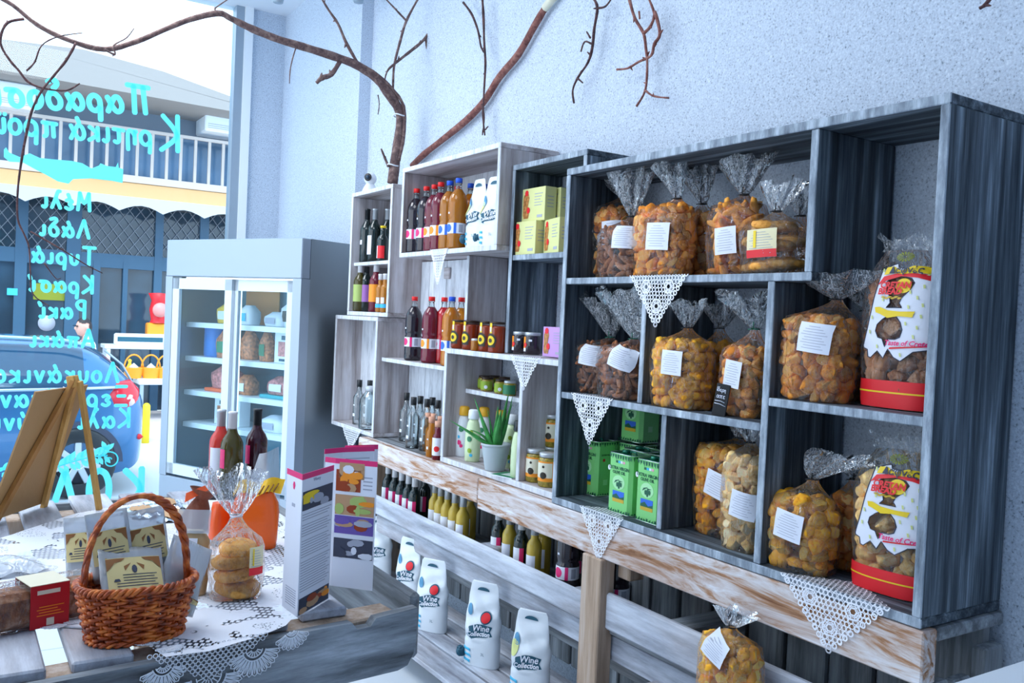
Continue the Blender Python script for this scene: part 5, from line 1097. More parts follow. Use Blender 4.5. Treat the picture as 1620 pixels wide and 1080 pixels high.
    place_rusks(t, Shape(W_*0.96, D_*0.94, H*0.84, H*1.2, 0, 1.3, 0.78), 'chunk', mat, 0.026, 0.7, label, x, yc, z0, rot)
MT['olive'] = plain('olive_green_print', (0.22,0.26,0.01), 0.5)
printed_bag('white and red printed bag on the right-hand upper shelf', 'Δαφνές', 1366,1488, 1.985, s3, 398, 0.0, 'rusk_brown')
printed_bag('white and red printed bag at the very bottom right beside the lace', 'Δαφνές', 1352,1478, 1.975, sb, 712, 0.06, 'rusk_pale')
SHORT = {'clear bag of orange-brown rusks at the left end of the top shelf, half hidden': 'half-hidden bag at the left end of the top shelf', 'clear bag of dark brown rusks, second from left on the top shelf': 'second bag from left on the top shelf', 'big clear bag of golden rusks with tall twisted film top over the lace doily': 'big bag above the lace on the top shelf', 'clear bag of round rusks behind the big golden bag on the top shelf': 'bag behind the big one on the top shelf', 'clear bag of long rusks with white label right of the centre of the top shelf': 'bag with white label right of centre on the top shelf', 'clear bag of flat cookies with red and cream label on the top shelf': 'bag with red and cream label on the top shelf', 'clear bag squeezed at the back right end of the top shelf': 'bag squeezed at the right end of the top shelf', 'clear bag of brown sticks on the second shelf, the left one of the pair': 'left bag of the brown pair on the second shelf', 'clear bag of brown sticks on the second shelf, right one of the pair': 'right bag of the brown pair on the second shelf', 'clear bag of yellow ring rusks standing in front on the second shelf': 'front bag of yellow rings on the second shelf', 'clear bag of ring rusks in the shade at the back of the second shelf': 'shaded back bag on the second shelf', 'clear bag of golden rusks at the right end of the second shelf': 'bag at the right end of the second shelf', 'clear bag of golden rusks right of the oil tins, rear one of two': 'rear bag right of the oil tins', 'clear bag of pale rusks right of the oil tins, front one of two': 'front bag right of the oil tins', 'large clear bag of brown rusks on the right-hand shelf with wide film top': 'large bag on the right-hand shelf', 'clear bag of dark rusks at the back of the right-hand shelf between two bags': 'dark back bag on the right-hand shelf', 'clear bag of golden rusks standing on the largest lace doily': 'bag standing on the largest lace doily', 'clear bag of brown rusks between the golden bag and lower printed bag': 'back bag beside the lower printed bag', 'clear bag of golden rusks with folded label standing low on the pallet ledge': 'lowest bag on the pallet ledge', 'white and red printed bag on the right-hand upper shelf': 'upper printed bag', 'white and red printed bag at the very bottom right beside the lace': 'lower printed bag'}
SHORT_K = {'cookie':'flat cookie','rusk':'golden-brown rusk','rusk_gold':'yellow rusk','rusk_brown':'dark brown rusk','rusk_pale':'pale rusk'}
# the 300 rusks that show largest are things of their own; the others are one mass
vis = sorted([r for r in RUSKS if r['kind'] != 'cookie'], key=lambda r: -r['score']); pick = set(id(r) for r in vis[:300] if r['score'] > 0)
rest = MB(); rm = ['rusk','rusk_gold','rusk_brown','rusk_pale']
for r in RUSKS:
    isc = r['kind'] == 'cookie'
    if isc or id(r) in pick:
        o = bpy.data.objects.new('cookie' if isc else 'rusk', lmesh(r['kind'], r['var'], r['mat'])); COL.objects.link(o); o.matrix_world = r['W']
        tag(o, None, 'cookie' if isc else 'rusk', 'contents of the '+SHORT[r['label']])
        o['label'] = (SHORT_K[r['kind'] if r['kind'] == 'cookie' else r['mat']]+' in the '+SHORT[r['label']])
    else:
        b = LUMP[r['kind']][r['var']]; k0 = 2*rm.index(r['mat']); rest.add(b.v, b.f, [k0+q_ for q_ in b.m], True, r['W'])
rest.build('rusks', [MT[k+e_] for k in rm for e_ in ('','_c')], None, 'the many remaining rusks deep inside the clear bags', 'rusks', kind='stuff')
# ------------------------------------------------------------------ table of pallet wood at the left
TZ = 0.856
TA = 0.105      # the front board runs a little askew
tb = thing('pallet_table', 'low display table of grey-white pallet slats in the foreground', 'table', (0.905, 1.755, 0), 0)
def tp(name, x0, x1, y0, y1, z0, z1, mat, bev=0.004): return MB().box(x0, x1, y0, y1, z0, z1, 0, None, bev).build(name, MT[mat], tb)
fb = [(-2.0,0.715),(-0.045,0.715),(-0.02,0.722),(-0.006,0.745),(0.0,0.78),(0.0,0.848),(-0.105,0.842),(-0.118,0.826),(-0.150,0.826),(-0.163,0.842),(-2.0,0.842)]
MB().prism(fb, 0.024, M=RZ(TA)).build('front_board', MT['old_x'], tb)
MB().prism([(-2.0,0.715),(0,0.715),(0,0.842),(-2.0,0.842)], 0.024, M=T(0,1.40,0)).build('rear_board', MT['old_x'], tb)
tp('side_board', -0.004, 0.020, 0.024, 1.42, 0.722, 0.872, 'old_y', 0.008)
for k in range(-7, 4):
    x0 = -0.70+0.15*k; y0 = 0.030+0.008*((k*7) % 4)+x0*math.tan(TA)+0.008; tp('slat', x0, x0+0.103+0.006*((k*5) % 3), y0 if k < 3 else 0.05, 1.40+0.02*((k*3) % 4), 0.834, 0.8555, 'rail', 0.004)
MB().box(-2.0,-0.03,0.03,0.11,0.745,0.8335,0,RZ(TA),0.004).build('cross_beam', MT['post'], tb)
for y in (0.56, 1.25): tp('cross_beam', -2.0, -0.03, y, y+0.09, 0.745, 0.8335, 'post')
for x in (-0.40, -1.75):
    for y in (0.30, 1.0): tp('leg', x, x+0.08, y, y+0.08, 0, 0.744, 'post')
# lace table cover
def clothmat():
    m, nt, b = new_mat('white_lace_cloth'); L = nt.links.new; out = nt.nodes['Material Output']
    t = node(nt, 'TexCoord'); mp = node(nt, 'Mapping'); mp.inputs['Rotation'].default_value = (0,0,0.5); L(t.outputs['Object'], mp.inputs[0])
    b1 = node(nt, 'TexBrick', Scale=1.0); L(mp.outputs[0], b1.inputs['Vector']); b1.inputs['Brick Width'].default_value = 0.012; b1.inputs['Row Height'].default_value = 0.016; b1.inputs['Mortar Size'].default_value = 0.0024; b1.inputs['Mortar Smooth'].default_value = 0.0
    ck = node(nt, 'TexVoronoi', Scale=26.0); L(mp.outputs[0], ck.inputs['Vector']); n = node(nt, 'TexNoise', Scale=9.0); L(mp.outputs[0], n.inputs['Vector'])
    v = node(nt, 'TexVoronoi', Scale=170.0); L(mp.outputs[0], v.inputs['Vector'])
    c1 = node(nt, 'Math', operation='GREATER_THAN'); c1.inputs[1].default_value = 0.545; L(n.outputs['Fac'], c1.inputs[0])
    c2 = node(nt, 'Math', operation='LESS_THAN'); c2.inputs[1].default_value = 0.30; L(v.outputs['Distance'], c2.inputs[0])
    c3 = node(nt, 'Math', operation='MULTIPLY'); L(c1.outputs[0], c3.inputs[0]); L(b1.outputs['Fac'], c3.inputs[1])
    c4 = node(nt, 'Math', operation='LESS_THAN'); c4.inputs[1].default_value = 0.40; L(n.outputs['Fac'], c4.inputs[0])
    c5 = node(nt, 'Math', operation='MULTIPLY'); L(c4.outputs[0], c5.inputs[0]); L(c2.outputs[0], c5.inputs[1])
    mx = node(nt, 'Math', operation='MAXIMUM'); L(c3.outputs[0], mx.inputs[0]); L(c5.outputs[0], mx.inputs[1])
    b.inputs['Base Color'].default_value = (0.88,0.91,0.98,1); b.inputs['Roughness'].default_value = 0.85
    tr = node(nt, 'BsdfTransparent'); ms = node(nt, 'MixShader'); L(mx.outputs[0], ms.inputs[0]); L(b.outputs[0], ms.inputs[1]); L(tr.outputs[0], ms.inputs[2]); L(ms.outputs[0], out.inputs['Surface'])
    return m
MT['cloth'] = clothmat()
cl = thing('lace_tablecloth', 'white crocheted lace tablecloth with fan-shaped edge over the table front', 'tablecloth', (0,0,0))
zc_ = 0.8568
ring = [at(px, py, z=zc_) for px, py in ((-70,905),(-20,985),(70,990),(135,968),(200,1000),(262,1040),(330,1030),(395,1012),(452,990),(480,960),(500,915),(520,880),(470,815),(400,792),(250,790),(120,812),(20,845),(-60,870))]
bm = bmesh.new(); f = bm.faces.new([bm.verts.new((p.x, p.y, zc_)) for p in ring]); bmesh.ops.triangulate(bm, faces=[f]); bmesh.ops.subdivide_edges(bm, edges=list(bm.edges), cuts=4, use_grid_fill=True)
for v in bm.verts: v.co.z += 0.0014*abs(math.sin(v.co.x*23+v.co.y*9))
bm.verts.index_update(); MB().add([v.co.copy() for v in bm.verts], [[v.index for v in fc.verts] for fc in bm.faces], 0, True).build('cloth', MT['cloth'], cl); bm.free()
fan = MB()
def front_pt(wx, drop):
    """point just in front of the table's front board at world x, hanging by drop"""
    yf = 1.755+(wx-0.905)*math.tan(TA); return Vector((wx+0.006*math.sin(TA), yf-0.006, 0.858-drop))
FANS = []
def make_fan(cx, drop0, r0, r1, a0, a1, n, flat=None):
    fan = MB(); FANS.append(fan)
    def P_(r, a):
        if flat: return Vector((flat[0]+r*math.cos(a+flat[2]), flat[1]+r*math.sin(a+flat[2]), zc_+0.003))
        return front_pt(cx+r*math.cos(a), drop0-r*math.sin(a))
    for k in range(n):
        b0 = a0+(a1-a0)*k/n; b1 = a0+(a1-a0)*(k+1)/n; bc = (b0+b1)/2; h_ = (b1-b0)*0.42
        fan.tube([P_(r0, bc-h_*0.4), P_((r0+r1)*0.5, bc-h_*0.75), P_(r1*0.93, bc-h_), P_(r1, bc), P_(r1*0.93, bc+h_), P_((r0+r1)*0.5, bc+h_*0.75), P_(r0, bc+h_*0.4)], 0.0011, 5)
        fan.tube([P_(r0*0.95, bc), P_(r1*0.90, bc)], 0.0012, 4)
    fan.tube([P_(r0, a0+(a1-a0)*k/16) for k in range(17)], 0.0014, 5); fan.tube([P_(r0*0.7, a0+(a1-a0)*k/16) for k in range(17)], 0.0012, 5)
    for k in range(7): fan.tube([P_(r0*0.25, a0+(a1-a0)*(k+0.5)/7), P_(r0*0.7, a0+(a1-a0)*(k+0.5)/7)], 0.0012, 4)
xa = at(340, 1040, y=1.66).x
make_fan(xa, 0.060, 0.034, 0.068, PI*1.02, PI*1.98, 19)
make_fan(xa+0.088, 0.026, 0.024, 0.055, PI*1.08, PI*1.95, 13); make_fan(xa-0.085, 0.022, 0.020, 0.045, PI*1.10, PI*1.92, 10)
make_fan(xa+0.165, 0.004, 0.016, 0.040, PI*1.15, PI*1.92, 9)
# solid net between the fans
for i in range(13):
    for j in range(22):
        u = -0.11+0.22*j/21; d_ = 0.002+0.0062*i
        if d_ < 0.072-abs(u)*0.60: 
            c = front_pt(xa+u+(0.005 if i % 2 else 0), d_); r_ = 0.0042
            fan.tube([c+Vector((r_*math.cos(2*PI*k/7), 0, r_*math.sin(2*PI*k/7))) for k in range(7)], 0.0009, 4, closed=True)
for px, py, a in ((85,992,-1.9),(118,984,-1.7),(232,1018,-1.6),(268,1028,-1.4)):
    q = at(px, py, z=zc_); make_fan(0, 0, 0.008, 0.028, -PI*0.45, PI*0.45, 9, (q.x, q.y+0.012, a))
fan.build('crochet_net', MT['lace'], cl)
for f_ in FANS: f_.build('fan_edge', MT['lace'], cl)
# wicker basket
bk_ = thing('wicker_basket', 'orange-brown wicker basket with tall twisted handle', 'basket', (0.325, 1.812, 0.8578), 0.06)
def wick():
    m, nt, b = new_mat('orange_wicker'); L = nt.links.new
    t = node(nt, 'TexCoord'); n = node(nt, 'TexNoise', Scale=45.0, Detail=3.0); L(t.outputs['Object'], n.inputs['Vector'])
    r = ramp(nt, [(0.32,(0.16,0.022,0.005)),(0.5,(0.50,0.085,0.012)),(0.68,(0.85,0.24,0.04))], n.outputs['Fac']); L(r.outputs[0], b.inputs['Base Color']); b.inputs['Roughness'].default_value = 0.35; return m
MT['wicker'] = wick()
NS = 30
def bsh(z): f = z/0.105; return 0.083+0.022*f, 0.056+0.018*f
def boval(an, z, off=0.0): a, b = bsh(z); c, s = math.cos(an), math.sin(an); return Vector(((a+off)*math.copysign(abs(c)**0.85, c), (b+off)*math.copysign(abs(s)**0.85, s), z))
wv = MB(); rows = 15
for r_ in range(rows):
    z = 0.006+0.094*r_/(rows-1); ph = PI*(r_ % 2)
    wv.tube([boval(2*PI*k/(NS*4), z+0.0010*math.sin(k*0.7+r_), 0.0042*math.sin(NS/2*2*PI*k/(NS*4)+ph)) for k in range(NS*4)], [0.0037+0.0006*math.sin(k*1.3+r_*2) for k in range(NS*4)], 6, closed=True)
wv.build('woven_wall', MT['wicker'], bk_)
sk = MB()
for k in range(NS): an = 2*PI*(k+0.5)/NS; sk.tube([boval(an, 0.0), boval(an, 0.05), boval(an, 0.104)], 0.0028, 5)
sk.build('stakes', MT['wicker'], bk_)
rim = MB()
for ph in (0, 2.1, 4.2): rim.tube([boval(2*PI*k/150, 0.105+0.0055*math.sin(k*0.75+ph), 0.0055*math.cos(k*0.75+ph)) for k in range(150)], 0.0042, 6, closed=True)
for ph in (0, PI): rim.tube([boval(2*PI*k/120, 0.004+0.003*math.sin(k*0.8+ph), 0.003+0.003*math.cos(k*0.8+ph)) for k in range(120)], 0.0032, 6, closed=True)
rim.build('braided_rim', MT['wicker'], bk_)
bs = MB()
for r_ in range(7): bs.tube([Vector((0.080*(r_+1)/7.4*math.cos(2*PI*k/40), 0.054*(r_+1)/7.4*math.sin(2*PI*k/40), 0.004)) for k in range(40)], 0.004, 5, closed=True)
bs.build('woven_base', MT['wicker'], bk_)
hd = MB()
for ph in (0, 2.1, 4.2):
    pts = []
    for k in range(91):
        t = k/90; an = PI*t; x = -0.094*math.cos(an)*(1+0.02*math.sin(an)); z = 0.085+0.185*math.sin(an)**0.78 if 0 < t < 1 else 0.075
        pts.append((x+0.0042*math.cos(k*0.42+ph)*abs(math.sin(an)+0.3), 0.0050*math.sin(k*0.42+ph), z+0.0042*math.cos(k*0.42+ph)*abs(math.cos(an))))
    hd.tube(pts, 0.0048, 6)
hd.build('twisted_handle', MT['wicker'], bk_)
# herb pouches
MT['kraftlab'] = plain('yellow_cream_label', (0.80,0.66,0.30), 0.55); MT['brownprint'] = plain('brown_print', (0.30,0.12,0.03), 0.55)
MT['herb'] = plain('dried_herbs', (0.30,0.24,0.12), 0.9, bump=1.0, bscale=120, var=0.5)
def herb_pouch(w, h, d, lz0, lz1, fill=0.55):
    t = thing('herb_pouch', None, 'pouch'); S = Shape(w, d, h*fill, h*1.02, 0, 0.3, 0.6)
    def ab(z): f = z/h; return w/2, max(0.0022, d/2*(math.sin(min(1, f*4+0.25)*PI/2))*(1-f)**0.7+0.0015)
    m = MB(); n = 20; Z = [h*k/10 for k in range(11)]
    def pt(an, z, k=1): a, b = ab(z); c, s = math.cos(an), math.sin(an); return Vector((a*k*math.copysign(abs(c)**0.5, c), b*k*s+0.002*math.sin(c*6+z*40), z))
    F = [(i*n+k, i*n+(k+1) % n, (i+1)*n+(k+1) % n, (i+1)*n+k) for i in range(10) for k in range(n)]+[tuple(range(n))[::-1], tuple(10*n+k for k in range(n))]
    m.add([pt(2*PI*k/n, z) for z in Z for k in range(n)], F, 0, True).build('film', MT['frost'], t)
    c = MB(); c.add([pt(2*PI*k/n, 0.002+z*fill, 0.9) for z in Z for k in range(n)], F, 0, True); c.build('contents', MT['herb'], t)
    def fr(x, z, off): 
        a, b = ab(z); f = min(0.98, abs(x/a)); return Vector((x, -b*(1-f**4)**0.5-off-0.002-0.002, z))
    x0 = w*0.42; z0, z1 = lz0, lz1; lb = conform([(-x0,z0),(x0,z0),(x0,z1),(-x0,z1)], fr, 0.001).build('label', MT['kraftlab'], t)
    g = MB(); H = z1-z0
    for s_ in (-1, 1):
        q = conform([(s_*x0,z1-H*0.02),(s_*x0,z1-H*0.40),(s_*x0*0.86,z1-H*0.30),(s_*x0*0.70,z1-H*0.16),(s_*x0*0.45,z1-H*0.12),(s_*x0*0.30,z1-H*0.02)], fr, 0.0016, 1); g.add(q.v, q.f)
        q = conform([(s_*x0*0.10,z1-H*0.18),(s_*x0*0.38,z1-H*0.28),(s_*x0*0.34,z1-H*0.42),(s_*x0*0.22,z1-H*0.30)], fr, 0.0016, 1); g.add(q.v, q.f)
    g.build('ornament', MT['brownprint'], lb)
    g = MB(); q = conform([(0.10*x0*math.cos(2*PI*k/10), z1-H*0.38+0.13*H*math.sin(2*PI*k/10)) for k in range(10)], fr, 0.0017, 1); g.add(q.v, q.f)
    q = conform([(-x0*0.80,z0+H*0.26),(-x0*0.55,z0+H*0.26),(-x0*0.60,z0+H*0.34),(-x0*0.75,z0+H*0.34)], fr, 0.0017, 1); g.add(q.v, q.f)
    for k in range(5):
        zz = z0+H*(0.10+0.085*k); q = conform([(-x0*(0.45 if k > 1 else 0.7),zz),(x0*(0.8-0.1*(k % 2)),zz),(x0*(0.8-0.1*(k % 2)),zz+H*0.025),(-x0*(0.45 if k > 1 else 0.7),zz+H*0.025)], fr, 0.0017, 1); g.add(q.v, q.f)
    g.build('print', MT['ink'], lb); return t
hg = 'herb pouches with cream labels'
kb = Kind(herb_pouch(0.118, 0.118, 0.030, 0.022, 0.092, 0.8)); kb.put('herb pouch lying forward at the front of the wicker basket, largest label', (0.318, 1.772, 0.930), 0.06, hg, rot=(-0.72, 0.05, 0.08))
kb2 = Kind(herb_pouch(0.076, 0.135, 0.026, 0.035, 0.100, 0.6))
kb2.put('herb pouch standing at the back left inside the basket', (0.292, 1.848, 0.958), 0, hg, rot=(-0.10, -0.16, -0.15)); kb2.put('herb pouch standing at the back right inside the basket', (0.362, 1.858, 0.955), 0, hg, rot=(-0.12, -0.14, 0.0))
q = at(124, 895, z=0.858); kb2.put('herb pouch standing on the cloth to the left behind the basket', (q.x, q.y-0.1, 0.862), 0, hg, rot=(-0.10, -0.10, -0.35))
fp = Kind(herb_pouch(0.10, 0.14, 0.03, 0.02, 0.03, 0.5)); o = fp.put('clear pouch with hardly any label leaning out of the right of the basket', (0.392, 1.812, 0.895), 0, None, rot=(-0.30, 0.50, 0.3))
kp = thing('kraft_pouch', 'tan paper pouch with clear window standing right of the basket', 'pouch', (0.468, 2.02, 0.8585), -0.25)
kp.rotation_euler = (-0.12, 0.05, -0.3)
S = Shape(0.085, 0.05, 0.12, 0.175, 0, 0.4, 0.6); n = 24
m = MB(); Z = [0,0.01,0.04,0.08,0.12,0.14]; m.add([S.pt(2*PI*k/n, z) for z in Z for k in range(n)], [(i*n+k, i*n+(k+1) % n, (i+1)*n+(k+1) % n, (i+1)*n+k) for i in range(5) for k in range(n)]+[tuple(range(n))[::-1], tuple(5*n+k for k in range(n))], 0, True).build('paper_body', plain('tan_paper', (0.62,0.42,0.22), 0.6, bump=0.4, bscale=40), kp)
m = MB(); m.grid(lambda u, v: (-0.035+0.07*u, -0.020*(1-v)+0.002*math.sin(u*9), 0.135+0.05*v), 8, 4).build('clear_top', MT['frost'], kp)
conform([(-0.03,0.085),(0.012,0.085),(0.012,0.125),(-0.03,0.125)], S.fr, 0.003).build('label', MT['paper'], kp)
# boxed loaf with red sleeve
lf = thing('boxed_loaf', 'clear-wrapped brown loaf with a red paper sleeve at the left table edge', 'cake', tuple(at(-25, 1012, z=0.8585)), 0.26)
Lm = 0.245
def loafmat():
    m, nt, b = new_mat('brown_fruit_loaf'); L = nt.links.new; t = node(nt, 'TexCoord'); n = node(nt, 'TexNoise', Scale=40.0, Detail=6.0, Roughness=0.7); L(t.outputs['Object'], n.inputs['Vector'])
    r = ramp(nt, [(0.3,(0.12,0.03,0.01)),(0.5,(0.42,0.15,0.05)),(0.7,(0.72,0.42,0.26))], n.outputs['Fac']); L(r.outputs[0], b.inputs['Base Color']); bp = node(nt, 'Bump', Strength=0.8, Distance=0.004); L(n.outputs['Fac'], bp.inputs['Height']); L(bp.outputs[0], b.inputs['Normal']); b.inputs['Roughness'].default_value = 0.7; return m
MB().box(0.004, Lm-0.004, 0.004, 0.076, 0.002, 0.072, 0, None, 0.012).build('loaf', loafmat(), lf)
MB().box(0, Lm, 0, 0.08, 0.0, 0.082, 0, None, 0.006).build('clear_wrap', MT['film'], lf)
sx0, sx1 = 0.078, 0.150
sl = MB().box(sx0, sx1, -0.002, -0.0005, 0.0, 0.084, 0).box(sx0, sx1, -0.002, 0.082, 0.0835, 0.085, 1).box(sx0, sx1, 0.0805, 0.082, 0.0, 0.084, 0).build('red_sleeve', [MT['sleeve'] if 'sleeve' in MT else plain('dark_red_card', (0.55,0.008,0.02), 0.45), plain('cream_card', (0.80,0.74,0.55), 0.5)], lf)
MB().box(sx0+0.012, sx1-0.018, -0.0028, -0.002, 0.066, 0.074).build('sleeve_label', MT['cream2'], sl)
MB().box(sx0+0.030, sx1-0.028, -0.0028, -0.002, 0.004, 0.018).build('price_label', MT['cream2'], sl)
g = MB()
for k in range(4): g.box(sx0+0.012+0.004*(k % 2), sx1-0.010-0.006*(k % 3), -0.0026, -0.002, 0.024+0.0055*k, 0.0255+0.0055*k)
g.build('print', MT['orange'], sl)
q = at(20, 905, z=0.8585); pk = thing('clear_packet', 'crumpled clear plastic packet lying behind the boxed loaf', 'packet', (q.x, q.y, 0.859), 0.2)
MB().grid(lambda u, v: (-0.10+0.17*u, -0.04+0.14*v, 0.006+0.022*math.sin(PI*u)*math.sin(PI*v)+0.005*math.sin(u*14+v*9)), 16, 12).build('film', MT['frost'], pk)
# cookie bag in front
ck_lab = 'clear bag of two stacked golden cookies standing alone on the table cloth'
q = at(378, 948, z=0.858); cl_ = (q.x, q.y+0.03, 0.8595)
tcb, Sc = bag_at(ck_lab, 'cookie', 'cookie', cl_, -0.25, 0.122, 0.105, 0.125, 0.178, -0.004, 0.275, -0.012, 0.062, (0.040, 0.088, 0.0145, 0.030, 0.0), 0.05, 1.0, 'table cookies', True, 'lace', name='cookie_bag', rusks=False)
for k, (dz, dx, rr, nm) in enumerate(((0.019,0.004,0.050,'lowest'),(0.048,-0.002,0.046,'second from below'),(0.077,-0.006,0.049,'third from below'),(0.104,0.002,0.042,'topmost'))):
    o = bpy.data.objects.new('cookie', lmesh('cookie', k, 'cookie')); COL.objects.link(o); o.location = (cl_[0]+dx, cl_[1], cl_[2]+dz); o.scale = (rr, rr, rr*1.15); o.rotation_euler = (0.12*(-1)**k, 0.08, k*1.3)
    tag(o, '%s golden cookie in the bag standing alone on the table' % nm, 'cookie', 'table cookies')
# orange foil bag
q = at(405, 868, z=0.858); og_ = thing('foil_bag', 'orange foil bag with yellow striped top behind the cookie bag', 'bag', (q.x, q.y+0.02, 0.8585), -0.35)
S = Shape(0.125, 0.07, 0.13, 0.30, 0, 0.8, 0.6); n = 30; Z = [0,0.02,0.05,0.09,0.12,0.15]
MB().add([S.pt(2*PI*k/n, z) for z in Z for k in range(n)], [(i*n+k, i*n+(k+1) % n, (i+1)*n+(k+1) % n, (i+1)*n+k) for i in range(5) for k in range(n)]+[tuple(range(n))[::-1]], 0, True).build('body', plain('orange_foil', (0.92,0.13,0.01), 0.25, bump=0.6, bscale=28), og_)
tpm = MB().grid(lambda u, v: (-0.060+0.125*u+0.01*v, -0.022+0.010*math.sin(u*8)+0.028*v, 0.138+0.034*v+0.014*u+0.006*math.sin(u*11)), 14, 4, 0).build('striped_top', plain('golden_yellow_foil', (0.95,0.55,0.02), 0.3, bump=0.3), og_)
g = MB()
for k in range(9): u = 0.05+0.1*k; g.tube([(-0.060+0.125*u, -0.026+0.010*math.sin(u*8)+0.004, 0.140+0.014*u),(-0.060+0.125*(u+0.05)+0.006, -0.026+0.010*math.sin(u*8)+0.020, 0.160+0.014*u)], 0.0022, 4)
g.build('stripes', MT['brownprint'], tpm)
q = at(348, 860, z=0.858); o2 = thing('foil_bag', 'orange and grey foil bag half hidden left of the cookie bag', 'bag', (q.x, q.y, 0.8585), 0.2)
S = Shape(0.06, 0.05, 0.09, 0.20, 0, 0.2, 0.6); MB().add([S.pt(2*PI*k/n, z*0.75) for z in Z for k in range(n)], [(i*n+k, i*n+(k+1) % n, (i+1)*n+(k+1) % n, (i+1)*n+k) for i in range(5) for k in range(n)]+[tuple(range(n))[::-1], tuple(5*n+k for k in range(n))], [1 if i == 0 else 0 for i in range(5) for k in range(n)]+[1, 0], True).build('body', [plain('orange_foil_dark', (0.85,0.10,0.01), 0.3), MT['frame']], o2)
# brown gift bag
q = at(305, 838, z=0.858); gb = thing('gift_bag', 'brown tied gift bag with orange collar beside the wine bottles', 'bag', (q.x, q.y, 0.8585), 0.0)
brm = plain('brown_mesh_fabric', (0.20,0.055,0.025), 0.6, bump=0.8, bscale=90)
MB().lathe([(0.03,0),(0.042,0.01),(0.040,0.04),(0.026,0.075),(0.018,0.09),(0.030,0.105),(0.042,0.118)], 20, close=False, M=RY(0.25)).build('body', brm, gb)
MB().add([(-0.028,-0.02,0.085),(0.040,-0.02,0.118),(0.062,-0.01,0.140),(-0.022,-0.005,0.108),(-0.028,-0.012,0.083),(0.040,-0.012,0.116),(0.062,-0.002,0.138),(-0.022,0.003,0.106)], [(0,1,2,3),(7,6,5,4),(0,4,5,1),(1,5,6,2),(2,6,7,3),(3,7,4,0)]).build('collar', MT['orangered'] if 'orangered' in MT else plain('orange_felt', (0.75,0.10,0.02), 0.7), gb)
# wine bottles on the table
for px, gl, cap, lb, mt in ((349,'rose','capmetal','rose wine bottle with silver capsule behind the cookie bag','paper'),(367,'olglass','capwhite','olive green wine bottle with white capsule behind the cookie bag','pink'),(406,'tabred','black','dark red wine bottle with black capsule on the table','pink')):
    if gl == 'tabred' and gl not in MT: MT['tabred'] = plain('dark_red_wine_bottle', (0.05,0.008,0.02), 0.06, spec=0.8, trans=0.15)
    t = wine('wine_bottle', gl, cap, [(0.06,0.165,-1.3,1.0,'paper') if gl == 'rose' else (0.10,0.168,-1.6,-0.9,mt)], h=0.285, r=0.0375)
    q = at(px, 780 if px > 350 else 775, z=0.858); y_ = 3.12 if px != 367 else 3.05; q = at(px, 700, y=y_); Kind(t).put(lb, (q.x, y_, 0.8565), 0.0, 'wine bottles on the table')
# foil packets, kraft card, translucent bag
for k, (px, py, r_, lb, mt) in enumerate(((226,812,0.3,'silver foil packet lying flat behind the basket, left one','steel'),(262,800,0.1,'foil packet with tan label lying flat behind the basket, rear one','steel'),(276,818,-0.2,'silver foil packet lying flat near the gift bag','steel'))):
    q = at(px, py, z=0.858); t = thing('foil_packet', lb, 'packet', (q.x, q.y, 0.8585), r_, 'flat foil packets')
    MB().grid(lambda u, v: (-0.05+0.10*u, -0.075+0.15*v, 0.004+0.014*math.sin(PI*u)*math.sin(PI*v)+0.004*math.sin(u*17+v*13+k)), 12, 14).build('foil', plain('crinkled_silver_foil', (0.70,0.74,0.80), 0.22, metal=0.9), t)
    MB().grid(lambda u, v: (-0.03+0.055*u, -0.05+0.08*v, 0.0065+0.014*math.sin(PI*(0.2+0.55*u))*math.sin(PI*(0.17+0.53*v))+0.004*math.sin((0.2+0.55*u)*17+(0.17+0.53*v)*13+k)), 6, 6).build('label', plain('tan_label', (0.66,0.40,0.20), 0.6), t)
q = at(327, 890, z=0.859); MB().box(-0.045,0.045,-0.06,0.06,0,0.003,0).box(-0.04,0.03,0.02,0.05,0.003,0.0035,1).build('card', [plain('kraft_card', (0.56,0.37,0.20), 0.7), MT['cream2']], None, 'tan kraft card lying on the cloth left of the cookie bag', 'card', loc=tuple(q), rotz=-0.3)
q = at(452, 830, z=0.858); wb = thing('clear_bag', 'empty-looking translucent bag standing behind the brochures', 'bag', (q.x, q.y+0.25, 0.8585), -0.3)
MB().grid(lambda u, v: (-0.06+0.12*u*(1-0.5*v)+0.05*v, 0.02*math.sin(u*5+v*3), 0.004+0.17*v+0.02*u*v), 12, 10).build('film', MT['frost'], wb)
# folded brochures
BH = 0.30
def picture(m, x0, x1, z0, z1, cols, seed):
    """small printed photograph made of irregular colour fields"""
    r2 = random.Random(seed); m.box(x0, x1, -0.0008, 0, z0, z1, cols[0])
    for k in range(7):
        cx = r2.uniform(x0+0.01, x1-0.01); cz = r2.uniform(z0+0.006, z1-0.006); rx = r2.uniform(0.006, (x1-x0)*0.28); rz = r2.uniform(0.005, (z1-z0)*0.3)
        m.prism([(max(x0, min(x1, cx+rx*math.cos(2*PI*j/9))), max(z0, min(z1, cz+rz*math.sin(2*PI*j/9)))) for j in range(9)], 0.0002, cols[1+k % (len(cols)-1)], M=T(0,-0.0010-0.0002*k,0))
BM = [MT['paper'], MT['pink'], MT['ink'], MT['orange'], MT['yellow'], MT['greyink'], MT['green'], plain('violet_print', (0.16,0.10,0.42), 0.4), plain('tan_photo', (0.55,0.33,0.18), 0.4), plain('dark_red_photo', (0.35,0.05,0.01), 0.4)]
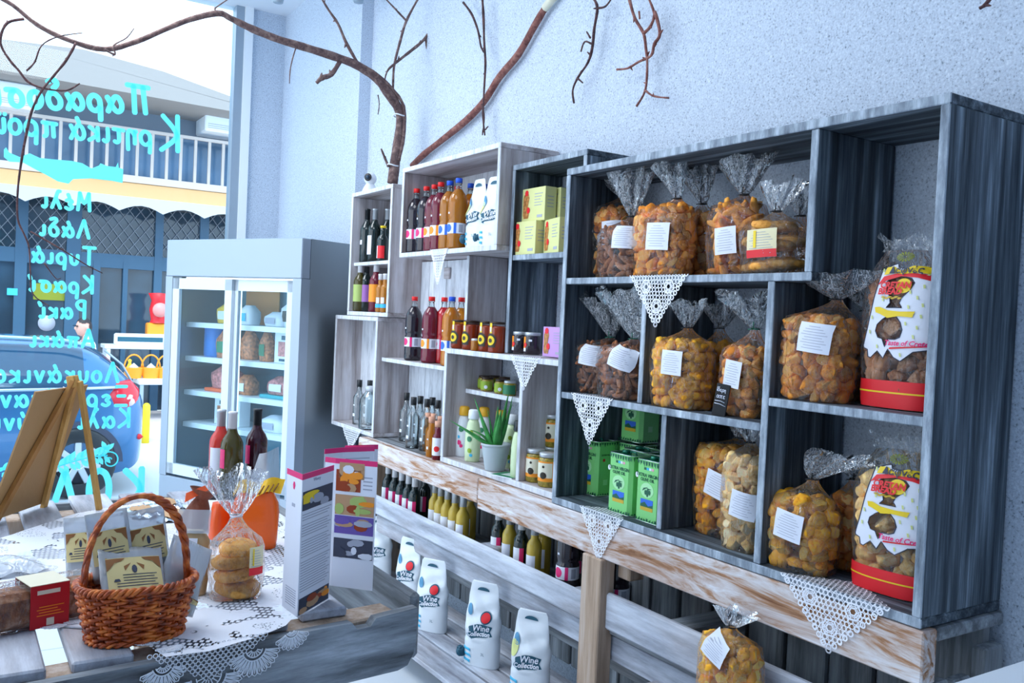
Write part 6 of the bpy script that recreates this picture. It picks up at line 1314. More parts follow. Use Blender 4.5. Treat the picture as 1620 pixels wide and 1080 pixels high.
def brochure(label, loc, rz, folds, paint, grp='folded brochures'):
    """folds: list of (width, turn angle); paint: dict panel -> function(mesh, width)"""
    t = thing('brochure', label, 'brochure', loc, rz, grp); x = y = 0.0; a = 0.0
    for k, (wd, tn) in enumerate(folds):
        a += tn; m = MB().box(0, wd, 0, 0.0006, 0, BH, 0).box(0, wd, -0.0003, 0.0009, BH-0.012, BH+0.0002, 1)
        if k in paint: paint[k](m, wd)
        m2 = MB(); Mx = T(x, y, 0) @ RZ(a); m2.add(m.v, m.f, m.m, False, Mx); m2.build('panel', BM, t); x += wd*math.cos(a); y += wd*math.sin(a)
    return t
def pA(m, w):
    picture(m, 0.004, w-0.004, 0.222, 0.262, [2,4,5,2,5,4], 1); picture(m, 0.004, w-0.004, 0.002, 0.036, [2,3,8,9,8], 2)
    m.text('Winery', 0.010, T(w*0.45,-0.0005,0.282), 5)
    for k in range(30): 
        z = 0.212-0.0056*k
        if k not in (3, 9, 17): m.box(0.006, w-0.006-0.008*((k*7) % 3), -0.0004, 0, z, z+0.0018, 5)
def pA0(m, w):
    m.prism([(w*0.5+0.006*math.cos(k), 0.27+0.009*math.sin(k)) for k in range(6)], 0.0004, 1, M=T(0,-0.0006,0)); m.box(w*0.4, w*0.6, -0.0004, 0, 0.225, 0.232, 5)
    for k in range(8): m.box(w*0.2, w*0.85, -0.0004, 0, 0.05-0.005*k, 0.052-0.005*k, 5)
def pB(m, w):
    picture(m, 0.003, w*0.62, 0.225, 0.275, [9,3,8,9,3], 3); picture(m, w*0.1, w*0.70, 0.255, 0.292, [8,3,8,0], 4); picture(m, 0.003, w-0.004, 0.170, 0.217, [8,6,6,3,9,6], 5); picture(m, 0.003, w-0.004, 0.126, 0.168, [7,8,5,7,9], 6); picture(m, 0.003, w-0.004, 0.070, 0.115, [2,5,0,2,5], 7)
    for k in range(4): m.box(w*0.68, w*0.9, -0.0004, 0, 0.232+0.009*k, 0.235+0.009*k, 5)
def pT(m, w):
    for k in range(10): m.box(w*0.1, w*0.85, -0.0004, 0, 0.27-0.008*k, 0.272-0.008*k, 5)
q0 = at(446, 958, z=0.858); q1 = at(470, 976, z=0.858); q2 = at(520, 946, z=0.858)
d01 = (q1-q0); d12 = (q2-q1); a01 = math.atan2(d01.y, d01.x); a12 = math.atan2(d12.y, d12.x)
brochure('tall folded brochure with a text column and red top edge, nearest of three', (q0.x, q0.y, 0.8575), a01, [(d01.length, 0), (d12.length, a12-a01)], {0: pA0, 1: pA})
q0 = at(514, 928, z=0.858); q1 = at(524, 938, z=0.858); q2 = at(572, 942, z=0.858); d12 = q2-q0
brochure('folded brochure showing food and landscape photographs, right of the text one', (q0.x, q0.y+0.03, 0.8575), -1.0, [(0.03, 0), (0.105, 1.0+math.atan2(d12.y, d12.x)+0.25)], {1: pB})
q = at(506, 900, z=0.858); brochure('brochure folded in a zigzag behind the other two, red top edge', (q.x, q.y, 0.8575), 0.25, [(0.055, 0), (0.085, -0.3), (0.075, 2.75), (0.09, -2.75)], {0: pT, 1: pT})
# easel with board, seen from behind
e0 = at(-25, 832, z=0.8575); e1 = at(65, 800, z=0.8575); ev = (e1-e0).normalized(); nv = Vector((ev.y, -ev.x, 0)); th = math.radians(19); up_ = (nv*math.sin(th)+Vector((0,0,math.cos(th)))).normalized(); L_ = 0.405
ez = thing('easel', 'small wooden table easel seen from behind with a tan board', 'easel', tuple(e0)); o0 = Vector(e0)
Wd = (e1-e0).length; bnr = ev.cross(up_)
if bnr.dot(nv) < 0: bnr = -bnr
tanb = plain('tan_hardboard', (0.46,0.26,0.10), 0.6, bump=0.2); MT['pine'] = wood('honey_pine', 'z', [(0.3,(0.42,0.20,0.05)),(0.5,(0.66,0.36,0.10)),(0.7,(0.80,0.50,0.18))], scale=26); MT['pined'] = wood('dark_honey_pine', 'z', [(0.3,(0.24,0.09,0.02)),(0.5,(0.42,0.19,0.05)),(0.7,(0.55,0.28,0.08))], scale=26)
def BP(u, v, w_=0.0): return ev*u+up_*v+bnr*w_
c8 = [BP(0,0.012),BP(Wd,0.012),BP(Wd,L_),BP(0,L_),BP(0,0.012,0.005),BP(Wd,0.012,0.005),BP(Wd,L_,0.005),BP(0,L_,0.005)]
MB().add(c8, [(0,3,2,1),(4,5,6,7),(0,1,5,4),(1,2,6,5),(2,3,7,6),(3,0,4,7)]).build('board', tanb, ez)
def lath(p, q_, wd, tk, mat, nm):
    p, q_ = Vector(p), Vector(q_); d = (q_-p).normalized(); s_ = d.cross(bnr).normalized()*wd/2; n_ = s_.cross(d).normalized()*tk/2
    vs = [p-s_-n_, p+s_-n_, p+s_+n_, p-s_+n_, q_-s_-n_, q_+s_-n_, q_+s_+n_, q_-s_+n_]
    return MB().add(vs, [(0,3,2,1),(4,5,6,7),(0,1,5,4),(1,2,6,5),(2,3,7,6),(3,0,4,7)]).build(nm, MT[mat], ez)
apx = BP(Wd*0.60, L_+0.028, 0.014)
lath(BP(Wd*0.08, 0.0, 0.012), apx, 0.022, 0.012, 'pined', 'leg'); lath(BP(Wd*0.98, 0.0, 0.012), apx+ev*0.006, 0.020, 0.012, 'pine', 'leg')
q = at(157, 806, z=0.858)-o0; lath(q, apx+bnr*0.012+ev*0.006, 0.017, 0.012, 'pine', 'rear_leg')
MB().box(-0.012,0.016,-0.006,0.020,-0.022,0.014,0,T(*(apx))@RZ(math.atan2(ev.y,ev.x))@RX(-0.2),0.003).build('top_block', MT['pine'], ez)
MB().tube([apx+Vector((-0.03,0,-0.02)), apx+Vector((-0.02,0,-0.03)), apx+Vector((-0.03,-0.005,-0.035))], 0.002, 5).build('hook', MT['steel'], ez)
# ------------------------------------------------------------------ glass-door fridge
FA = math.atan2(-0.908, 0.418); FW, FD, FH, FZ = 1.077, 0.45, 1.86, 1.12
fz = thing('display_fridge', 'tall steel display fridge with two sliding glass doors by the window', 'fridge', (1.05*FZ, 5.308*FZ, 1.5-1.5*FZ), FA); fz.scale = (FZ,)*3
MT['frpanel'] = plain('brushed_light_steel', (0.36,0.42,0.50), 0.38, metal=0.5); MT['frside'] = plain('steel_side_panel', (0.30,0.34,0.37), 0.42, metal=0.8)
MT['frdoor'] = plain('white_fridge_frame', (0.66,0.76,0.84), 0.35); MT['frin'] = plain('pale_fridge_lining', (0.16,0.38,0.50), 0.5); MT['frshelf'] = plain('white_wire_shelf', (0.80,0.90,0.96), 0.4)
def fpart(nm, bm_, mt, par=None): return bm_.build(nm, MT[mt], par or fz)
fpart('header_panel', MB().box(0, FW, 0, 0.06, 1.655, FH, 0, None, 0.004), 'frpanel'); fpart('base_panel', MB().box(0, FW, 0, 0.06, 0.21, 0.53, 0, None, 0.004), 'frpanel')
gr = MB(); 
for k in range(5): gr.box(0.62, 0.95, -0.004, 0.002, 0.25+0.05*k, 0.27+0.05*k)
fpart('vent_grille', gr, 'black')
fpart('side_panel', MB().box(FW-0.03, FW, 0.06, FD, 0.21, FH), 'frside'); fpart('side_panel', MB().box(0, 0.03, 0.06, FD, 0.21, FH), 'frside')
fpart('corner_post', MB().box(FW-0.06, FW, 0.0, 0.06, 0.53, 1.655), 'frpanel'); fpart('corner_post', MB().box(0, 0.06, 0.0, 0.06, 0.53, 1.655), 'frpanel')
fpart('top_panel', MB().box(0.03, FW-0.03, 0.06, FD, FH-0.04, FH), 'frside'); fpart('back_panel', MB().box(0.03, FW-0.03, FD-0.03, FD, 0.21, FH-0.04), 'frin'); fpart('inner_floor', MB().box(0.03, FW-0.03, 0.06, FD-0.03, 0.50, 0.53), 'frin')
fpart('inner_ceiling', MB().box(0.03, FW-0.03, 0.06, FD-0.03, 1.66, 1.68), 'frin'); fpart('base', MB().box(0.04, FW-0.04, 0.05, FD-0.05, 0.1615, 0.21), 'black')
for x0, x1, y0 in ((0.065, 0.56, 0.0), (0.53, FW-0.065, 0.022)):
    d = fpart('door_frame', MB().box(x0, x0+0.055, y0, y0+0.02, 0.545, 1.645).box(x1-0.055, x1, y0, y0+0.02, 0.545, 1.645).box(x0, x1, y0, y0+0.02, 1.585, 1.645).box(x0, x1, y0, y0+0.02, 0.545, 0.605), 'frdoor')
    MB().box(x0+0.055, x1-0.055, y0+0.008, y0+0.012, 0.605, 1.585).build('glass', MT['frpane'], d)
FS = [1.40, 1.205, 1.01, 0.825]
for z in FS: fpart('shelf', MB().box(0.035, FW-0.035, 0.12, FD-0.04, z-0.028, z), 'frshelf')
MT['led'] = plain('fridge_lamp', (1,1,1), 0.5, emit=((0.80,0.94,1.0), 1.3)); fpart('lamp_tube', MB().box(0.08, FW-0.08, 0.075, 0.095, 1.635, 1.655), 'led')
fpart('lamp_tube', MB().box(0.516, 0.526, 0.09, 0.10, 0.62, 1.6), 'led')
FM = T(1.05*FZ, 5.308*FZ, 1.5-1.5*FZ) @ RZ(FA) @ Matrix.Scale(FZ, 4)
def fput(t, x, y, z, r=0.0): t.location = FM @ Vector((x, y, z)); t.rotation_euler = (0, 0, FA+r); t.scale = (FZ,)*3; return t
MT['cheese'] = plain('yellow_cheese_pack', (0.95,0.62,0.04), 0.3); MT['ham'] = plain('cured_meat_pack', (0.55,0.20,0.08), 0.35, bump=0.5, bscale=60, var=0.6); MT['pinkmeat'] = plain('pink_meat_pack', (0.62,0.24,0.22), 0.35, var=0.5, bscale=50)
MT['orangetray'] = plain('orange_red_tray', (0.90,0.16,0.04), 0.4); MT['tealtray'] = plain('turquoise_tray', (0.03,0.42,0.48), 0.4); MT['bluecan'] = plain('blue_canister', (0.02,0.20,0.62), 0.4); MT['peach'] = plain('peach_paper_sheet', (0.90,0.38,0.10), 0.6)
def fpack(nm, label, w_, d_, h_, body, lab=None, x=0, y=0.2, z=1.4, r=0.0, taper=0.7, grp='packed food in the fridge'):
    t = thing(nm, label, 'packet', group=grp); S = Shape(w_, d_, h_*0.75, h_*1.25, 0, x*9, 0.7); n = 20; Z = [0,0.006]+[h_*k/6 for k in range(1, 7)]
    MB().add([S.pt(2*PI*k/n, zz) for zz in Z for k in range(n)], [(i*n+k, i*n+(k+1) % n, (i+1)*n+(k+1) % n, (i+1)*n+k) for i in range(len(Z)-1) for k in range(n)]+[tuple(range(n))[::-1], tuple((len(Z)-1)*n+k for k in range(n))], 0, True).build('pack', MT[body], t)
    if lab: conform([(-w_*0.28, h_*0.2),(w_*0.2, h_*0.18),(w_*0.22, h_*0.6),(-w_*0.26, h_*0.58)], S.fr, 0.003).build('label', MT[lab], t)
    return fput(t, x, y, z+0.001, r)
def wbox(label, w_, h_, x, y, z, r=0.0, win='pinkmeat'):
    t = thing('food_carton', label, 'carton', group='white food cartons in the fridge')
    MB().box(-w_/2, w_/2, 0, 0.07, 0, h_, 0, None, 0.002).build('box', MT['white'], t); MB().prism([(-w_*0.3, h_*0.22),(w_*0.3, h_*0.22),(w_*0.3, h_*0.62),(w_*0.12, h_*0.70),(-w_*0.3, h_*0.70)], 0.001, M=T(0,-0.0015,0)).build('window', MT[win], t)
    MB().box(-w_*0.15, w_*0.15, -0.0012, 0, h_*0.76, h_*0.90).box(-w_*0.25, w_*0.25, -0.0012, 0, h_*0.06, h_*0.14).build('print', MT['teal'], t); return fput(t, x, y, z+0.001, r)
fpack('cheese_pack', 'bright yellow cheese pack on the top fridge shelf, left door', 0.20, 0.10, 0.12, 'cheese', 'paper', 0.30, 0.22, FS[0]); fpack('cheese_pack', 'white cheese pack beside the yellow one on the top fridge shelf', 0.12, 0.10, 0.11, 'white', 'cyan', 0.455, 0.22, FS[0])
fpack('cheese_bag', 'white triangular bag with dark round print on the top fridge shelf, right door', 0.20, 0.12, 0.15, 'white', 'teal2', 0.80, 0.25, FS[0]); fpack('cheese_bag', 'yellow bag at the right end of the top fridge shelf', 0.14, 0.12, 0.19, 'cheese', 'cream', 0.955, 0.26, FS[0])
fpack('cheese_bag', 'low white bag in the middle of the right top fridge shelf', 0.16, 0.10, 0.08, 'white', 'greyink', 0.68, 0.22, FS[0])
fpack('meat_pack', 'brown packet with green label on the second fridge shelf, left door', 0.15, 0.08, 0.16, 'ham', 'teal3', 0.30, 0.20, FS[1]); fpack('meat_pack', 'brown packet behind the left door frame on the second fridge shelf', 0.12, 0.08, 0.16, 'ham', None, 0.43, 0.25, FS[1])
fpack('meat_pack', 'brown and green packet at the left of the right door, second shelf', 0.09, 0.07, 0.16, 'ham', 'teal3', 0.605, 0.22, FS[1]); wbox('white carton with a window on the second fridge shelf, right door', 0.15, 0.165, 0.77, 0.19, FS[1]); fpack('meat_pack', 'small packet with white label at the right of the second fridge shelf', 0.13, 0.08, 0.09, 'orangetray', 'paper', 0.94, 0.20, FS[1])
fpack('meat_tray', 'pink meat packet on an orange tray, third fridge shelf, left door', 0.22, 0.12, 0.13, 'pinkmeat', None, 0.29, 0.22, FS[2]+0.02); fpack('meat_pack', 'packet with pale label on the third fridge shelf beside the door frame', 0.13, 0.10, 0.11, 'ham', 'paper', 0.46, 0.22, FS[2])
for x_, lb, mt in ((0.30,'flat orange tray on the third fridge shelf, left door','orangetray'),(0.76,'flat turquoise tray on the third fridge shelf, right door','tealtray')):
    fput(MB().box(-0.14,0.14,0,0.16,0,0.02,0,None,0.004).build('food_tray', MT[mt], None, lb, 'tray'), x_, 0.16, FS[2]+0.0005)
fpack('meat_pack', 'pink packet on the turquoise tray in the fridge', 0.20, 0.10, 0.10, 'pinkmeat', 'paper', 0.74, 0.22, FS[2]+0.021); fpack('meat_pack', 'red packet with striped label at the right of the third fridge shelf', 0.10, 0.08, 0.15, 'orangetray', 'ham', 0.915, 0.20, FS[2])
wbox('white carton with brown window on the lowest fridge shelf, left one', 0.11, 0.15, 0.27, 0.2, FS[3], 0.1, 'ham'); wbox('white carton with brown window on the lowest fridge shelf, right one', 0.12, 0.16, 0.385, 0.19, FS[3], -0.15, 'ham')
fpack('cheese_bag', 'white bag with dark print on the lowest fridge shelf, right door', 0.20, 0.12, 0.09, 'white', 'greyink', 0.70, 0.22, FS[3]); fpack('cheese_bag', 'white bag at the right end of the lowest fridge shelf', 0.18, 0.12, 0.12, 'white', 'teal', 0.90, 0.22, FS[3])
t = thing('canister', 'blue canister standing low behind the left fridge door', 'canister'); MB().lathe([(0.07,0),(0.075,0.01),(0.075,0.17),(0.068,0.18)], 24).build('body', MT['bluecan'], t); MB().lathe([(0.074,0.178),(0.078,0.18),(0.078,0.192),(0,0.194)], 24).build('lid', MT['cyan'], t); fput(t, 0.165, 0.24, FS[1]+0.0005)
fput(MB().box(-0.14,0.14,0,0.006,0,0.20,0).build('paper_sheet', MT['peach'], None, 'peach-coloured sheet behind the yellow cheese in the fridge', 'sheet'), 0.36, 0.39, FS[0]+0.0005)
# ------------------------------------------------------------------ bare vine branches
def barkmat(nm, a, b_, c):
    m, nt, b = new_mat(nm); L = nt.links.new; t = node(nt, 'TexCoord'); n = node(nt, 'TexNoise', Scale=30.0, Detail=6.0, Roughness=0.7, Distortion=0.8); L(t.outputs['Object'], n.inputs['Vector'])
    r = ramp(nt, [(0.3, a), (0.5, b_), (0.7, c)], n.outputs['Fac']); L(r.outputs[0], b.inputs['Base Color']); b.inputs['Roughness'].default_value = 0.8
    bp = node(nt, 'Bump', Strength=0.8, Distance=0.006); L(n.outputs['Fac'], bp.inputs['Height']); L(bp.outputs[0], b.inputs['Normal']); return m
MT['bark'] = barkmat('vine_bark', (0.045,0.030,0.035), (0.16,0.095,0.09), (0.33,0.23,0.20)); MT['redbark'] = barkmat('reddish_vine_bark', (0.07,0.02,0.02), (0.24,0.085,0.07), (0.40,0.20,0.16)); MT['twig'] = barkmat('dark_twig', (0.02,0.012,0.015), (0.09,0.04,0.045), (0.18,0.09,0.08))
def interp(v, n):
    o = []
    for i in range(n):
        f = i/(n-1)*(len(v)-1); k = min(int(f), len(v)-2); o.append(v[k]+(v[k+1]-v[k])*(f-k))
    return o
def branch(m, px, rad, plane, n=7, knots=True, off=(0,0,0), wob=0.15, mi=0):
    """px: pixels along the branch, rad: radii in metres"""
    pts = smooth([at(a, b, **plane)+Vector(off) for a, b in px]); R = interp(rad, len(pts)); r2 = random.Random(int(px[0][0]*7+px[-1][1]))
    R = [q*(1+wob*r2.uniform(-1, 1)) for q in R]; m.tube(pts, R, n, mi)
    if knots:
        for i in range(4, len(pts)-1, 5):
            d = Vector((r2.uniform(-0.3,0.3), r2.uniform(-1,1), r2.uniform(-0.6,1))).normalized()*R[i]*3.2; m.tube([pts[i], pts[i]+d*0.6, pts[i]+d], [R[i]*0.9, R[i]*0.6, R[i]*0.25], 5, mi)
    return pts
vb = thing('vine_branch', 'long bare vine branch rising from the tall crate and arching across the window', 'branch', (0,0,0)); YV = dict(y=4.42)
m = MB(); main = [(621,290),(627,240),(633,192),(627,165),(602,130),(570,106),(540,93),(480,74),(440,62),(400,46),(365,29),(345,21),(300,31),(260,47),(215,66),(165,78),(110,64),(60,40),(20,8),(-10,-8)]
tr_ = branch(m, main, [0.030,0.027,0.022,0.024,0.024,0.022,0.022,0.020,0.019,0.018,0.015,0.015,0.013,0.012,0.012,0.012,0.011,0.010,0.009,0.008], YV, 9, False, wob=0.08)
branch(m, [(628,255),(636,215),(637,180),(632,160),(612,135),(585,112),(555,98)], [0.012,0.012,0.011,0.010,0.009,0.007,0.004], YV, 6, False, (0,-0.02,0)); branch(m, [(624,175),(612,160),(600,143),(590,125)], [0.008,0.007,0.006,0.004], YV, 6, False, (0,-0.025,0))
m.build('stem', MT['bark'], vb)
m = MB()
branch(m, [(538,97),(524,118),(510,123),(501,131)], [0.012,0.012,0.014,0.009], YV); branch(m, [(566,100),(548,68),(535,38),(520,16),(508,-4)], [0.009,0.008,0.007,0.006,0.005], YV); branch(m, [(470,70),(463,92),(459,112),(458,132)], [0.004,0.003,0.003,0.002], YV)
branch(m, [(622,158),(622,130),(624,102),(633,66),(643,33),(662,-3)], [0.007,0.007,0.007,0.007,0.007,0.006], YV); branch(m, [(607,137),(612,114),(624,101),(653,78),(673,60),(697,24),(720,-4)], [0.003,0.005,0.007,0.008,0.008,0.007,0.006], YV)
branch(m, [(643,33),(627,16),(609,-3)], [0.006,0.005,0.004], YV); branch(m, [(673,60),(677,82),(688,113),(700,137),(716,156),(714,176)], [0.006,0.006,0.006,0.005,0.004,0.003], YV); branch(m, [(703,146),(701,186),(695,212)], [0.004,0.003,0.002], YV); branch(m, [(697,24),(692,14),(685,30)], [0.004,0.004,0.003], YV)
branch(m, [(716,156),(719,178),(714,196),(717,208)], [0.004,0.004,0.003,0.002], YV); branch(m, [(615,264),(609,250),(603,235)], [0.008,0.007,0.005], YV); branch(m, [(598,150),(600,165),(598,181)], [0.004,0.003,0.003], YV)
m.build('side_shoot', MT['bark'], vb)
m = MB(); YW = dict(y=4.35)
branch(m, [(120,68),(105,95),(84,121),(65,145),(50,176),(40,220),(33,260),(28,302),(28,346),(38,370),(46,392),(48,430),(52,465),(78,484)], [0.006,0.0055,0.005,0.005,0.0055,0.0055,0.005,0.0045,0.004,0.004,0.0035,0.003,0.003,0.002], YW)
branch(m, [(38,30),(12,36),(1,58),(3,75),(16,96),(30,112),(45,130),(70,140),(105,143),(126,132)], [0.006,0.006,0.006,0.005,0.005,0.005,0.005,0.004,0.004,0.003], YW); branch(m, [(42,112),(55,98),(66,72),(92,58),(130,52)], [0.004,0.0035,0.003,0.003,0.002], YW); branch(m, [(48,366),(100,396),(135,418),(162,432)], [0.004,0.003,0.003,0.002], YW); branch(m, [(70,416),(88,440),(96,440)], [0.003,0.002,0.002], YW)
m.build('hanging_twig', MT['twig'], vb); m = MB()
branch(m, [(165,78),(182,86),(180,72),(200,60),(212,45)], [0.005,0.005,0.004,0.003,0.002], YW); m.build('side_shoot', MT['bark'], vb); m = MB(); branch(m, [(345,20),(340,14),(350,6),(362,-2)], [0.005,0.004,0.003,0.002], YV)
m.build('side_shoot', MT['bark'], vb)
m = MB()
for px, py in ((632,183),(621,262)):
    c = at(px, py, **YV); m.tube([c+Vector((0.032*math.cos(2*PI*k/14), 0.032*math.sin(2*PI*k/14), 0.004*math.sin(k))) for k in range(14)], 0.004, 5, closed=True)
m.build('cable_tie', MT['white'], vb)
XW = dict(x=2.135)
m = MB(); br2 = thing('vine_branch', 'straight reddish branch leaning diagonally on the wall above the syrup box', 'branch', (0,0,0))
branch(m, [(652,262),(672,243),(700,221),(738,190),(766,160),(790,122),(820,86),(845,42),(862,13)], [0.016,0.017,0.016,0.017,0.017,0.017,0.016,0.016,0.015], dict(x=2.155), 8, False, wob=0.06); m.build('stem', MT['redbark'], br2)
m = MB(); c0, c1 = at(862,13,x=2.155), at(884,-14,x=2.155); m.tube([c0, c1], [0.018,0.018], 8); m.build('taped_end', MT['cream2'], br2)
for lb, parts in (('thin double twig hanging in front of the wall above the syrup box', [[(763,-3),(765,28),(766,66),(768,100),(766,140),(764,182),(767,214)],[(733,4),(746,22),(756,48),(761,74),(767,84)],[(762,165),(766,185),(763,214)],[(768,205),(772,200)]]),
                  ('knotty twig hanging from above over the carton column', [[(939,-3),(945,13),(940,46),(937,75),(930,99),(914,123),(906,143),(908,163)],[(945,13),(958,10),(968,-3)],[(934,60),(928,50)],[(914,124),(922,131)],[(937,70),(925,66),(919,82)]]),
                  ('forked reddish twig hanging over the large shelf unit', [[(995,-3),(1004,28),(1018,53),(1022,78),(1024,100),(1021,142),(1007,168)],[(1020,142),(1034,152),(1058,155)],[(1018,53),(1029,42),(1035,22),(1026,-3)],[(1036,18),(1044,53),(1035,70),(1030,88),(1010,98),(993,108),(976,110)],[(1011,18),(1012,30)]])):
    tw = thing('hanging_twig', lb, 'twig', (0,0,0), 0, 'twigs hanging from the ceiling'); m = MB()
    for pp in parts: branch(m, pp, [0.0062, 0.0055, 0.004] if len(pp) > 3 else [0.0045, 0.003], dict(x=2.13))
    m.build('twig', MT['redbark' if 'reddish' in lb else 'twig'], tw)
m = MB(); branch(m, [(1550,13),(1558,8),(1568,-4)], [0.004,0.005,0.005], XW); m.build('hanging_twig', MT['twig'], None, 'short twig end at the top right corner of the wall', 'twig', 'twigs hanging from the ceiling')
# ------------------------------------------------------------------ the street outside
SZ = -0.38
MT['asphalt'] = plain('pale_street', (0.62,0.66,0.70), 0.8, bump=0.2); MT['pave'] = plain('pale_pavement', (0.72,0.74,0.76), 0.8)
struct('street_pavement', MB().box(-14, 8, 6.85, 8.2, SZ-0.2, SZ+0.12), MT['pave']); struct('street', MB().box(-25, 14, 8.2, 13.2, SZ-0.2, SZ), MT['asphalt']); struct('far_pavement', MB().box(-25, 14, 13.2, 15.2, SZ-0.2, SZ+0.14), plain('pinkish_pavement', (0.66,0.58,0.58), 0.8))
YF = 15.0
def W(px, py, y=YF): return at(px, py, y=y)
def wx(px): return W(px, 300).x
def wz(py, px=200): return W(px, py).z
bd = thing('shop_building', 'grey shop building with railings and white awning across the street', 'building', (0, YF, 0))
MT['bwall'] = plain('blue_grey_render', (0.16,0.21,0.28), 0.7); MT['roofm'] = plain('beige_roof_edge', (0.30,0.285,0.28), 0.8); MT['dglass'] = plain('dark_shop_glass', (0.020,0.045,0.075), 0.08, spec=0.8, var=0.6, bscale=1.3); MT['bframe'] = plain('blue_shop_frame', (0.035,0.10,0.18), 0.4); MT['awn'] = plain('white_awning_cloth', (0.46,0.46,0.47), 0.8); MT['warm'] = plain('apricot_awning_stripe', (0.62,0.40,0.20), 0.8)
MT['bglass2'] = plain('blue_upper_glass', (0.10,0.20,0.34), 0.15, var=0.4, bscale=1.0)
MT['latt'] = plain('dull_grey_lattice', (0.20,0.22,0.26), 0.6); MT['rust'] = plain('pale_rail_bar', (0.55,0.50,0.48), 0.6)
XL, XR = -9.0, 9.0
def bpart(nm, mesh, mt, par=None): return mesh.build(nm, MT[mt], par or bd)
zE_, zR_ = 4.56, 4.16
bpart('wall', MB().box(XL, XR, 0.35, 6, SZ+0.14, 4.6), 'bwall')
rt = [W(-400,60), W(0,86), W(120,100), W(240,132), W(362,176), W(480,215)]
bpart('roof_edge', MB().prism([(p.x, p.z) for p in rt]+[(W(480,222).x, 4.50),(W(-400,110).x, 4.62)], 3.0, M=T(0,-0.9,0)), 'roofm')
bpart('upper_glazing', MB().box(XL, XR, 0.30, 0.34, 3.48, 4.22), 'bglass2')
for px in (-60,-10,14,40,66,93,118,143,167,191,215,239,262,284,307,329,351,372,392,412):
    x = wx(px); bpart('railing_bar', MB().box(x-0.022, x+0.022, -0.02, 0.02, 3.46, 4.18), 'rust')
bpart('railing_top', MB().box(XL, XR, -0.03, 0.03, 4.16, 4.21), 'rust')
bpart('balcony_slab', MB().box(XL, XR, -0.05, 0.35, 3.36, 3.47), 'rust')
aw = MB(); aw.add([(XL,-0.02,3.36),(XR,-0.02,3.36),(XR,-0.55,3.08),(XL,-0.55,3.08)], [(0,1,2,3)], 0); aw.add([(XL,0.0,3.36),(XR,0.0,3.36),(XR,-0.02,3.36),(XL,-0.02,3.36)], [(0,1,2,3)]); bpart('awning', aw, 'warm')
sc_ = [(XL, 3.08)]; x = XL; 
low = []
while x < XR:
    for k in range(6): low.append((x+0.62*k/6, 2.86+0.10*math.sin(PI*k/6)))
    x += 0.62
bpart('awning_valance', MB().prism([(XL,3.08)]+low+[(x,2.86),(x,3.08)], 0.015, M=T(0,-0.56,0)), 'awn')
bpart('shop_glass', MB().box(XL, XR, 0.24, 0.30, SZ+0.14, 3.0), 'dglass')
zb0 = wz(405, 60)
bpart('frame_transom', MB().box(XL, XR, 0.17, 0.26, zb0-0.10, zb0+0.12), 'bframe')
for px, wd in ((-30,0.08),(38,0.16),(122,0.20),(160,0.10),(206,0.07),(258,0.12),(330,0.14)):
    x = wx(px); bpart('frame_post', MB().box(x-wd/2, x+wd/2, 0.16, 0.26, SZ+0.14, 3.0 if wd > 0.1 else zb0), 'bframe')
lt = MB(); x = XL
while x < XR-1.2:
    lt.box(-0.005, 0.005, 0.19, 0.20, 0, 1.05, 0, T(x, 0, zb0+0.1) @ RY(0.65)); lt.box(-0.005, 0.005, 0.20, 0.21, 0, 1.05, 0, T(x+0.62, 0, zb0+0.1) @ RY(-0.65)); x += 0.16
bpart('lattice_shutter', lt, 'latt')
bpart('inner_display', MB().box(wx(60), wx(118), 0.225, 0.238, wz(480), wz(455)), 'olive')
sg_ = MB().box(wx(17), wx(34), 0.15, 0.17, wz(467,25), wz(456,25)); bpart('door_sticker', sg_, 'cyan')
bpart('glass_sticker', MB().lathe([(0,0),(0.12,0),(0.12,0.004),(0,0.004)], 20, M=T(wx(83), 0.235, wz(512,83)) @ RX(PI/2)), 'greyink')
for px, py, s_, lb in ((15,152,1.0,'white air conditioning box under the roof edge at the left'),(352,195,0.85,'white air conditioning box under the roof edge at the right')):
    p = W(px, py, YF-0.25); a = thing('air_conditioner', lb, 'air conditioner', (p.x, YF-0.02, p.z-0.16), 0, 'air conditioners on the building')
    MB().box(-0.33*s_, 0.33*s_, -0.28, 0.36, 0, 0.36*s_, 0, None, 0.02).build('casing', MT['white'], a); g = MB(); [g.box(-0.28*s_, 0.28*s_, -0.286, -0.28, 0.05+0.03*k, 0.06+0.03*k) for k in range(3)]; g.build('grille', MT['greyink'], a)
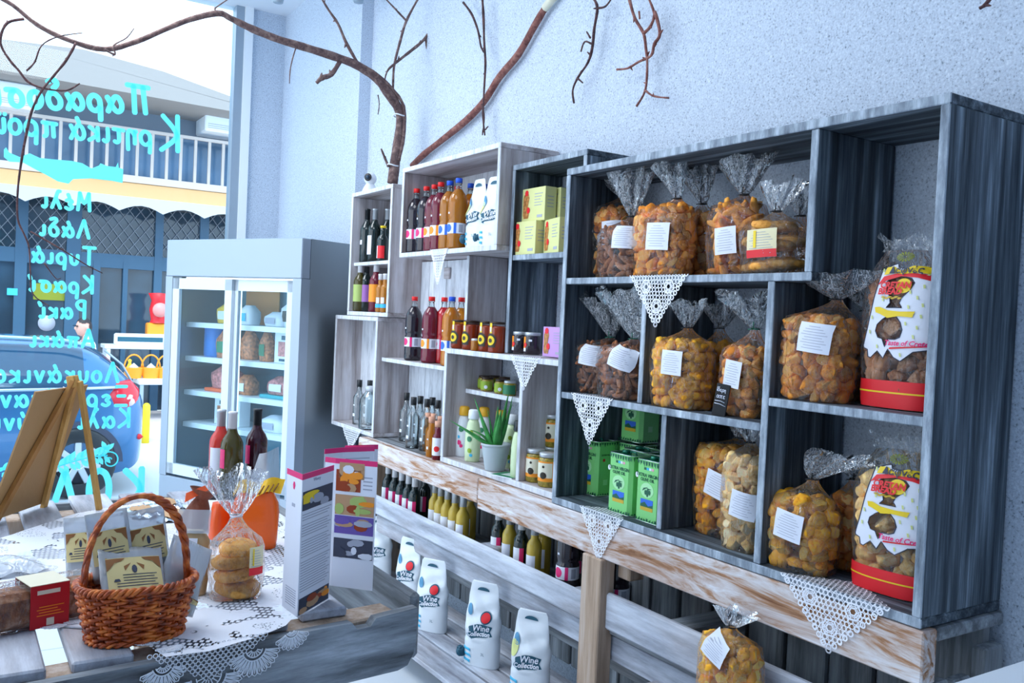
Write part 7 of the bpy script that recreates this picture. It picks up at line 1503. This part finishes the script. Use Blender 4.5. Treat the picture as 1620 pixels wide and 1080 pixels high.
# display bench in front of the shop
YB = 14.2
p0, p1 = at(166, 545, y=YB), at(300, 545, y=YB); dz = p0.z
bt = thing('display_bench', 'white two-tier street display bench with baskets across the street', 'bench', (p0.x, YB, SZ+0.14)); hgt = dz-SZ-0.14
wd_ = p1.x-p0.x+1.0
MB().box(0, wd_, 0, 0.45, hgt-0.06, hgt, 0, None, 0.01).build('top_shelf', MT['white'], bt); z2 = at(230, 600, y=YB-0.5).z-SZ-0.14; MB().box(0.4, wd_, -0.50, 0, z2-0.08, z2, 0, None, 0.01).build('lower_shelf', MT['white'], bt)
for x in (0.03, wd_/2, wd_-0.05): MB().box(x, x+0.05, 0.02, 0.43, 0, hgt-0.06).build('leg', MT['white'], bt); MB().box(max(x, 0.42), max(x, 0.42)+0.05, -0.48, -0.44, 0, z2-0.08).build('leg', MT['frame'], bt)
def far_basket(): 
    t = thing('street_basket', None, 'basket'); t.scale = (0.72,0.72,0.8); MB().lathe([(0.15,0),(0.19,0.18),(0.20,0.20),(0.17,0.19),(0.14,0.03)], 18, close=False, sy=0.7).build('body', MT['orange'], t); MB().tube([(0.18*math.cos(PI*k/12), 0, 0.19+0.24*math.sin(PI*k/12)) for k in range(13)], 0.016, 6).build('handle', MT['orange'], t); MB().lathe([(0,0.17),(0.1,0.20),(0,0.28)], 12, close=False).build('goods', MT['white'], t); return t
K = Kind(far_basket())
for px, lb in ((211,'orange basket at the left of the street display bench'),(238,'orange handled basket in the middle of the street display bench'),(262,'orange basket partly behind the fridge edge on the street bench')):
    q = at(px, 598, y=YB-0.28); K.put(lb, (q.x, YB-0.28, SZ+0.14+z2+0.001), 0, 'orange baskets on the street bench')
q = at(203, 585, y=YB-0.1); MB().lathe([(0.09,0),(0.07,0.10),(0.02,0.22),(0.03,0.26),(0,0.28)], 14).build('decanter', MT['cheese'], None, 'yellow conical bottle between the street baskets', 'bottle', loc=(q.x, YB-0.20, SZ+0.14+z2+0.001))
q = at(246, 540, y=YB+0.2); MB().box(-0.17,0.17,0,0.2,0,0.34,0,None,0.02).build('orange_crate', MT['orange'], None, 'orange box on the street display bench', 'box', loc=(q.x+0.03, YB+0.1, SZ+0.14+hgt+0.001))
q = at(250, 485, y=YB+0.2); gr_ = thing('coffee_grinder', 'red grinder with a round wheel standing on the orange box', 'grinder', (q.x, YB+0.18, SZ+0.14+hgt+0.342)); MB().lathe([(0.12,0),(0.10,0.05),(0.13,0.2),(0.10,0.34),(0.15,0.45),(0.0,0.46)], 16, close=False).build('body', MT['red'], gr_); MB().lathe([(0.0,0),(0.11,0),(0.11,0.03),(0,0.03)], 18, M=T(0,-0.14,0.2) @ RX(PI/2)).build('wheel', plain('pale_red_wheel', (0.8,0.30,0.28), 0.4), gr_)
q = at(221, 536, y=YB); sp_ = MB().box(-0.36,0.36,0,0.1,0,0.17,0,None,0.02).box(-0.32,0.32,-0.004,0,0.05,0.12,1).build('glass_tray', [MT['white'], MT['teal']], None, 'long white tray with dark front on the street display bench', 'tray', loc=(q.x+0.02, YB+0.05, SZ+0.14+hgt+0.001))
q = at(262, 548, y=YB-0.3); MB().lathe([(0.0,0),(0.10,0.02),(0.13,0.12),(0.05,0.16),(0,0.16)], 12, sx=1.5).build('green_parcel', MT['green2'], None, 'green parcel lying below the orange box on the bench', 'parcel', loc=(q.x-0.05, YB-0.08, SZ+0.14+z2+0.001))
# parked car
cr = thing('car', 'blue parked hatchback seen from the side through the shop window', 'car', (-0.10, 10.1, -0.03)); CZ = 0.0
ST = [(1.83,0.10,0.40,0.46,0.40,0.42,0.36),(1.80,-0.02,0.55,0.60,0.66,0.68,0.52),(1.72,-0.10,0.66,0.72,0.80,0.80,0.60),(1.60,-0.14,0.70,0.86,0.85,0.84,0.60),(1.42,-0.16,0.72,1.02,0.87,0.86,0.60),(1.24,-0.16,0.72,1.11,0.88,0.87,0.59),(1.02,-0.17,0.71,1.13,0.88,0.88,0.59),(0.45,-0.17,0.69,1.15,0.88,0.88,0.60),(-0.2,-0.17,0.67,1.14,0.88,0.88,0.60),(-0.7,-0.17,0.66,1.06,0.88,0.87,0.58),(-1.15,-0.17,0.65,0.86,0.88,0.86,0.56),(-1.45,-0.17,0.64,0.70,0.87,0.85,0.60),(-2.0,-0.15,0.54,0.58,0.84,0.80,0.60),(-2.35,-0.06,0.36,0.40,0.70,0.66,0.5)]
vs = []; K_ = 13
for x, zb, zm, zr2, hl, hb, hr in ST:
    half = [(hl*0.90, zb),(hl, zb+0.16),(hl*1.0, (zb+zm)/2+0.05),(hb, zm),(hb*0.5+hr*0.5, (zm+zr2)/2),(hr, zr2-0.03),(hr*0.5, zr2+0.012)]
    sec = [(-a, z) for a, z in half]+[(0, zr2+0.02)]+[(a, z) for a, z in half[::-1]]
    vs += [(x, a, z) for a, z in sec]
NSEC = 15; fs = []; mi = []
for i in range(len(ST)-1):
    for k in range(NSEC-1):
        fs.append((i*NSEC+k, i*NSEC+k+1, (i+1)*NSEC+k+1, (i+1)*NSEC+k)); g = 0
        if 5 <= i <= 9 and k in (3, 4, 9, 10) : g = 1
        if 3 <= i <= 4 and k in (5, 6, 7, 8): g = 1
        if 9 <= i <= 10 and k in (5, 6, 7, 8): g = 1
        if i in (7,) and k in (3, 4, 9, 10): g = 1
        mi.append(g)
fs.append(tuple(range(NSEC))[::-1]); mi.append(0); fs.append(tuple((len(ST)-1)*NSEC+k for k in range(NSEC))); mi.append(0)
MT['carblue'] = plain('metallic_blue_paint', (0.035,0.16,0.36), 0.22, metal=0.35, coat=0.8); MT['carglass'] = plain('tinted_car_glass', (0.02,0.07,0.14), 0.06, spec=0.9)
for x_ in (1.19, -1.45):
    pass
body = MB().add(vs, fs, mi, True).build('body', [MT['carblue'], MT['carglass']], cr); md = body.modifiers.new('smooth', 'SUBSURF'); md.levels = 2; md.render_levels = 2
tr2 = MB().tube([(1.30,-0.70,1.085),(1.05,-0.66,1.135),(0.4,-0.665,1.155),(-0.2,-0.66,1.14),(-0.75,-0.66,1.05)], 0.020, 6); tr2.build('roof_rail', plain('pale_blue_trim', (0.35,0.55,0.70), 0.3, metal=0.5), cr)
MB().tube([(1.52,-0.862,0.700),(1.2,-0.885,0.690),(0.4,-0.893,0.675),(-0.7,-0.892,0.655),(-1.3,-0.88,0.64)], 0.016, 6).build('belt_trim', plain('pale_metal_trim', (0.55,0.68,0.78), 0.25, metal=0.7), cr)
for y in (-0.80, 0.62):
    for x_ in (1.19, -1.50):
        wh = MB().lathe([(0.20,-0.09),(0.315,-0.10),(0.335,-0.06),(0.335,0.10),(0.31,0.12),(0.2,0.12)], 30, M=T(x_, y, SZ+0.365) @ RX(PI/2), close=False).build('tyre', MT['black'], cr)
        rm = MB().lathe([(0.0,0.10),(0.06,0.11),(0.07,0.10)], 16, M=T(x_, y, SZ+0.365) @ RX(PI/2)); 
        for k in range(7): a = 2*PI*k/7; rm.box(-0.030,0.030,-0.115,-0.085,0.05,0.215,0,T(x_, y, SZ+0.365) @ RY(a),0.006)
        rm.lathe([(0.205,0.09),(0.225,0.115),(0.235,0.10)], 30, M=T(x_, y, SZ+0.365) @ RX(PI/2), close=False); rm.build('wheel_rim', MT['steel'], wh); wh.data.materials[0] = MT['black']
        MB().lathe([(0,0.06),(0.20,0.06),(0.20,0.0)], 24, M=T(x_, y, SZ+0.365) @ RX(PI/2), close=False).build('wheel_well', MT['ink'], wh)
        if y < 0: 
            arc = MB(); arc.add([(x_+r*math.cos(PI*k/16), -0.893-(0.004), SZ+0.365+r*math.sin(PI*k/16)) for k in range(17) for r in (0.335, 0.395)], [(2*k, 2*k+1, 2*k+3, 2*k+2) for k in range(16)]); arc.build('wheel_arch', MT['ink'], cr)
tl = MB().lathe([(0,-0.13),(0.07,-0.11),(0.115,0),(0.09,0.09),(0,0.13)], 18, M=T(1.60,-0.745,0.595) @ RZ(0.55) @ RY(-0.55) @ Matrix.Scale(1.35,4), sx=1.1, sy=0.75); tlo = tl.build('tail_light', plain('red_lamp_glass', (0.75,0.01,0.03), 0.1, spec=0.8), cr)
MB().lathe([(0,-0.07),(0.04,-0.05),(0.055,0.02),(0,0.09)], 14, M=T(1.635,-0.815,0.585) @ RZ(0.55) @ RY(-0.5) @ Matrix.Scale(1.2,4), sx=0.9, sy=0.6).build('light_centre', plain('pale_lamp_glass', (0.85,0.62,0.65), 0.1, spec=0.8), tlo)
MB().lathe([(0,-0.07),(0.035,-0.04),(0.035,0.04),(0,0.07)], 12, M=T(1.725,-0.73,0.20) @ RY(PI/2) @ RX(0.5), sx=0.8, sy=0.8).build('rear_reflector', MT['red'], cr)
MB().tube([(1.74,-0.60,1.0-0.36),(1.60,-0.56,0.90),(1.44,-0.54,1.04)], 0.012, 5).build('rear_window_trim', MT['frame'], cr)
# striped yellow posts behind the car
for py, lb in ((640,'small yellow bollard just behind the car tail'),):
    q = at(231, 665, y=12.6); MB().lathe([(0.05,0),(0.05,0.5),(0.03,0.53),(0,0.54)], 12).build('bollard', MT['yellow'], None, lb, 'bollard', loc=(q.x, 12.6, SZ+0.001))
# man walking behind the car
mn = thing('person', 'man with short dark hair in a white shirt walking left behind the car', 'person', (0,0,0))
hp = at(133, 518, y=12.7); HX, HZ = hp.x, hp.z     # head centre
def skinfig(joints, edges, radii, mat, name, parent):
    me = bpy.data.meshes.new(name); me.from_pydata([Vector(j) for j in joints], edges, []); o = bpy.data.objects.new(name, me); COL.objects.link(o)
    o.modifiers.new('skin', 'SKIN'); ss = o.modifiers.new('sub', 'SUBSURF'); ss.levels = 2; ss.render_levels = 2
    for v, r in zip(me.skin_vertices[0].data, radii): v.radius = r if isinstance(r, tuple) else (r, r)
    me.skin_vertices[0].data[0].use_root = True
    dg = bpy.context.evaluated_depsgraph_get(); m2 = bpy.data.meshes.new_from_object(o.evaluated_get(dg)); bpy.data.objects.remove(o); m2.name = name; m2.materials.clear(); m2.materials.append(mat)
    for p in m2.polygons: p.use_smooth = True
    n = bpy.data.objects.new(name, m2); COL.objects.link(n); n.parent = parent; return n
sk_ = plain('skin', (0.72,0.40,0.32), 0.55)
G = SZ; hz = HZ-G     # head centre above the street
k = hz/1.62; cx, cy = HX+0.05, 12.75
def J(x, y, z): return (cx+x*k, cy+y*k, G+z*k)
jt = [J(0,0,0.95), J(0,0,1.15), J(0,0,1.38), J(-0.01,0,1.47), J(-0.025,0,1.56), J(0,-0.20,1.40), J(0.06,-0.24,1.15), J(-0.05,-0.23,0.92), J(0,0.20,1.40), J(-0.08,0.23,1.15), J(-0.22,0.22,0.97), J(0,-0.10,0.90), J(-0.18,-0.10,0.50), J(-0.18,-0.10,0.09), J(-0.30,-0.10,0.03), J(0,0.10,0.90), J(0.14,0.10,0.52), J(0.28,0.10,0.12), J(0.18,0.10,0.03)]
ed = [(0,1),(1,2),(2,3),(3,4),(2,5),(5,6),(6,7),(2,8),(8,9),(9,10),(0,11),(11,12),(12,13),(13,14),(0,15),(15,16),(16,17),(17,18)]
rd = [(0.12,0.16),(0.12,0.15),(0.12,0.17),0.055,0.06,0.065,0.045,0.03,0.065,0.045,0.03,0.085,0.06,0.04,0.035,0.085,0.06,0.04,0.035]
skinfig(jt, ed, [(r[0]*k, r[1]*k) if isinstance(r, tuple) else r*k for r in rd], sk_, 'body', mn)
sh_ = [0,1,2,5,6,8,9]; re = {j: i for i, j in enumerate(sh_)}; skinfig([jt[i] for i in sh_], [(re[a], re[b]) for a, b in ed if a in re and b in re], [((rd[i][0]+0.018)*k, (rd[i][1]+0.018)*k) if isinstance(rd[i], tuple) else (rd[i]+0.018)*k for i in sh_], plain('white_shirt', (0.88,0.90,0.93), 0.8), 'shirt', mn)
tr3 = [0,11,12,13,15,16,17]; re = {j: i for i, j in enumerate(tr3)}; skinfig([jt[i] for i in tr3], [(re[a], re[b]) for a, b in ed if a in re and b in re], [((rd[i][0]+0.02)*k, (rd[i][1]+0.02)*k) if isinstance(rd[i], tuple) else (rd[i]+0.02)*k for i in tr3], plain('dark_trousers', (0.04,0.05,0.08), 0.8), 'trousers', mn)
hm = MB(); bm = bmesh.new(); bmesh.ops.create_icosphere(bm, subdivisions=4, radius=1.0); hv = []; hi = []
for v in bm.verts:      # face looks to -X, slightly to the viewer
    p = v.co.copy(); q = Vector((p.x*0.098, p.y*0.076, p.z*0.118))
    if p.z < -0.2: q.x -= 0.012*(-p.z-0.2); q.y *= 1-0.22*(-p.z-0.2)
    if p.x < -0.5: 
        q.x -= 0.026*math.exp(-((p.y/0.22)**2+((p.z+0.12)/0.20)**2)); q.x += 0.010*(math.exp(-(((p.y-0.35)/0.16)**2+((p.z-0.10)/0.12)**2))+math.exp(-(((p.y+0.35)/0.16)**2+((p.z-0.10)/0.12)**2))); q.x -= 0.006*math.exp(-((p.y/0.3)**2+((p.z+0.48)/0.07)**2)); q.x -= 0.010*math.exp(-((p.y/0.4)**2+((p.z+0.85)/0.2)**2))
    if abs(p.y) > 0.9 and abs(p.x-0.1) < 0.25 and abs(p.z) < 0.25: q.y *= 1.22
    hv.append(q)
bm.verts.index_update(); fcs = [[v.index for v in f.verts] for f in bm.faces]; bm.free()
HM = T(HX, 12.75, HZ) @ RZ(0.25) @ Matrix.Scale(k*1.05, 4)
hm.add(hv, fcs, 0, True, HM).build('head', sk_, mn)
hf = [f for f in fcs if all((hv[i].z > 0.045 and hv[i].x > -0.075) or (hv[i].x > 0.035 and hv[i].z > -0.05) for i in f)]
MB().add([q*1.07+Vector((0.002,0,0.004)) for q in hv], hf, 0, True, HM).build('hair', plain('dark_hair', (0.025,0.018,0.02), 0.6), mn)
e = MB()
for s_ in (-1, 1): e.lathe([(0,-0.006),(0.011,0),(0,0.006)], 10, M=HM @ T(-0.092, s_*0.030, 0.014) @ RY(PI/2))
e.box(-0.112,-0.094,-0.060,0.060,0.018,0.026,0,HM).build('glasses', MT['black'], mn)
